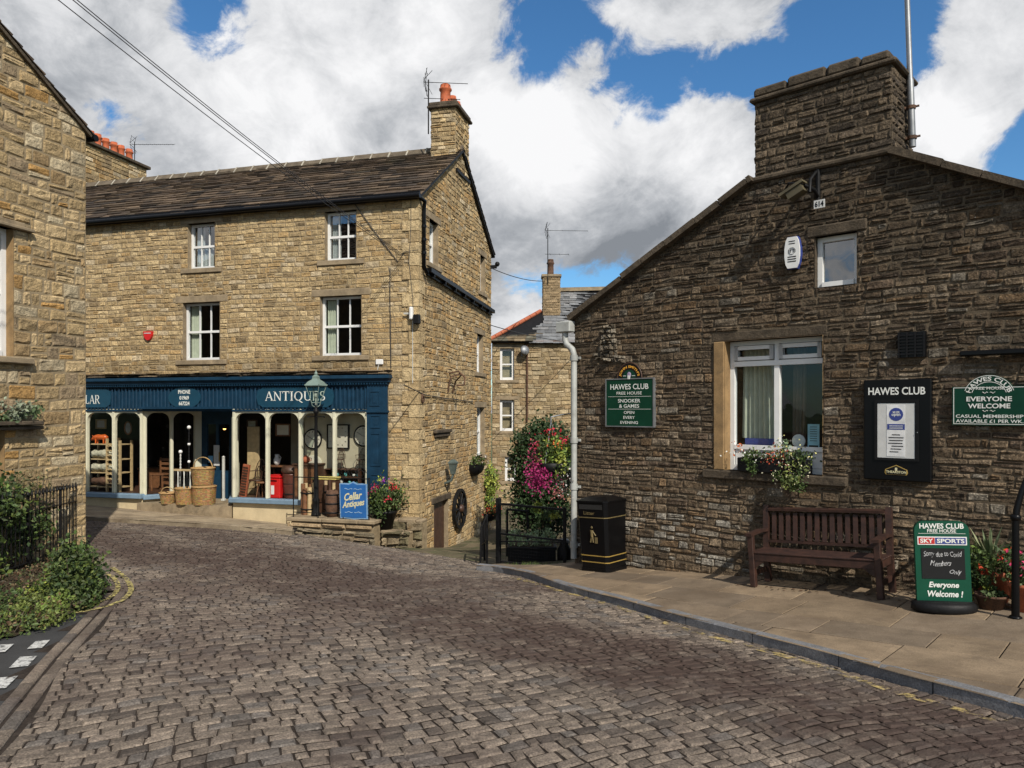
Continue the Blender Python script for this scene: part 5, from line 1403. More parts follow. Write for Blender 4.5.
def wclock(label, u, v, r, square=False):
    s, z = AF.px(u, v, -.5); t = thing('wall_clock', label, 'clock', M=on_wall(AF, s, z, -.535), group='large clocks on the cream partition')
    f = MB()
    if square: f.box(-r,r,-.03,0,-r,r); fr_ = MB(); [fr_.box(*q) for q in ((-r-.03,r+.03,-.05,0,r,r+.03),(-r-.03,r+.03,-.05,0,-r-.03,-r),(-r-.03,-r,-.05,0,-r,r),(r,r+.03,-.05,0,-r,r))]
    else:
        f.prism([(r*math.cos(2*PI*i/32), r*math.sin(2*PI*i/32)) for i in range(32)], -.03, 0)
        fr_ = MB(); fr_.tube([(r*math.cos(2*PI*i/32), -.02, r*math.sin(2*PI*i/32)) for i in range(32)], .022, 6, closed=True)
    f.build('face', M_['clock'], t); fr_.build('rim', M_['blackrough'], t)
    h = MB()
    for k in range(12):
        a = PI*k/6; q = .82*r/(max(abs(math.cos(a)), abs(math.sin(a))) if square else 1); q2 = q-.14*r
        h.bar((q*math.sin(a),-.036,q*math.cos(a)), (q2*math.sin(a),-.036,q2*math.cos(a)), .016, .004)
    h.build('numerals', M_['black'], t)
    h = MB(); h.bar((0,-.042,0),(-.6*r,-.042,.35*r), .014,.005); h.bar((0,-.042,0),(.3*r,-.042,-.05*r), .018,.005); h.build('hand', M_['black'], t)
wclock('round black rimmed clock behind the lamp post', 312.5, 439, .235)
wclock('square black rimmed clock between two round ones', 338, 436.5, .27, True)
wclock('round clock at the right end partly hidden by the window frame', 363, 436, .24)
t = thing('dresser', 'dark shelf unit of teal crockery beneath the square clock', 'dresser', M=inside(345,490,.33))
f = MB()
for x in (-.45,.45): f.box(x-.015,x+.015,-.18,.18,0,.76)
for z in (.02,.4,.58,.76): f.box(-.45,.45,-.18,.18,z-.012,z+.012)
f.box(-.45,.45,.13,.15,0,.76); f.build('frame', M_['darkwood'], t)
n_ = 0
for z in (.413,.593):
    for k in range(8):
        x = -.38+k*.11
        if rq.random() < .15: continue
        f = MB(); h_ = rq.uniform(.06,.11); f.lathe([(.02,0),(.035,.01),(.04,h_*.6),(.032,h_),(.028,h_),(.03,.02)], 10)
        o = f.build('cup', M_['teal'] if k % 3 else M_['offwhite'], None, inside(345,490,.33) @ Matrix.Translation((x,-.08,z)))
        tag(o, 'small teal or white cup standing on the shelves beneath the square clock', 'cup', 'cups on the dark shelf unit')
t = thing('side_table', 'small dark table with turned legs behind the red post box', 'table', M=inside(283,490,1.25))
f = MB(); f.box(-.45,.45,-.25,.25,.70,.74,bev=.008); f.build('tabletop', M_['wood'], t)
for x in (-.4,.4):
    for y in (-.2,.2): f = MB(); f.lathe([(.02,0),(.03,.1),(.02,.3),(.032,.5),(.028,.70)], 8, (x,y,0)); f.build('leg', M_['wood'], t)
t = thing('jug', 'white jug on the table behind the red post box', 'jug', M=inside(277,470,1.2,zd+.742))
f = MB(); f.lathe([(.05,0),(.08,.06),(.085,.14),(.05,.22),(.06,.28),(.05,.28),(.04,.22)], 14); f.build('body', M_['white'], t); f = MB(); f.tube([(.06,0,.25),(.12,0,.2),(.08,0,.1)], .01, 6); f.build('handle', M_['white'], t)
for k, (u, v, w, h, m_, lab) in enumerate([(101,424,.34,.26,'blond','small pale framed picture hanging high above the pig figure'),(128,428,.22,.34,'wood','oval dark framed mirror hanging above the right half of the rack'),(252,424,.3,.22,'darkwood','dark framed picture above the hoop back chair'),(283,430,.42,.32,'wood','brown framed picture hanging above the red post box')]):
    s_, z_ = AF.px(u, v, -1.0); t = thing('wall_mirror' if k == 1 else 'framed_picture', lab, 'mirror' if k == 1 else 'picture', M=on_wall(AF, s_, z_, -1.0))
    if k == 1:
        f = MB(); f.tube([(w/2*math.cos(2*PI*i/20), 0, h/2*math.sin(2*PI*i/20)) for i in range(20)], .02, 6, closed=True); f.build('frame', M_[m_], t)
        f = MB(); f.prism([(w/2*math.cos(2*PI*i/20), h/2*math.sin(2*PI*i/20)) for i in range(20)], .0, .01); f.build('glass', M_['metal'], t)
    else:
        f = MB(); [f.box(*q) for q in ((-w/2,w/2,-.02,.02,h/2-.035,h/2),(-w/2,w/2,-.02,.02,-h/2,-h/2+.035),(-w/2,-w/2+.035,-.02,.02,-h/2+.035,h/2-.035),(w/2-.035,w/2,-.02,.02,-h/2+.035,h/2-.035))]; f.build('frame', M_[m_], t)
        f = MB(); f.box(-w/2+.03,w/2-.03,.0,.012,-h/2+.03,h/2-.03); f.build('picture', [M_['paper'], None, M_['fabric'], M_['clock']][k], t)
t = thing('stool', 'low round wooden stool before the hoop back chair', 'stool', M=inside(262,492,.3))
f = MB(); f.lathe([(.001,.36),(.15,.36),(.16,.38),(.15,.40),(.001,.40)], 16); f.build('seat', M_['wood'], t)
for k in range(3): a = 2.1*k; f = MB(); f.tube([(.09*math.cos(a),.09*math.sin(a),.36),(.15*math.cos(a),.15*math.sin(a),0)], [.018,.014], 6); f.build('leg', M_['wood'], t)
t = thing('linen_chest', 'dark wooden chest on the floor behind the ladder back chair', 'chest', M=inside(160,490,1.7))
f = MB(); f.box(-.5,.5,-.25,.25,0,.5,bev=.01); f.build('body', M_['wood'], t); f = MB(); f.box(-.53,.53,-.28,.27,.5,.55,bev=.012); f.build('lid', M_['wood'], t)
# ------------------------------------------------------------------ stone platform in front of the shop
tz = AF.px(335,519,.95)[1]; tx0 = AF.px(290,525,.95)[0]; tx1 = AF.px(374,522,.95)[0]
t = thing('stone_platform', 'low rubble stone platform with flat slabs beneath the old lamp post', 'platform', M=on_wall(AF, tx0, tz-.7, .95))
TP = Frame(*AF.w(tx0,0,.95)[:2], *AF.d); Wt = tx1-tx0
f = MB(); f.box(.02,Wt-.02,.03,.92,tz-1.2,tz-.09); f.build('core', M_['mortar'], t, TP)
f = MB(); stones(f, [(0,tz-1.2),(Wt,tz-1.2),(Wt,tz-.24),(0,tz-.24)], [], (.13,.2), (.25,.5), .06, .02, rq, palf(rq, [(.26,.21,.14),(.22,.17,.11),(.18,.15,.10)]), warp=.03, ax=4, az=4, edge=.03, jit=.5)
stones(f, [(-.04,tz-.225),(Wt-.05,tz-.225),(Wt-.05,tz-.10),(-.04,tz-.10)], [], (.12,.13), (.5,.95), .06, .02, rq, palf(rq, [(.34,.25,.15),(.30,.22,.13)]), warp=0, split=0, edge=.03)
f.build('stonework', M_['stone'], t, TP)
f = MB(); x = -.07
while x < Wt: e = min(x+rq.uniform(.7,1.1), Wt+.04); f.box(x+.006,e-.006,-.06,.93,tz-.085,tz+rq.uniform(-.004,.004),bev=.015); x = e
f.build('slab', M_['dressed'], t, TP)
t = thing('rubble_footing', 'rough mossy stone footing below the flower pot at the house corner', 'footing', M=on_wall(AF, -1.0, -.6, .5))
for (a, b, o_, zt_, zb_) in ((tx1-.0, .05, .62, tz-.28, -1.2), (-.75, .25, .35, tz-.05, -1.2)):
    FT = Frame(*AF.w(a,0,o_)[:2], *AF.d); w = b-a; f = MB(); f.box(.02,w-.02,.03,o_-.02,zb_,zt_-.02)
    f.build('core', M_['mortar'], t, FT)
    f = MB(); stones(f, [(0,zb_),(w,zb_),(w,zt_),(0,zt_)], [], (.14,.24), (.25,.5), .07, .02, rq, palf(rq, [(.24,.19,.12),(.19,.15,.09),(.14,.12,.07)]), warp=.03, ax=4, az=4, edge=.035, jit=.6)
    f.build('stonework', M_['stone'], t, FT)
    f = MB(); x = 0
    while x < w: e = min(x+rq.uniform(.25,.5), w); f.box(x+.01,e-.01,-.04,o_-.02,zt_-.06,zt_+rq.uniform(0,.03),bev=.02); x = e
    f.build('slab', M_['dressed'], t, FT)
# lamp post
tu, _ = AF.px(316,517,.62)
LPM = on_wall(AF, tu, tz, .62); kk = ((AF.w(tu,0,.62)).y)/F
t = thing('lamp_post', 'old iron street lamp with a pale green lantern before the shop sign', 'street lamp', M=LPM)
hp = (517-409)*kk
f = MB(); f.lathe([(.11,0),(.11,.05),(.075,.09),(.075,.32),(.09,.36),(.055,.42),(.05,.7),(.042,1.2),(.038,1.9),(.036,2.35),(.06,2.37),(.06,2.42),(.035,2.46),(.033,2.52)], 12); f.build('post', M_['blackrough'], t)
f = MB(); f.tube([(-.2,0,2.28),(.2,0,2.28)], .014, 6); f.ball((-.21,0,2.28),.024,8,5); f.ball((.21,0,2.28),.024,8,5); f.build('ladder_bar', M_['blackrough'], t)
f = MB(); cage = [(.10,2.60),(.235,2.98)]
for k in range(4):
    a = PI/4+PI/2*k; c_, s_ = math.cos(a), math.sin(a); f.tube([(.033*c_,.033*s_,2.50),(.09*c_,.09*s_,2.54),(.10*c_,.10*s_,2.60)], .01, 5)
    a2 = a+PI/2
    for r_, z_ in cage: f.tube([(r_*c_,r_*s_,z_),(r_*math.cos(a2),r_*math.sin(a2),z_)], .011, 5)
    f.tube([(.10*c_,.10*s_,2.60),(.235*c_,.235*s_,2.98)], .010, 5)
    f.tube([(.235*c_,.235*s_,2.98),(.26*c_,.26*s_,3.02)], .012, 5)
GL = material('pale_green_lantern_metal', (.17,.23,.20), .5, var=.15)
f.build('lantern_frame', GL, t)
f = MB()
for k in range(4):
    a, a2 = PI/4+PI/2*k, PI/4+PI/2*(k+1); f.add([(.10*math.cos(a),.10*math.sin(a),2.6),(.10*math.cos(a2),.10*math.sin(a2),2.6),(.235*math.cos(a2),.235*math.sin(a2),2.98),(.235*math.cos(a),.235*math.sin(a),2.98)], [(0,1,2,3)])
f.build('pane', M_['lampglass'], t)
f = MB(); sq = [(.27,2.99),(.19,3.08),(.10,3.13),(.085,3.16),(.085,3.2),(.05,3.23),(.03,3.25)]
f.lathe(sq, 4, M=Matrix.Rotation(PI/4,4,'Z'), smooth=False); f.lathe([(.03,3.23),(.045,3.26),(.03,3.30),(.012,3.32),(.008,3.36)], 8); f.build('lantern_roof', GL, t)
f = MB(); f.tube([(0,0,2.55),(0,0,2.72)], .02, 6); f.ball((0,0,2.77), .05, 8, 6, sc=(1,1,1.4)); f.build('bulb', M_['offwhite'], t)
# iron hoop rail
t = thing('hoop_railing', 'thin black iron rail with scroll hoops on the stone platform', 'railing', M=TP.M @ Matrix.Translation((0,0,tz)))
f = MB(); zr = (AF.px(330,478,.9)[1]-tz)
f.tube([(.05,.06,zr),(Wt-.15,.06,zr)], .012, 5); f.tube([(.05,.06,zr*.12),(Wt-.15,.06,zr*.12)], .010, 5); f.build('rail', M_['blackrough'], t)
for k in range(4):
    x = .05+(Wt-.2)*k/3; f = MB(); f.tube([(x,.06,0),(x,.06,zr+.03)], .013, 5); f.build('post', M_['blackrough'], t)
for k, x in enumerate([1.30,1.55,Wt-.35]):
    f = MB(); f.tube([(x+(.13-.0045*i)*math.cos(i*.5), .06, zr+.13+(.13-.0045*i)*math.sin(i*.5)) for i in range(22)], .008, 5); f.build('scroll', M_['blackrough'], t)
# wooden tubs of logs
def tub(label, u, h, r, mat, n=7):
    s, _ = AF.px(u, 517, .55); t = thing('log_bundle', label, 'log bundle', M=on_wall(AF, s, tz, .42), group='bundles on the stone platform')
    for k in range(n):
        a = 2*PI*k/n; x, y = r*math.cos(a)*.75, r*math.sin(a)*.75; hh_ = h*rq.uniform(.85,1.05)
        f = MB(); f.tube([(x,y,0),(x*1.05,y*1.05,hh_)], [r*.36,r*.30], 8); f.build('log', M_[mat if k % 3 else 'blond'], t)
    for z in (.18*h,.7*h):
        f = MB(); f.lathe([(r*1.13,z-.015),(r*1.16,z),(r*1.13,z+.015)], 14); f.build('hoop', M_['blackrough'], t)
tub('upright bundle of pale logs left of the old lamp post', 306, .72, .17, 'wood')
tub('dark upright bundle of logs right of the old lamp post', 327, .78, .13, 'darkwood', 6)
s, _ = AF.px(329.5,485,.3); 
t = thing('barrel', 'small dark wooden barrel left of the blue hanging sign', 'barrel', M=on_wall(AF, AF.px(333,517,.6)[0], tz, .62))
f = MB(); f.lathe([(.13,0),(.155,.15),(.165,.3),(.155,.45),(.13,.6),(.115,.6),(.12,.05)], 16); f.build('body', M_['rust'], t)
for z in (.1,.3,.5): f = MB(); f.lathe([(.148+.016*(z==.3),z-.02),(.155+.018*(z==.3),z),(.148+.016*(z==.3),z+.02)], 16); f.build('hoop', M_['blackrough'], t)
t = thing('yellow_crate', 'yellow wooden box top behind the dark barrel', 'box', M=on_wall(AF, AF.px(325,485,.25)[0], tz, .2))
f = MB(); f.box(-.3,.3,-.12,.12,.0,.80,bev=.01); f.build('body', M_['darkwood'], t); f = MB(); f.box(-.32,.32,-.13,.13,.80,.86,bev=.01); f.build('lid', M_['yellow'], t)
# blue sign board standing on the platform
s0, z0 = AF.px(339,518,.95); s1, z1 = AF.px(366.5,481.5,.95)
SG_ = on_wall(AF, (s0+s1)/2, tz+.0, .88) @ Matrix.Rotation(math.radians(3),4,'X'); w_ = (s1-s0)/2; h_ = z1-tz-.01
t = thing('shop_sign_board', 'light blue cut out board with yellow lettering beneath the pilaster', 'sign', M=SG_)
def signp(w, h, e): 
    return [(-w+e,.02+e),(-w*.62,.02+e),(0,-.0+e*1.2),(w*.62,.02+e),(w-e,.02+e),(w-e,h-.05-e*.6),(w*.6,h-.04-e),(w*.3,h-e-.045),(0,h-e),(-w*.3,h-e-.045),(-w*.6,h-.04-e),(-w+e,h-.05-e*.6)]
f = MB(); f.prism(signp(w_,h_,0), -.012, .015); f.build('board', material('sky_blue_paint', (.18,.32,.50), .5), t)
f = MB(); f.prism(signp(w_,h_,.028), -.02, -.012); f.build('panel', material('signwriter_blue', (.022,.12,.36), .4, var=.1), t)
f = MB(); words(f, 'Cellar', 0.0, h_*.62, w_*1.3, h_*.20, -.024, .03, .25); words(f, 'Antiques', 0, h_*.40, w_*1.62, h_*.22, -.024, .03, .25); 
for i in range(len(f.v)): f.v[i] = (f.v[i][0], f.v[i][1], f.v[i][2]+f.v[i][0]*.16)
f.build('lettering', M_['cletter'], t)
f = MB()
for zc2, sg in ((h_*.80,1),(h_*.19,-1)):
    for d in (-1,1): f.tube([(d*(.02+.20*w_*i/8*3.2), -.022, zc2+sg*.012*math.sin(i*1.3)) for i in range(8)], .006, 4)
f.build('flourish', material('pale_blue_lines', (.35,.5,.62), .5), t)
# flowers in a pot at the corner
def plantpot(name, label, M, r, h, mat, group=None, cat='plant pot'):
    t = thing(name, label, cat, M=M, group=group); f = MB(); f.lathe([(r*.7,0),(r*.95,h*.85),(r*1.03,h*.86),(r*1.05,h),(r*.93,h),(r*.9,h*.8),(.001,h*.78)], 18); f.build('pot', M_[mat], t); return t
sP, _ = AF.px(385,505,.4); ptM = on_wall(AF, sP, tz-.26, .42)
t = plantpot('flower_pot', 'dark pot of red and orange flowers at the right end of the shopfront', ptM, .27, .42, 'blackrough')
f = MB(); leafblob(f, (0,0,.72), (.42,.36,.36), 1100, .075, rq, MG+DG+YG[:1]); leafblob(f, (-.05,-.1,.45), (.3,.25,.25), 350, .07, rq, MG+DG); f.build('foliage', M_['leaf'], t)
f = MB()
for c, p, n, s_ in [((.45,.01,.02),(.28,-.15,.98),30,.05),((.45,.02,.04),(.2,-.3,.72),18,.05),((.42,.02,.08),(-.12,-.2,.95),38,.055),((.36,.02,.10),(-.2,-.22,.85),24,.05),((.25,.03,.30),(.0,-.1,1.1),20,.05),((.62,.22,.12),(-.42,-.2,.70),40,.06),((.60,.25,.16),(-.45,-.2,.5),25,.05)]:
    for _ in range(n): leaf(f, (p[0]+rq.gauss(0,.055), p[1]+rq.gauss(0,.05), p[2]+rq.gauss(0,.05)), s_, rq, c)
f.build('flowers', M_['flower'], t)
# ------------------------------------------------------------------ things on and beside the antiques house
def wthing(name, label, cat, fr, u, v, out=0.0, group=None):
    s, z = fr.px(u, v, out); return thing(name, label, cat, M=on_wall(fr, s, z, out), group=group)
t = wthing('alarm_box', 'small red half round alarm box on the upper wall', 'alarm box', AF, 149.5, 335)
f = MB(); f.prism([(.13*math.cos(a), .05+.19*math.sin(a)*-1) for a in [PI*i/10 for i in range(11)]]+[(-.14,.09),(.14,.09)][::1], -.07, 0); f.build('case', M_['red'], t)
f = MB(); f.box(-.1,.1,-.075,-.07,.03,.05); f.build('label_strip', M_['paper'], t)
t = wthing('floodlight', 'white floodlight with a cable on the corner of the antiques house', 'floodlight', AF, 414, 318)
f = MB(); f.box(-.06,.02,-.16,-.06,-.05,.24,bev=.02); f.build('body', M_['white'], t)
f = MB(); f.box(.05,.2,-.2,-.06,-.16,.06,bev=.02); f.box(-.0,.08,-.1,-.03,-.03,.03); f.build('head', M_['blackrough'], t)
f = MB(); f.box(-.22,-.05,-.09,-.06,.08,.12); f.box(-.03,.06,-.07,0,-.06,.05); f.tube([(-.02,-.03,-.05),(-.02,-.03,-1.5)], .012, 5); f.build('bracket', M_['offwhite'], t)
t = wthing('junction_box', 'small white junction box beside the shop cornice', 'junction box', AF, 380, 362)
f = MB(); f.box(-.09,.09,-.05,0,-.06,.06,bev=.01); f.build('case', M_['white'], t); f = MB(); f.tube([(-.02,-.03,-.06),(-.05,-.03,-.18)], .012, 5); f.build('conduit', M_['offwhite'], t)
# wires clipped to the corner of the house
def wire(label, pts, r=.012, sag=0.0, n=14, group=None, name='cable'):
    P = []
    for i in range(len(pts)-1):
        for k in range(n if sag else 1):
            q = k/(n if sag else 1); p = Vector(pts[i]).lerp(Vector(pts[i+1]), q); p.z -= sag*4*q*(1-q); P.append(p)
    P.append(Vector(pts[-1])); f = MB(); f.tube(P, r, 5); o = f.build(name, M_['cable'], None, ident); return tag(o, label, 'cable', group)
ax = lambda u, v, o=.03: AF.w(*[q for q in AF.px(u, v, o)], o)
sxx = lambda u, v, o=.05: AS.w(*[q for q in AS.px(u, v, o)], o)
wire('thin dark cable dropping down the front corner of the antiques house', [ax(411,196), ax(411,225), ax(409,262), ax(413,300), ax(413,322)], .010)
wire('dark cable looping under the top right window toward the corner', [ax(352,200), ax(372,228), ax(398,262), ax(404,252), ax(418,250)], .010)
wire('vertical dark cable right of the middle windows', [ax(390,268), ax(390,300), ax(391,368)], .010)
pk = ax(401, 256, .12)
import functools
def sky_pt(u, v, Y): return Vector(((u-512)/F*Y, Y, E-(v-HZ)/F*Y))
for k, (uu, vv, du) in enumerate([(75,0,0),(89,0,3),(93,0,5)]):
    a = sky_pt(uu, vv, 9.0); b = ax(401+k*2, 256, .14); far_ = a+(a-b)*.5
    wire(['lowest of the three overhead cables crossing the sky at upper left','middle of the three overhead cables crossing the sky at upper left','highest of the three overhead cables crossing the sky at upper left'][k], [b, far_], .0065, .18, 20, 'overhead cables above the antiques roof', 'overhead_cable')
wire('upper thin wire running from the shop gable to the far chimney', [sxx(491,268,.2), far_pt(545,281,31.2)], .014, .12)
wire('lower thin wire running from the shop gable to the far house eaves', [sxx(490,325,.1), far_pt(582,343,29.6)], .014, .1)
t = thing('wire_bracket', 'dark insulator bracket at the far upper edge of the shop gable', 'bracket', M=on_wall(AS, *AS.px(490.5,267), 0))
f = MB(); f.box(-.05,.05,-.2,0,-.05,.05,bev=.01); f.build('arm', M_['blackrough'], t); f = MB(); f.ball((0,-.22,.08), .08, 8, 6); f.build('insulator', M_['blackrough'], t)
# gable wall fittings
wire('thin cable running across the gable wall above the old door', [sxx(404,385,.04), sxx(425,395,.04), sxx(450,399,.04), sxx(474,402,.04)], .012)
t = wthing('wall_hook', 'twisted rusty iron hook high on the gable wall', 'hook', AS, 449, 381)
f = MB(); f.tube([(0,0,.2),(0,-.25,.25),(.1,-.4,.1),(.05,-.4,-.1),(0,-.2,-.12)], .025, 6); f.tube([(-.15,-.02,-.3),(-.15,-.1,.1),(.1,-.3,.2)], .02, 6); f.tube([(.25,-.02,-.3),(.25,-.1,.0),(.1,-.3,.15)], .02, 6); f.build('ironwork', M_['rust'], t)
t = wthing('iron_ring', 'small rusty ring bolt on the corner stones', 'ring', AS, 420.5, 397)
f = MB(); f.tube([(.07*math.cos(a), -.06, .08*math.sin(a)-.05) for a in [2*PI*i/12 for i in range(12)]], .02, 6, closed=True); f.ball((0,-.04,.04),.04,8,5); f.build('ring', M_['rust'], t)
a0, z0 = AS.px(441, 433)
t = thing('stone_ledge', 'dark stone ledge above the old lantern box on the gable wall', 'ledge', M=on_wall(AS, a0, z0, 0))
f = MB(); f.box(-.62,.62,-.10,0,.0,.09,bev=.02); f.box(-.55,.5,-.06,0,-.10,-.0,bev=.02); f.build('ledge', M_['dressdark'], t)
t = wthing('wall_lantern', 'grey green metal lantern box on the gable wall above the door', 'lantern', AS, 444, 466)
GG = material('grey_green_metal', (.10,.13,.12), .55, metal=.2, var=.3)
f = MB(); f.lathe([(.07,-.2),(.125,.05),(.13,.07)], 4, M=Matrix.Translation((0,-.24,0)) @ Matrix.Rotation(PI/4,4,'Z'), smooth=False); f.build('body', GG, t)
f = MB(); f.lathe([(.15,.07),(.15,.10),(.06,.16),(.001,.18)], 4, M=Matrix.Translation((0,-.24,0)) @ Matrix.Rotation(PI/4,4,'Z'), smooth=False); f.build('lid', GG, t)
f = MB(); f.tube([(0,0,-.45),(0,-.2,-.36),(0,-.24,-.2)], .035, 6); f.build('bracket', GG, t)
# cart wheel
sw, zw = AS.px(457, 508.5); rw_ = (AS.px(457,489)[1]-AS.px(457,529)[1])/2
t = thing('cart_wheel', 'black wooden cart wheel hung on the gable wall beside the old door', 'wheel', M=on_wall(AS, sw, zw, .05))
f = MB(); n = 36
for i in range(n):
    a, b = 2*PI*i/n, 2*PI*(i+1)/n; P = []
    for r_ in (rw_*.86, rw_): 
        for y in (-.07, .0): P += [(r_*math.cos(a), y, r_*math.sin(a)), (r_*math.cos(b), y, r_*math.sin(b))]
    f.add(P, [(0,1,5,4),(2,3,7,6),(4,5,7,6),(0,1,3,2)])
f.build('rim', M_['blackrough'], t)
for i in range(12):
    a = 2*PI*i/12; g = MB(); g.tube([(.09*math.cos(a),-.04,.09*math.sin(a)),(rw_*.87*math.cos(a),-.035,rw_*.87*math.sin(a))], [.03,.022], 6); g.build('spoke', M_['blackrough'], t)
f = MB(); f.lathe([(.10,0),(.12,.05),(.09,.12),(.05,.14),(.001,.14)], 14, M=Matrix.Rotation(PI/2,4,'X')); f.build('hub', M_['darkwood'], t)
# hanging half baskets on the gable wall
def halfbasket(label, u, v, r, h, pal, flow, n):
    r *= .72; h *= .85; s, z = AS.px(u, v); t = thing('wall_basket', label, 'flower basket', M=on_wall(AS, s, z, 0), group='flower baskets on the gable wall')
    f = MB(); prof = [(r*math.sin(PI/2*i/6), -h*math.cos(PI/2*i/6)) for i in range(7)]; vs = []; m_ = 10
    for q, zz_ in prof:
        for k in range(m_+1): a = PI*k/m_; vs.append((q*math.cos(a), -q*math.sin(a)-.01, zz_))
    f.add(vs, [(i*(m_+1)+k, i*(m_+1)+k+1, (i+1)*(m_+1)+k+1, (i+1)*(m_+1)+k) for i in range(6) for k in range(m_)], None, True); f.build('liner', M_['blackrough'], t)
    f = MB(); leafblob(f, (0,-r*.5,.06), (r*1.15,r*.7,.16), n, .075, rq, pal); f.build('foliage', M_['leaf'], t)
    f = MB()
    for _ in range(flow[1]): leaf(f, (rq.gauss(0,r*.6), -abs(rq.gauss(r*.6,.1)), rq.gauss(.10,.06)), .06, rq, rq.choice(flow[0]))
    f.build('flowers', M_['flower'], t); return t
halfbasket('dark hanging wall basket above and left of the trailing yellow plant', 472, 464, .5, .42, DG+MG, ([(.5,.25,.1),(.6,.55,.5)], 30), 260)
halfbasket('dark wall basket with orange flowers below the trailing yellow plant', 486, 512, .55, .35, MG+YG, ([(.62,.16,.03),(.6,.25,.10),(.55,.06,.03)], 160), 300)
# yellow climber
cs, cz = AS.px(485.5, 508)
t = thing('climbing_plant', 'yellow green climber trained up the far end of the gable wall', 'climber', M=on_wall(AS, cs, cz, 0))
f = MB(); leafblob(f, (.0,-.14,.75), (.30,.16,.75), 900, .085, rq, YG, shell=.2); f.build('foliage', M_['leaf'], t)
f = MB(); f.tube([(0,-.05,-.4),(.05,-.08,.3),(-.05,-.06,.9),(.05,-.05,1.4)], [.02,.015,.012,.008], 5); f.build('stem', M_['bark'], t)
# ------------------------------------------------------------------ alley: gate, planter, shrub, hanging basket
gA = gp(498, 563); gB = gp(568, 562)
gA = (-.255, 13.25); gB = (.93, 12.75)
GA = Frame(gA[0], gA[1], gB[0]-gA[0], gB[1]-gA[1]); Lg = math.dist(gA, gB); zg = G(*gA)
t = thing('iron_gate', 'dark metal gate with mesh panel across the alley', 'gate', M=GA.M @ Matrix.Translation((0,0,zg)))
hg = (563-498)/F*13.1
f = MB(); f.box(-.03,.05,-.03,.05,-.1,hg+.08,bev=.006); f.build('post', M_['blackrough'], t)
f = MB(); f.box(Lg-.05,Lg+.0,-.02,.03,-.1,hg-.02,bev=.005); f.build('post', M_['blackrough'], t)
f = MB(); f.bar((.05,0,hg-.02),(Lg-.05,0,hg-.06),.035,.035); f.bar((.05,0,.52*hg-.0),(Lg-.05,0,.5*hg-.02),.03,.03); f.bar((.05,0,.1),(Lg-.05,0,.08),.03,.03); f.bar((.05,0,.40*hg),(Lg-.05,0,.46*hg),.02,.02); f.build('rail', M_['blackrough'], t)
f = MB()
n = 24
for i in range(1, n): x = .05+(Lg-.1)*i/n; f.bar((x,0,.1),(x,0,hg-.04),.0025,.0025)
for i in range(1, 18): z = .1+(hg-.15)*i/18; f.bar((.05,0,z),(Lg-.05,0,z),.0025,.0025)
f.build('mesh_panel', M_['blackrough'], t)
hr = AS
t = thing('handrail', 'low black iron handrail left of the alley gate', 'handrail', M=Matrix.Translation((-.45,13.3,G(-.45,13.3))))
P0_, P1_ = Vector((0,0,0)), Vector((-.15,1.6,-.35))
for k, q in enumerate((0, .5, 1)):
    p = P0_.lerp(P1_, q); f = MB(); f.tube([(p.x,p.y,p.z-.1),(p.x,p.y,p.z+.92)], .022, 6); f.build('post', M_['blackrough'], t)
f = MB(); f.tube([P0_+Vector((0,0,.92)), P1_+Vector((0,0,.92))], .022, 6); f.tube([P0_+Vector((0,0,.45)), P1_+Vector((0,0,.45))], .016, 6); f.tube([P0_+Vector((0,0,.92)), P0_+Vector((-.1,-.05,.7)), P0_+Vector((-.12,-.05,-.05))], .02, 6); f.build('rail', M_['blackrough'], t)
t = thing('handrail', 'short black iron rail seen through the alley gate', 'handrail', M=Matrix.Translation((-.1,15.2,G(-.1,15.2))))
for x in (0,.42): f = MB(); f.tube([(x,0,-.1),(x,0,.98)], .025, 6); f.build('post', M_['blackrough'], t)
f = MB(); f.tube([(0,0,.98),(.42,0,.94)], .025, 6); f.build('rail', M_['blackrough'], t)
# planter with three ball shrubs
plx = (508-512)/F*13.7; PW = 48/F*13.7
PM = Matrix.Translation((plx, 13.75, G(.3,13.7)-.02))
t = thing('planter_box', 'long dark wooden trough behind the alley gate', 'planter', M=PM)
f = MB(); f.box(0,PW,0,.35,0,.30,bev=.01); f.box(-.02,PW+.02,-.02,.37,.26,.31,bev=.01); f.build('trough', M_['blackrough'], t)
f = MB(); f.box(.03,PW-.03,.03,.32,.30,.315); f.build('soil', M_['soil'], t)
for k, u in enumerate((517,532,547.5)):
    x = (u-508)/F*13.8; r_ = .145
    t = thing('ball_shrub', ['left','middle','right'][k]+' one of the three clipped green ball shrubs in the trough', 'shrub', M=PM @ Matrix.Translation((x,.16,.31)), group='clipped ball shrubs')
    f = MB(); leafblob(f, (0,0,.13), (r_,r_,r_), 520, .035, rq, [(.36,.48,.26),(.42,.54,.30),(.26,.36,.18)], shell=.8); f.build('foliage', M_['leaf'], t)
    f = MB(); f.tube([(0,0,0),(0,0,.12)], .012, 5); f.build('stem', M_['bark'], t)
t = thing('milk_can', 'dark lidded can standing at the right end of the trough', 'can', M=PM @ Matrix.Translation((PW+.16,.1,.0)))
f = MB(); f.lathe([(.12,0),(.13,.02),(.13,.25),(.08,.34),(.08,.38)], 14); f.build('body', M_['blackrough'], t); f = MB(); f.lathe([(.09,.38),(.10,.40),(.08,.44),(.001,.45)], 14); f.build('lid', M_['metal'], t)
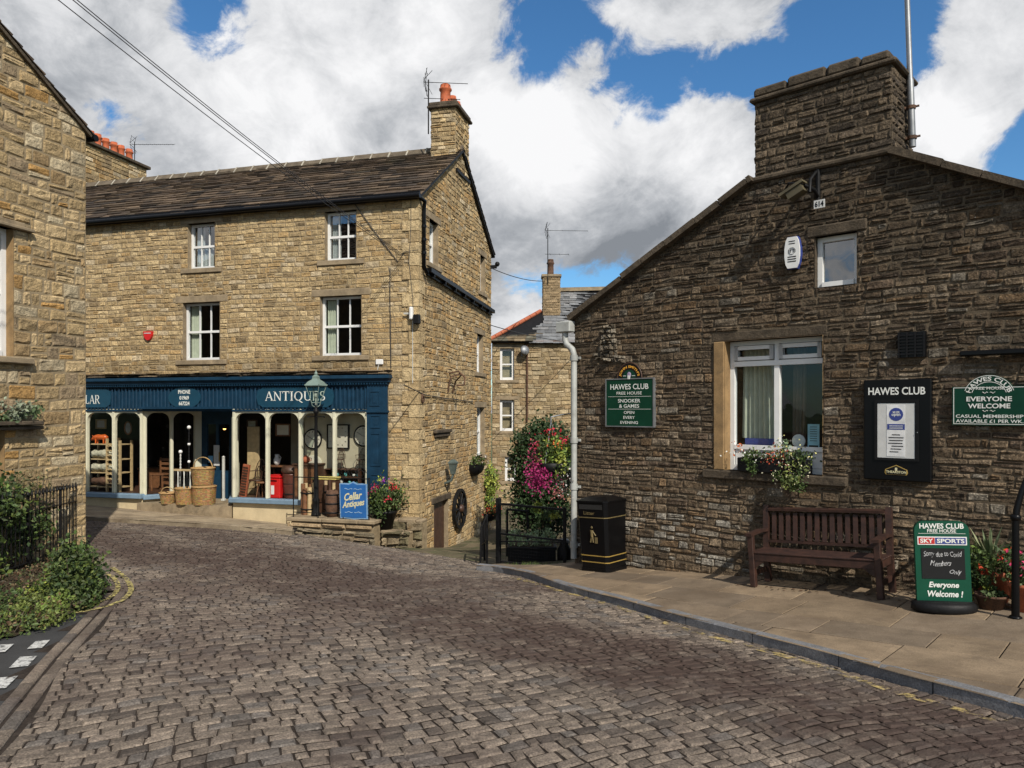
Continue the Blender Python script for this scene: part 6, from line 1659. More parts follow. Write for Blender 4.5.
# big dark shrub
sx0 = (541-512)/F*19
t = thing('dark_shrub', 'large rounded dark green shrub in front of the far house', 'shrub', M=Matrix.Translation((sx0, 19.2, G(sx0,19.2))))
f = MB(); zc2 = E-(460-HZ)/F*19-G(sx0,19.2)
DG2 = [(.02,.042,.012),(.028,.055,.016),(.036,.066,.022)]
leafblob(f, (.06,0,zc2+.10), (.68,.6,.80), 7500, .10, rq, DG2, shell=.75); leafblob(f, (.02,0,zc2), (.6,.45,.8), 3000, .12, rq, DG2, shell=.1); leafblob(f, (-.1,-.1,zc2-.9), (.60,.6,.7), 3400, .10, rq, DG2, shell=.5); leafblob(f, (.5,0,zc2-.2), (.5,.6,1.0), 2600, .10, rq, DG2, shell=.4)
leafblob(f, (.1,-.1,zc2-1.4), (.95,.6,.7), 3000, .10, rq, DG2, shell=.3)
f.build('foliage', M_['leaf'], t)
f = MB()
for k in range(6): a = k*1.05; f.tube([(.05*math.cos(a),.05*math.sin(a),-.1),(.2*math.cos(a),.2*math.sin(a),zc2*.5),(.5*math.cos(a),.4*math.sin(a),zc2*1.1)], [.05,.035,.012], 6)
f.build('trunk', M_['bark'], t)
# hanging basket with trailing flowers on a bracket from the club corner
Yb = 12.0; bx = (551-512)/F*Yb; bz = E-(470-HZ)/F*Yb
t = thing('hanging_basket', 'hanging basket of pink red and lime trailing flowers beside the downpipe', 'flower basket', M=Matrix.Translation((bx, Yb, bz)))
f = MB(); leafblob(f, (.06,0,.26), (.24,.2,.33), 1300, .06, rq, YG+MG[:1]); leafblob(f, (.22,.05,-.15), (.16,.16,.28), 500, .055, rq, [(.07,.09,.06),(.10,.12,.09),(.05,.07,.04)]); leafblob(f, (-.1,.05,.3), (.25,.2,.25), 400, .06, rq, DG+MG); f.build('foliage', M_['leaf'], t)
f = MB()
def scat(c, p, sd, n, s_):
    for _ in range(n):
        q = rq.uniform(.7,1.3); leaf(f, tuple(p[i]+rq.gauss(0, sd[i]) for i in range(3)), s_, rq, tuple(min(.8, x*q) for x in c))
scat((.28,.012,.10), (-.20,-.10,-.10), (.10,.08,.11), 900, .042); scat((.36,.04,.10), (-.27,-.05,.2), (.07,.07,.12), 170, .04)
scat((.42,.012,.03), (.0,-.1,.62), (.09,.08,.06), 40, .045); scat((.42,.015,.04), (.18,-.1,.50), (.05,.06,.04), 26, .045); scat((.36,.02,.04), (-.26,-.1,.38), (.06,.06,.05), 26, .045)
scat((.6,.15,.03), (.1,-.15,.42), (.06,.05,.03), 22, .05); scat((.7,.65,.6), (.22,-.1,-.02), (.12,.08,.2), 45, .04); scat((.30,.10,.09), (.12,-.0,-.28), (.10,.08,.14), 140, .04)
f.build('flowers', M_['flower'], t)
f = MB(); f.lathe([(.02,-.1),(.15,-.02),(.22,.12)], 14); f.build('liner', M_['blackrough'], t)
f = MB()
for k in range(3): a = 2.1*k; f.tube([(.21*math.cos(a),.21*math.sin(a),.12),(0,0,.78)], .006, 4)
f.tube([(0,0,.78),(0,0,.86),(.2,.1,.9),(.42,.25,.92)], .012, 5)
f.build('chain', M_['metal'], t)
t = thing('trailing_plant', 'lime green trailing shoots spilling over the alley gate', 'plant', M=Matrix.Translation(((548-512)/F*13.2, 13.25, E-(512-HZ)/F*13.2)))
f = MB(); leafblob(f, (-.1,0,.08), (.2,.1,.1), 160, .06, rq, YG); leafblob(f, (.05,-.02,-.05), (.16,.1,.13), 200, .06, rq, YG+MG); f.build('foliage', M_['leaf'], t)
f = MB(); f.tube([(-.3,0,.2),(-.1,0,.1),(.05,0,-.05),(.15,0,-.2)], .008, 4); f.build('stem', M_['bark'], t)
t = thing('grass_tuft', 'bright tuft of grass at the foot of the alley gate', 'grass tuft', M=Matrix.Translation((.35, 12.95, G(.35,12.95))))
f = MB()
for _ in range(260):
    x, y = rq.gauss(0,.2), rq.gauss(0,.05); h = rq.uniform(.04,.12); dx = rq.gauss(0,.03); c = rq.choice(MG+YG[2:]); f.add([(x,y,0),(x+.008,y,0),(x+dx,y+rq.gauss(0,.02),h)], [(0,1,2)], c)
f.build('foliage', M_['leaf'], t)
# ------------------------------------------------------------------ things on the club wall
rk = random.Random(99)
t = wthing('alarm_box', 'white oval alarm box beside the small upper window of the club', 'alarm box', CF, 794.5, 253.5)
oc = [(.085*math.cos(a)*(1 if abs(math.sin(a)) < .8 else .9), .20*math.sin(a)) for a in [2*PI*i/20 for i in range(20)]]
oc = [(-.06,-.20),(.06,-.20),(.085,-.15),(.10,-.05),(.10,.05),(.085,.15),(.06,.20),(-.06,.20),(-.085,.15),(-.10,.05),(-.10,-.05),(-.085,-.15)]
f = MB(); f.prism([(x*1.05,z*1.04) for x,z in oc], -.06, 0); f.build('back_case', M_['pblue'], t); f = MB(); f.prism([(x*.98,z) for x, z in oc], -.085, -.06); f.build('case', M_['white'], t)
f = MB(); O8 = [(.045*math.cos(PI/8+PI/4*i), .02+.045*math.sin(PI/8+PI/4*i)) for i in range(9)]
for i in range(8): f.bar((O8[i][0],-.087,O8[i][1]),(O8[i+1][0],-.087,O8[i+1][1]),.008,.003)
f.bar((-.02,-.087,-.0),(-.02,-.087,.04),.01,.003); f.bar((.02,-.087,-.0),(.02,-.087,.04),.01,.003); f.bar((-.02,-.087,.04),(.02,-.087,.04),.01,.003)
for z in (-.06,-.09,-.12): f.box(-.055,.055,-.088,-.085,z,z+.012)
for z in (.11,.14): f.box(-.04,.04,-.088,-.085,z,z+.01)
f.build('markings', M_['blackrough'], t)
t = wthing('floodlight', 'yellowed floodlight on a rusty bracket below the club chimney', 'floodlight', CF, 806, 196, .0)
f = MB(); Mx = Matrix.Translation((.02,-.32,.05)) @ Matrix.Rotation(math.radians(-25),4,'Y')
f.box(-.22,.10,-.10,.10,-.02,.015,M=Mx); f.box(-.15,.06,-.08,.08,-.11,-.02,M=Mx); f.build('head', material('yellowed_casing', (.09,.075,.04), .6, var=.3), t)
f = MB(); f.tube([(.1,-.32,.05),(.18,-.2,.0),(.16,-.02,-.05)], .022, 6); f.tube([(.14,-.02,.28),(.15,-.25,.12),(.16,-.3,-.05)], .02, 6); f.tube([(.16,-.02,-.1),(.16,-.02,.3)], .03, 6); f.tube([(-.25,-.05,.12),(-.1,-.3,.12),(.1,-.38,.05)], .014, 6); f.build('bracket', M_['blackrough'], t)
t = wthing('number_plate', 'small white number sign hanging from the club floodlight bracket', 'sign', CF, 820, 204, .35)
f = MB(); f.box(-.07,.06,-.012,.0,-.05,.05); f.build('plate', M_['paper'], t); f = MB(); words(f, '614', -.005, -.0, .105, .07, -.014, .03); f.build('lettering', M_['black'], t)
def frame_box(f, a, b, c, d, y0, y1, e):
    f.box(a, b, y0, y1, c, c+e); f.box(a, b, y0, y1, d-e, d); f.box(a, a+e, y0, y1, c+e, d-e); f.box(b-e, b, y0, y1, c+e, d-e)
# left green sign with its arched crest
s0, zt_ = CF.px(606,379.5,.06); s1, zb_ = CF.px(653.5,427,.06); W_ = s1-s0; H_ = zt_-zb_
t = thing('club_sign', 'green square club sign with an orange lettered arch left of the window', 'sign', M=on_wall(CF, (s0+s1)/2, zb_, 0))
AR = W_*.25
f = MB(); f.box(-W_/2, W_/2, -.06, 0, 0, H_); f.build('board', M_['green'], t)
f = MB(); frame_box(f, -W_/2-.008, W_/2+.008, -.008, H_+.008, -.068, -.0, .016); f.build('trim', M_['metal'], t)
ARC = lambda r, n=18: [(r*math.cos(PI*i/n), H_+.012+r*math.sin(PI*i/n)*1.05) for i in range(n+1)]
f = MB(); f.prism(ARC(AR), -.055, -.005); f.build('crest', M_['blackrough'], t)
f = MB(); f.prism(ARC(AR*.55), -.062, -.055); f.build('crest_centre', M_['green'], t)
f = MB(); f.tube([(p[0],-.05,p[1]) for p in ARC(AR*1.02)], .012, 5); f.build('crest_rim', M_['darkwood'], t)
f = MB(); words(f, "JOHN SMITH'S", 0, H_+.012+AR*.78, AR*2.2, AR*.24, -.060, .03, arc=AR*.78); f.build('crest_lettering', M_['yletter'], t)
f = MB(); f.ball((0,-.064,H_+AR*.26), AR*.19, 10, 6, sc=(.9,.1,1.2)); f.build('emblem', material('mauve_emblem', (.28,.22,.32), .5), t)
f = MB(); f.box(-.02,-.004,-.072,-.064,H_-.005,H_+.05); f.box(.004,.02,-.072,-.064,H_-.005,H_+.05); f.box(-AR*.5,-AR*.25,-.067,-.063,H_+.04,H_+.048); f.box(AR*.25,AR*.5,-.067,-.063,H_+.04,H_+.048)
for s_, cz, w, h, b in [('HAWES CLUB',.835,.80,.115,.012),('FREE HOUSE',.70,.53,.062,.006),('SNOOKER',.54,.47,.075,.012),('& GAMES',.43,.42,.075,.012),('OPEN',.295,.22,.06,.008),('EVERY',.19,.24,.06,.008),('EVENING',.085,.37,.06,.008)]:
    words(f, s_, 0, H_*cz, W_*w, H_*h, -.064, b)
f.box(-W_*.45,W_*.45,-.063,-.06,H_*.625,H_*.631); f.box(-W_*.45,W_*.45,-.063,-.06,H_*.362,H_*.368)
f.build('lettering', M_['letter'], t)
# weathered carved panel
t = wthing('carved_panel', 'worn pale carved stone panel high above the left green sign', 'carving', CF, 609, 343, .0)
f = MB(); n = 0
pal_ = [(.30,.26,.20),(.24,.20,.15),(.20,.165,.12)]
stones(f, [(-.16,-.24),(.16,-.24),(.13,.26),(-.13,.26)], [], (.07,.10), (.07,.12), .055, .006, rk, palf(rk, pal_), warp=.02, jit=.8, ax=4, az=4)
stones(f, [(-.30,-.32),(.34,-.32),(.30,-.20),(-.28,-.18)], [], (.06,.09), (.08,.14), .06, .006, rk, palf(rk, pal_), warp=.03, jit=.8, ax=4, az=4)
f.build('carving', M_['clubstone'], t)
# black notice case
s0, zt_ = CF.px(863,379,.1); s1, zb_ = CF.px(931,481,.1); zt_ = (CF.px(863,381,.1)[1]+CF.px(931,377.5,.1)[1])/2; zb_ = (CF.px(863,479,.1)[1]+CF.px(931,483,.1)[1])/2
W_ = s1-s0; H_ = zt_-zb_
t = thing('notice_board', 'black glazed club notice case with white papers', 'notice board', M=on_wall(CF, (s0+s1)/2, zb_, 0))
f = MB(); f.box(-W_/2,W_/2,-.09,0,0,H_,bev=.012); f.build('case', M_['black'], t)
f = MB(); frame_box(f, -W_*.32, W_*.33, H_*.20, H_*.80, -.105, -.09, .03); f.build('inner_frame', M_['blackrough'], t)
f = MB(); f.box(-W_*.29,W_*.27,-.096,-.09,H_*.225,H_*.765); f.build('backing_paper', M_['paper'], t)
f = MB(); f.box(-W_*.14,W_*.13,-.099,-.096,H_*.24,H_*.75); f.build('poster', material('white_poster', (.66,.66,.65), .6), t)
f = MB(); f.prism([(W_*.105*math.cos(2*PI*i/20), H_*.655+W_*.105*math.sin(2*PI*i/20)) for i in range(20)], -.101, -.099); f.box(-W_*.13,W_*.13,-.101,-.099,H_*.505,H_*.56); f.build('poster_print', M_['pblue'], t)
f = MB()
for k in range(3): f.box(-W_*.10,W_*.10,-.1025,-.101,H_*(.515+.013*k),H_*(.519+.013*k))
words(f, 'we are', 0, H_*.675, W_*.10, H_*.022, -.1025); words(f, 'open', 0, H_*.645, W_*.13, H_*.03, -.1025)
f.build('poster_print', M_['letter'], t)
f = MB()
for k, (w, x) in enumerate([(.12,0),(.22,-.0),(.2,.0),(.21,-.01),(.17,.02),(.16,.0),(.13,-.03)]): f.box(-W_*w/2+W_*x,W_*w/2+W_*x,-.1008,-.099,H_*(.45-.028*k),H_*(.458-.028*k))
f.build('print_lines', M_['black'], t)
f = MB(); words(f, 'HAWES CLUB', -.0, H_*.885, W_*.84, H_*.075, -.094, .022); f.build('lettering', M_['letter'], t)
f = MB(); P = [(-.17,.0),(.17,.0),(.19,.03),(.18,.08),(.08,.12),(0,.15),(-.08,.12),(-.18,.08),(-.19,.03)]; P = [(x*W_*.9, H_*.06+z*W_*1.05) for x, z in P]; f.prism(P, -.096, -.09); f.build('badge', M_['gold'], t)
f = MB(); f.prism([(x*.9, H_*.06+(z-H_*.06)*.88+.004) for x, z in P], -.098, -.096); f.build('badge_centre', M_['blackrough'], t)
f = MB(); words(f, 'THEAKSTON', 0, H_*.06+W_*.045, W_*.30, H_*.024, -.0995, .03); f.box(-.012,.012,-.0995,-.098,H_*.10,H_*.13); f.build('badge_lettering', M_['cletter'], t)
f = MB(); f.ball((W_*.31,-.11,H_*.48), .007, 6, 4); f.build('lock', M_['metal'], t)
# right green sign with the arched club name
s0, zt_ = CF.px(952,387,.08); _, zb_ = CF.px(952,425,.08); s1 = CF.px(1031,400,.08)[0]; W_ = s1-s0; H_ = zt_-zb_
t = thing('club_sign', 'wide green welcome sign with a white lettered arch at the right edge', 'sign', M=on_wall(CF, (s0+s1)/2, zb_, 0))
AR = W_*.335; xc = -W_*.02
def archp(r0, r1, z0, n=20, a0=0.10):
    A = [a0*PI+(1-2*a0)*PI*i/n for i in range(n+1)]
    return [(xc+r1*math.cos(a), z0+r1*math.sin(a)) for a in A]+[(xc+r0*math.cos(a), z0+r0*math.sin(a)) for a in A[::-1]]
zc0 = H_*.72
f = MB(); f.box(-W_/2,W_/2,-.07,-.01,0,H_); a_s = math.asin((H_-zc0+.001)/AR); f.prism([(xc+AR*math.cos(a), zc0+AR*math.sin(a)) for a in [a_s+(PI-2*a_s)*i/20 for i in range(21)]], -.0695, -.0105); f.build('board', M_['green'], t)
f = MB(); frame_box(f, -W_/2+.012, W_/2-.012, .012, H_-.008, -.073, -.07, .006)
for r_ in (AR*.985, AR*.70): P = archp(r_-.006, r_, zc0); n = len(P)//2; f.add([(p[0],-.0735,p[1]) for p in P], [(i, i+1, 2*n-2-i, 2*n-1-i) for i in range(n-1)])
f.build('trim', M_['letter'], t)
f = MB(); words(f, 'HAWES CLUB', xc, zc0+AR*.83, AR*2.15, AR*.19, -.075, .02, arc=AR*.83)
for s_, cz, w, h, b in [('FREE HOUSE',.955,.40,.075,.01),('EVERYONE',.68,.58,.125,.022),('WELCOME',.50,.54,.125,.022),('CASUAL MEMBERSHIP',.235,.86,.085,.012),('AVAILABLE \u00a31 PER WK.',.11,.86,.085,.012)]: words(f, s_, xc+(.0), H_*cz, W_*w, H_*h, -.075, b)
for z_ in (.84,.37):
    for d in (-1,1): f.tube([(xc+d*(.01+.05*i/6), -.074, H_*z_+.008*math.sin(i*1.4)) for i in range(7)], .003, 4)
f.build('lettering', M_['letter'], t)
s0, z0 = CF.px(960,354,.07)
t = thing('sign_lamp', 'black trough lamp mounted above the wide welcome sign', 'lamp', M=on_wall(CF, s0, z0, .07))
f = MB(); Wl = W_*1.0; f.box(0,Wl,-.05,.04,-.03,.03,bev=.015); f.build('trough', M_['black'], t)
f = MB(); f.tube([(Wl*.6,.02,0),(Wl*.6,.07,.02)], .018, 6); f.tube([(Wl*.15,.02,0),(Wl*.15,.07,.02)], .018, 6); f.build('bracket', M_['blackrough'], t)
# small stickers and plate in the club window
s0, z0 = CF.px(802,449,-.18)
o = (lambda f: (f.lathe([(.085,0),(.09,.012),(.08,.02),(.001,.02)], 20, M=Matrix.Rotation(PI/2,4,'X')), f)[-1])(MB()).build('round_plate', M_['paper'], None, on_wall(CF, CF.px(799,441,-.26)[0], CF.px(799,441,-.26)[1], -.26)); tag(o, 'round pale plate propped inside the club window', 'plate')
q = CF.px(814,435,-.19); t = thing('window_poster', 'pale blue poster taped inside the right pane of the club window', 'poster', M=on_wall(CF, q[0], q[1], -.215))
f = MB(); f.box(-.09,.06,-.002,.002,-.17,.14); f.build('sheet', material('pale_blue_paper', (.25,.45,.52), .7), t)
f = MB(); [f.box(-.06,.03,-.004,-.002,.10-.03*k,.107-.03*k) for k in range(7)]; f.box(-.075,.045,-.004,-.002,-.165,-.135); f.build('print_lines', M_['black'], t)
# window box
q0 = CF.px(737,470,.1)[0]; q1 = CF.px(806,470,.1)[0]; zq = cw[2]
t = thing('window_box', 'flower filled window box on the sill of the club window', 'window box', M=on_wall(CF, q0, zq, .0))
L = q1-q0
f = MB(); f.box(0,L,-.10,.12,.003,.19,bev=.01); f.build('trough', M_['blackrough'], t)
f = MB(); leafblob(f, (L*.28,-.02,.20), (.26,.12,.10), 450, .045, rk, MG+DG); leafblob(f, (L*.72,-.03,.18), (.34,.12,.11), 600, .045, rk, MG+[(.15,.18,.05)]+DG); leafblob(f, (L*.82,-.14,-.02), (.24,.07,.17), 520, .04, rk, [(.17,.2,.05),(.12,.15,.05)]+MG); leafblob(f, (L*.2,-.13,.08), (.12,.06,.16), 120, .045, rk, MG)
leafblob(f, (L*.66,-.0,.38), (.10,.05,.08), 70, .04, rk, [(.25,.32,.22),(.18,.26,.14)]); f.build('foliage', M_['leaf'], t)
f = MB()
def scat2(c, p, sd, n, s_):
    for _ in range(n):
        k_ = rk.uniform(.8,1.2); leaf(f, tuple(p[i]+rk.gauss(0, sd[i]) for i in range(3)), s_, rk, tuple(min(.75,x*k_) for x in c))
scat2((.6,.6,.55), (L*.3,-.10,.24), (.2,.05,.05), 55, .03); scat2((.5,.5,.46), (L*.66,-.04,.38), (.07,.04,.05), 22, .04); scat2((.40,.07,.03), (L*.6,-.12,.20), (.12,.04,.07), 90, .035); scat2((.65,.6,.42), (L*.80,-.19,.03), (.16,.05,.11), 70, .026); scat2((.5,.12,.03), (L*.02,-.08,.32), (.06,.03,.05), 18, .04); scat2((.6,.55,.2), (L*.85,-.14,.3), (.13,.05,.08), 50, .03)
f.build('flowers', M_['flower'], t)
# ------------------------------------------------------------------ litter bin
bs, _ = CF.px(609,573,.60)
gb = CF.w(bs-.27, 0, .34); slope = math.atan(.06)
BM = Matrix.Translation((gb.x, gb.y, G(gb.x,gb.y)+.10)) @ Matrix.Rotation(CF.ang,4,'Z') @ Matrix.Rotation(-slope*.9,4,'Y')
M_['dullgold'] = material('faded_gold_print', (.16,.12,.05), .5, var=.4)
t = thing('litter_bin', 'black square litter bin with gold bands beside the downpipe', 'litter bin', M=BM)
def frust(f, a, b, z0, z1, ch=.045, col=None):
    def ring(r): return [(-r+ch,-r),(r-ch,-r),(r,-r+ch),(r,r-ch),(r-ch,r),(-r+ch,r),(-r,r-ch),(-r,-r+ch)]
    vs = [(x,y,z0) for x,y in ring(a)]+[(x,y,z1) for x,y in ring(b)]; f.add(vs, [tuple(range(8))[::-1], tuple(range(8,16))]+[(i,(i+1)%8,(i+1)%8+8,i+8) for i in range(8)], col)
f = MB(); frust(f, .262,.262,0,.05); frust(f, .252,.272,.05,.80); f.build('body', M_['black'], t)
f = MB(); frust(f, .274,.285,.815,1.03); f.build('hood', M_['black'], t)
f = MB(); frust(f, .297,.297,1.03,1.055,.06); frust(f, .292,.16,1.055,1.11,.06); f.build('lid', M_['black'], t)
for z0 in (.14,.235,.80):
    f = MB(); r_ = .252+.020*(z0/.75)+.004; frust(f, r_, r_+.001, z0, z0+.013); f.build('gold_band', M_['dullgold'] if z0 > .5 else M_['gold'], t)
f = MB(); words(f, 'Litter', -.03, .875, .20, .05, -.284, .01); f.build('lettering', M_['dullgold'], t)
f = MB(); yy = -.272
f.ball((0,yy,.66), .02, 8, 5, sc=(1,.2,1)); f.tube([(0,yy,.62),(.0,yy,.52)], [.028,.022], 6); f.tube([(-.01,yy,.52),(-.03,yy,.44)], .012, 5); f.tube([(.01,yy,.52),(.02,yy,.44)], .012, 5); f.tube([(.02,yy,.60),(.07,yy,.54)], .01, 5); f.box(.05,.10,yy-.004,yy,.43,.52); f.build('tidy_symbol', M_['dullgold'], t)
f = MB(); f.box(-.21,.21,-.2865,-.279,.93,1.0); f.build('slot', M_['dark'], t)
# ------------------------------------------------------------------ bench
bx0, _ = CF.px(751,587,.6); bx1, _ = CF.px(884.5,598,.6); bl = bx1-bx0
bm = CF.w((bx0+bx1)/2, 0, .36); zl0 = G(*CF.w(bx0,0,.4)[:2])+.1; zl1 = G(*CF.w(bx1,0,.4)[:2])+.1
tl = math.atan2(zl1-zl0, bl)
t = thing('park_bench', 'dark red brown slatted wooden bench against the club wall', 'bench', M=Matrix.Translation((bm.x,bm.y,(zl0+zl1)/2)) @ Matrix.Rotation(CF.ang,4,'Z') @ Matrix.Rotation(-tl,4,'Y'))
hx = bl/2; BW = M_['benchwood']
for sx_ in (-1,1):
    x = sx_*(hx-.035)
    f = MB(); f.box(x-.035,x+.035,-.27,-.20,0,.64,bev=.006); f.build('leg', BW, t)
    f = MB(); f.bar((x,.20,0),(x,.20,.42),.07,.07); f.bar((x,.20,.40),(x,.285,.98),.07,.055); f.build('leg', BW, t)
    f = MB(); f.bar((x,-.31,.655),(x,.05,.675),.085,.035); f.bar((x,.04,.675),(x,.23,.66),.08,.035); f.box(x-.02,x+.02,-.2,.17,.14,.20); f.box(x-.02,x+.02,-.2,.17,.34,.42); f.build('armrest', BW, t)
f = MB(); f.box(-hx+.07,hx-.07,-.25,-.215,.33,.42,bev=.004); f.box(-hx+.07,hx-.07,.17,.2,.33,.42)
for k, sg in ((0,-1),(1,1)): f.prism([(sg*(hx-.07),.33),(sg*(hx-.07),.24),(sg*(hx-.12),.27),(sg*(hx-.2),.33)], -.245, -.22)
f.build('seat_frame', BW, t)
for k in range(6): y = -.26+k*.078; f = MB(); f.box(-hx+.005 if k else -hx+.07,hx-.005 if k else hx-.07,y,y+.062,.42,.442,bev=.006); f.build('seat_slat', BW, t)
f = MB(); f.bar((-hx+.07,.283,.93),(hx-.07,.283,.93),.10,.03,up=(0,-.14,1)); f.bar((-hx+.07,.225,.52),(hx-.07,.225,.52),.05,.03); f.box(-.12,.06,.258,.262,.90,.955); f.build('back_rail', BW, t)
for k in range(15):
    x = -hx+.07+(2*hx-.14)*(k+.75)/15.5; f = MB(); f.bar((x,.222,.54),(x,.276,.885),.055,.016,up=(1,0,0)) if False else f.add([(x-.027,.215,.54),(x+.027,.215,.54),(x+.027,.23,.54),(x-.027,.23,.54),(x-.027,.268,.885),(x+.027,.268,.885),(x+.027,.283,.885),(x-.027,.283,.885)], [(0,1,2,3),(4,5,6,7),(0,1,5,4),(1,2,6,5),(2,3,7,6),(3,0,4,7)]); f.build('back_slat', BW, t)
# ------------------------------------------------------------------ pavement sign
ya = 7.68; xa = (944-512)/F*ya
AM = Matrix.Translation((xa,ya,G(xa,ya)+.1)) @ Matrix.Rotation(math.radians(-17),4,'Z') @ Matrix.Rotation(math.radians(-2.2),4,'Y')
t = thing('pavement_sign', 'green free standing sign with a chalkboard panel by the bench', 'sign', M=AM)
f = MB(); f.lathe([(.285,0),(.31,.02),(.30,.08),(.265,.11),(.001,.11)], 28, squash=(1,.62)); f.build('base', M_['blackrough'], t)
w_ = .252; h1 = .93; r_ = .09
P = [(-w_,.10),(w_,.10),(w_,h1-r_)]+[(w_-r_+r_*math.cos(a), h1-r_+r_*math.sin(a)) for a in [PI/2*i/6 for i in range(1,7)]]+[(-w_+r_-r_*math.sin(a), h1-r_+r_*math.cos(a)) for a in [PI/2*i/6 for i in range(0,7)]]
f = MB(); f.prism(P, -.035, .035); f.build('panel', material('bright_green_plastic', (.0,.062,.032), .4, var=.1), t)
yy = -.037
f = MB(); f.box(-w_*.78,w_*.80,yy-.004,yy,.34,.655); f.build('chalkboard', M_['slate'], t)
f = MB(); f.box(-w_*.90,w_*.90,yy-.004,yy,.690,.775); f.build('banner', M_['white'], t)
f = MB(); f.box(-w_*.86,-w_*.27,yy-.006,yy-.004,.700,.765); f.build('banner_red', material('banner_red', (.45,.02,.02), .5), t)
f = MB(); f.box(-w_*.25,w_*.86,yy-.006,yy-.004,.700,.765); f.build('banner_blue', M_['pblue'], t)
f = MB(); words(f, 'HAWES CLUB', 0, .885, w_*1.62, .055, yy-.002, .025); words(f, 'FREE HOUSE', 0, .835, w_*1.05, .035, yy-.002, .012); f.box(-w_*.86,w_*.86,yy-.003,yy,.806,.809)
words(f, 'SKY', -w_*.565, .7325, w_*.48, .045, yy-.008, .03); words(f, 'SPORTS', w_*.31, .7325, w_*1.0, .045, yy-.008, .03)
words(f, 'Everyone', 0, .27, w_*1.1, .075, yy-.002, .03, .2); words(f, 'Welcome !', w_*.04, .185, w_*1.3, .065, yy-.002, .03, .2); f.build('lettering', M_['letter'], t)
f = MB(); words(f, 'Sorry due to Covid', 0, .59, w_*1.4, .07, yy-.006, .0, .35); words(f, 'Members', -w_*.08, .50, w_*.75, .055, yy-.006, .0, .3); words(f, 'Only', w_*.45, .41, w_*.42, .055, yy-.006, .0, .3)
for i in range(len(f.v)): p = f.v[i]; f.v[i] = (p[0]+.004*math.sin(p[2]*90), p[1], p[2]+.006*math.sin(p[0]*40))
f.build('chalk_writing', material('chalk', (.42,.42,.42), .9), t)
# ------------------------------------------------------------------ potted plants by the wall and the black handrail
def spiky(f, c, n, L, rng, pal):
    for _ in range(n):
        a = rng.uniform(0, 2*PI); el = rng.uniform(.35, 1.45); l = L*rng.uniform(.7,1.1); d = Vector((math.cos(a)*math.cos(el), math.sin(a)*math.cos(el), math.sin(el))); s_ = d.cross(Vector((0,0,1))).normalized()*.012
        P0 = Vector(c); P1 = P0+d*l*.55; P2 = P0+d*l+Vector((0,0,-l*.12)); f.add([P0-s_,P0+s_,P1+s_*1.2,P1-s_*1.2,P2], [(0,1,2,3),(3,2,4)], rng.choice(pal))
yp = 8.0; 
def pot_at(u, Y): x = (u-512)/F*Y; return Matrix.Translation((x, Y, G(x,Y)+.1))
t = plantpot('terracotta_pot', 'terracotta pot of spiky leaves and orange flowers behind the green sign', pot_at(994, 7.95), .18, .34, 'terra')
f = MB(); leafblob(f, (-.12,-.08,.40), (.28,.22,.20), 620, .055, rk, MG+YG[2:]+DG); leafblob(f, (-.28,-.14,.22), (.12,.12,.18), 220, .055, rk, MG+YG); spiky(f, (-.02,.05,.36), 60, .50, rk, [(.16,.2,.10),(.10,.14,.06),(.22,.24,.13)]); f.build('foliage', M_['leaf'], t)
f = MB(); [leaf(f, (p[0]+rk.gauss(0,.02), p[1]+rk.gauss(0,.02), p[2]+rk.gauss(0,.02)), .045, rk, (.6,.07,.02)) for p in [(.08,-.2,.48),(-.1,-.25,.52),(.15,-.15,.38),(-.28,-.2,.42),(.02,-.2,.58),(-.2,-.2,.34)] for _ in range(9)]; f.build('flowers', M_['flower'], t)
t = plantpot('flower_bowl', 'low dark red bowl in front of the terracotta pot', pot_at(991, 7.66), .15, .15, 'rust')
f = MB(); leafblob(f, (.0,0,.15), (.14,.12,.05), 120, .05, rk, DG); f.build('foliage', M_['leaf'], t)
t = plantpot('flower_pot', 'pot of pink red flowers at the right edge beyond the black handrail', pot_at(1027, 7.5), .17, .28, 'terra')
f = MB(); leafblob(f, (0,0,.42), (.26,.2,.2), 420, .055, rk, MG+DG); f.build('foliage', M_['leaf'], t)
f = MB(); [leaf(f, (rk.gauss(-.05,.13), -.15+rk.gauss(0,.05), .50+rk.gauss(0,.09)), .045, rk, (.55,.03,.12)) for _ in range(60)]; f.build('flowers', M_['flower'], t)
Yh = 7.25; xh = (1015.5-512)/F*Yh; hzz = lambda v: -(v-617)/F*Yh
t = thing('handrail', 'thick black bent iron handrail standing on the pavement at the right edge', 'handrail', M=Matrix.Translation((xh,Yh,G(xh,Yh)+.1)))
f = MB(); f.lathe([(.06,0),(.055,.02),(.034,.03)], 10); f.tube([(0,0,0),(0,0,hzz(517)-.03),(.012,0,hzz(508)),(.06,-.0,hzz(490)),(.12,0,hzz(474)),(.5,-.05,hzz(440))], [.036,.032,.03,.026,.024,.024], 10); f.build('post', M_['black'], t)
f = MB(); f.lathe([(.033,hzz(519)),(.046,hzz(518)),(.046,hzz(514)),(.033,hzz(513))], 10); f.build('collar', M_['black'], t)
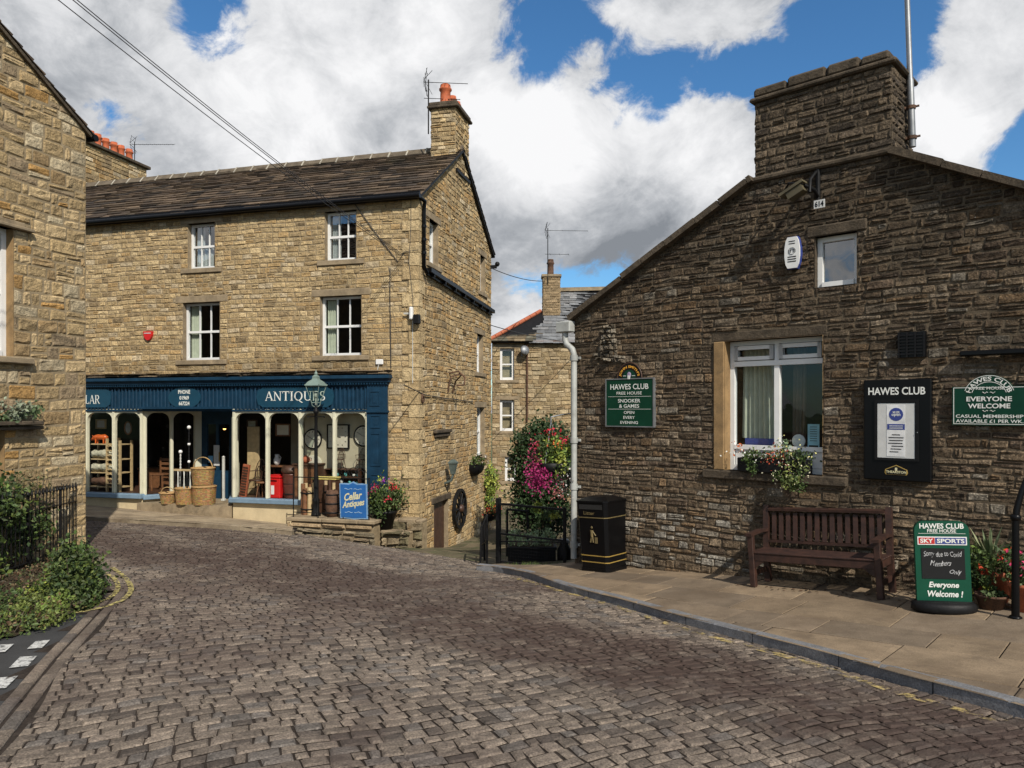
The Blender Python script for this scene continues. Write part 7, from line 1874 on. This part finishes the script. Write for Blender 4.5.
# flag pole beside the club chimney
pb_, pz_ = CF.px(913,146,-.35); pt_, tz_ = CF.px(905,-30,-.35)
A_ = CF.w(4.75+.10, CF.px(913,147,-.3)[1], -.55); 
Yp = A_.y; B_ = Vector(((905-512)/F*Yp, Yp, E+(HZ+60)/F*Yp)); A_ = Vector(((912.5-512)/F*Yp, Yp, E+(HZ-147)/F*Yp))
t = thing('flag_pole', 'slender grey metal pole clamped to the side of the club chimney', 'pole', M=Matrix.Translation(A_))
f = MB(); d = B_-A_; f.tube([(0,0,0),d*.32,d*.33,d], [.042,.042,.034,.03], 8); f.build('pole', M_['metal'], t)
for q in (.045,.19):
    f = MB(); p = d*q; f.tube([p-Vector((0,0,.02)),p+Vector((0,0,.02))], .055, 8); f.bar(p, p+Vector((-.1,.0,0))-Vector((*CF.d,0))*.1, .03); f.tube([p, p+Vector((.08,-.04,.01))], .015, 5); f.build('clamp', M_['rust'], t)
# a few fallen leaves under the bench
f = MB()
for _ in range(70):
    s_ = rk.uniform(bx0-.2, bx1+.3); o_ = rk.choice([rk.uniform(.05,.7), rk.gauss(.55,.08)]); p = CF.w(s_, 0, o_); z_ = G(p.x,p.y)+.108; r_ = rk.uniform(.015,.045); a = rk.uniform(0,6.28); c = rk.choice([(.05,.03,.02),(.09,.05,.03),(.03,.02,.015)])
    f.add([(p.x+r_*math.cos(a),p.y+r_*math.sin(a),z_),(p.x-r_*.4*math.sin(a),p.y+r_*.4*math.cos(a),z_+.006),(p.x-r_*math.cos(a),p.y-r_*math.sin(a),z_),(p.x+r_*.4*math.sin(a),p.y-r_*.4*math.cos(a),z_+.002)], [(0,1,2),(0,2,3)], c)
o = f.build('fallen_leaves', M_['leaf'], None); o['kind'] = 'stuff'

# ------------------------------------------------------------------ left: railings and planting
rg2 = random.Random(123)
fA = Vector((-7.22, 12.25, 0)); fB = Vector((-6.45, 8.3, 0)); 
FR = Frame(fB.x, fB.y, fA.x-fB.x, fA.y-fB.y); Lf = (fA-fB).length
t = thing('iron_railings', 'black spear topped iron railings in front of the stone gable', 'railings', M=FR.M @ Matrix.Translation((0,0,0)))
def fz(s): p = FR.w(s,0,0); return G(p.x,p.y)
n = int(Lf/.125); hf = 1.08
for i in range(n+1):
    s_ = Lf*i/n; z_ = fz(s_)-.02; f = MB(); thick = .028 if i % 9 in (0,) else .010
    f.box(s_-thick*.6, s_+thick*.6, -thick*.6, thick*.6, z_, z_+hf)
    if thick < .02: f.lathe([(.010,0),(.022,.03),(.012,.06),(.001,.11)], 6, (s_,0,z_+hf-.005), smooth=False)
    else: f.ball((s_,0,z_+hf+.03), .035, 8, 6)
    f.build('bar' if thick < .02 else 'post', M_['blackrough'], t, FR)
f = MB(); f.bar((0,0,fz(0)+.82),(Lf,0,fz(Lf)+.84),.035,.012,up=(0,0,1)); f.build('rail', M_['blackrough'], t, FR)
f = MB(); f.bar((0,0,fz(0)+.12),(Lf,0,fz(Lf)+.12),.035,.012); f.build('rail', M_['blackrough'], t, FR)
FR_ = Vector((*FR.n,0)); FD = Vector((*FR.d,0))
def bush(name, label, s_, out, z_, r, n, size, pal, cat='bush', stems=4, group=None, shell=.45, extra=None):
    p = FR.w(s_, 0, out); g_ = G(p.x, p.y)
    t = thing(name, label, cat, (p.x,p.y,g_), FR.ang, group)
    f = MB(); leafblob(f, (0,0,z_), r, n, size, rg2, pal, shell=shell)
    if extra: [leafblob(f, *e, rg2, pal, shell=shell) for e in extra]
    f.build('foliage', M_['leaf'], t)
    f = MB()
    for k in range(stems):
        a = 6.28*k/stems; f.tube([(0,0,-.05),(r[0]*.4*math.cos(a),r[1]*.4*math.sin(a),z_*.6),(r[0]*.75*math.cos(a),r[1]*.75*math.sin(a),z_+r[2]*.6)], [.015,.01,.004], 5)
    f.build('stem', M_['bark'], t); return t
L_MG = [(.085,.115,.022),(.125,.155,.035),(.06,.08,.022)]
bush('leafy_bush', 'broad leafy bush spilling over the near end of the railings', 1.75, -.18, 1.0, (.70,.28,.30), 1900, .075, MG+DG+L_MG[:1], extra=[((-.5,0,.25),(.6,.28,.35),1000,.075),((.1,0,-.4),(.7,.2,.4),700,.07)])
bush('leafy_bush', 'dark bush tangled behind the middle of the railings', 2.5, -.25, .55, (.7,.3,.42), 1300, .07, DG+MG)
bush('thin_bush', 'sparse dry twiggy shrub at the far end of the railings', 3.0, -.28, 1.12, (.7,.22,.28), 520, .05, [(.12,.12,.05),(.16,.13,.06),(.07,.09,.03)], stems=14, shell=.2)
def fs(u, v):
    x, y = gp(u, v); return ((x-fB.x)*FR.d[0]+(y-fB.y)*FR.d[1], (x-fB.x)*FR.n[0]+(y-fB.y)*FR.n[1])
q = fs(74, 603); bush('feathery_shrub', 'rounded feathery green shrub at the foot of the railings by the road', q[0], q[1], .36, (.30,.30,.36), 2100, .055, DG+MG+L_MG, extra=[((-.22,-.1,.15),(.3,.25,.2),600,.055),((.1,.1,.12),(.32,.25,.12),400,.05)])
q = fs(92, 572); bush('leafy_bush', 'small dark bush at the far foot of the railings', q[0], q[1]-.15, .22, (.2,.2,.25), 500, .05, DG+MG)
p = LB.w(LB.px(12,408)[0], LB.px(12,408)[1], .12); t = thing('wall_creeper', 'grey green creeper above the dark window hood on the left gable', 'creeper', M=Matrix.Translation(p) @ Matrix.Rotation(LB.ang,4,'Z'))
f = MB(); leafblob(f, (-.1,0,-.05), (.45,.1,.15), 420, .07, rg2, [(.16,.2,.12),(.08,.12,.05),(.22,.25,.17)]); f.build('foliage', M_['leaf'], t); f = MB(); f.tube([(-.6,.08,-.1),(0,.02,0),(.4,.05,.12)], .012, 5); f.build('stem', M_['bark'], t)
LOW = ['sparse green weeds at the near left corner of the bed','low weeds and dry leaves beside the asphalt edge','low pale green ground plants along the asphalt edge','low bright plants below the railings','trailing green plants at the road corner','low dark plants at the near corner of the bed','small yellow green plants in the middle of the bed']
GPX = [(12,632),(50,624),(30,612),(66,614),(88,606),(5,612),(40,602)]
for k, (s_, o_, r, n_, pl) in enumerate([(.2,1.0,(.45,.28,.09),420,MG+L_MG+[(.14,.10,.04)]),(1.2,1.25,(.5,.28,.08),460,L_MG+[(.13,.09,.04)]),(1.9,1.0,(.45,.25,.10),420,L_MG),(2.3,.35,(.5,.22,.16),520,L_MG+YG[2:]),(3.0,.85,(.38,.25,.10),420,MG+L_MG),(.7,.5,(.5,.25,.14),380,DG+MG),(2.5,.75,(.45,.2,.10),300,YG+MG)]):
    s_, o_ = fs(*GPX[k]); r = (r[0]*.75, r[1]*.75, r[2])
    bush('ground_plant', LOW[k], s_, o_, .08, r, int(n_*1.2), .045, pl, 'plant', 3, 'low plants in the railing bed')
bed = [gp(-40,646), gp(0,640), gp(40,629), gp(64,619), gp(84,610), gp(100,596), gp(99,580), gp(92,563), tuple(fA[:2]), tuple(fB[:2]), (-9,8)]
def raised(name, P, dz, mat, step=.06, amp=.05):
    o = fan(name, P, dz, mat, step); me = o.data
    for v in me.vertices: v.co.z += amp*(math.sin(v.co.x*9+v.co.y*5)+math.sin(v.co.y*11-v.co.x*3))*.5
    return o
raised('flower_bed', bed, .045, M_['soil'])
f = MB()
for _ in range(4200):
    k = rg2.uniform(0,1); s_ = rg2.uniform(-2,Lf); o_ = rg2.uniform(0,2.2); p = FR.w(s_,0,o_)
    if not inpoly(p.x,p.y,bed): continue
    leaf(f, (p.x,p.y,G(p.x,p.y)+.08+rg2.uniform(-.01,.03)), .05, rg2, rg2.choice([(.09,.05,.03),(.14,.10,.05),(.05,.04,.02),(.06,.09,.03)]))
o = f.build('leaf_litter', M_['leaf'], None); o['kind'] = 'stuff'
# ------------------------------------------------------------------ camera, sun and sky
cam = bpy.data.cameras.new('camera'); co = bpy.data.objects.new('camera', cam); C.objects.link(co)
cam.sensor_width = 36; cam.lens = 36*F/1024; cam.clip_end = 3000; cam.clip_start = .05
co.location = (0, 0, E); co.rotation_euler = (PI/2, 0, 0); cam.shift_y = (HZ-384)/1024
bpy.context.scene.camera = co
SUN = Vector((.41, -.91, 0)).normalized()*math.cos(math.radians(41)) + Vector((0, 0, math.sin(math.radians(41))))
sl = bpy.data.lights.new('sun', 'SUN'); sl.energy = 4.8; sl.angle = math.radians(.5); sl.color = (1, .93, .82)
so = bpy.data.objects.new('sun', sl); C.objects.link(so); so.rotation_euler = SUN.to_track_quat('Z', 'Y').to_euler(); so.location = (5, -10, 20)
wd = bpy.data.worlds.new('World'); bpy.context.scene.world = wd; wd.use_nodes = True; t = NT(wd)
bg = t.n['Background']; sky = t.add('ShaderNodeTexSky', sky_type='NISHITA'); sky.sun_disc = False
sky.sun_elevation = math.radians(41); sky.sun_rotation = math.atan2(SUN.x, SUN.y); sky.altitude = 250; sky.air_density = 1.0; sky.dust_density = .4; sky.ozone_density = 3
tc = t.add('ShaderNodeTexCoord').outputs['Generated']
def vdir(u, v): return Vector(((u-512)/F, 1, -(v-HZ)/F)).normalized()
mp = t.add('ShaderNodeMapping'); t.link(tc, mp.inputs[0]); mp.inputs['Scale'].default_value = (1, 1, 1.25); mp.inputs['Location'].default_value = (.37, .11, .52)
# cloud cover: fractal noise plus broad banks and clearings given as sky directions
def blob(u, v, r, amt):
    vm = t.add('ShaderNodeVectorMath', operation='DISTANCE'); t.link(tc, vm.inputs[0]); vm.inputs[1].default_value = vdir(u, v)
    return t.rng(vm.outputs['Value'], r*.15, r, amt, 0, True)
n1 = t.noise(4.6, 10, .62, mp.outputs[0], .25); n2 = t.noise(13, 8, .65, mp.outputs[0], .5)
d = t.math('ADD', t.math('MULTIPLY', n1, .62), t.math('MULTIPLY', n2, .38))
for b in [(610,70,.16,-.16),(540,45,.11,-.16),(700,85,.12,-.15),(800,60,.16,-.15),(880,30,.12,-.14),(205,28,.08,-.17),(290,45,.05,-.10),(125,125,.07,-.19),(95,100,.05,-.12),(545,272,.10,-.13),(620,285,.06,-.08),(1008,135,.07,-.16),(940,80,.05,-.10),
          (580,58,.045,.16),(690,8,.11,.20),(790,10,.12,.17),(350,230,.3,.14),(740,260,.25,.14),(900,170,.08,.14),(985,55,.11,.22),(950,130,.09,.24),(620,150,.20,.20),(720,140,.09,.20),(450,90,.22,.20),(320,110,.2,.16),(60,40,.2,.14),(400,10,.14,.14),(520,210,.16,.16),(180,120,.12,.10),(520,320,.06,.10)]: d = t.math('ADD', d, blob(*b))
cov = t.rng(d, .44, .54, 0, 1, True)
# brightness inside the clouds: lit billows and grey bases
sh = t.math('ADD', t.math('ADD', t.math('MULTIPLY', t.noise(5.2, 9, .62, mp.outputs[0], .4), .75), t.math('MULTIPLY', n2, .45)), -.015)
for b in [(545,140,.14,.15),(630,150,.12,.12),(700,145,.10,.16),(500,110,.10,.10),(330,70,.2,.14),(250,110,.14,.10),(440,60,.12,.04),(390,130,.08,-.08),(480,225,.14,-.12),(600,240,.14,-.14),(640,215,.1,-.08),(60,30,.25,.05),(200,150,.1,-.06),(520,70,.05,-.12),(940,125,.10,.22),(980,50,.1,-.04),(540,310,.08,.12),(690,5,.1,-.02)]: sh = t.math('ADD', sh, blob(*b))
rp = t.add('ShaderNodeValToRGB'); t.link(sh, rp.inputs[0]); e = rp.color_ramp.elements
e[0].position = .36; e[0].color = (.25,.27,.30,1); e[1].position = .80; e[1].color = (.95,.95,.96,1)
k = e.new(.50); k.color = (.44,.46,.49,1); k = e.new(.63); k.color = (.70,.71,.73,1)
# thin cloud edges let the blue through
hs = t.add('ShaderNodeHueSaturation'); t.link(sky.outputs[0], hs.inputs['Color']); hs.inputs['Saturation'].default_value = 1.15
skys = t.mix(1.0, hs.outputs[0], (.092,.122,.132), 'MULTIPLY')
fin = t.mix(cov, skys, rp.outputs[0])
t.link(fin, bg.inputs[0]); bg.inputs[1].default_value = 1.0
sc = bpy.context.scene
sc.view_settings.view_transform = 'Standard'; sc.view_settings.look = 'None'; sc.view_settings.exposure = 0; sc.view_settings.gamma = 1
sc.cycles.max_bounces = 5; sc.cycles.transparent_max_bounces = 8; sc.cycles.diffuse_bounces = 2; sc.cycles.glossy_bounces = 2
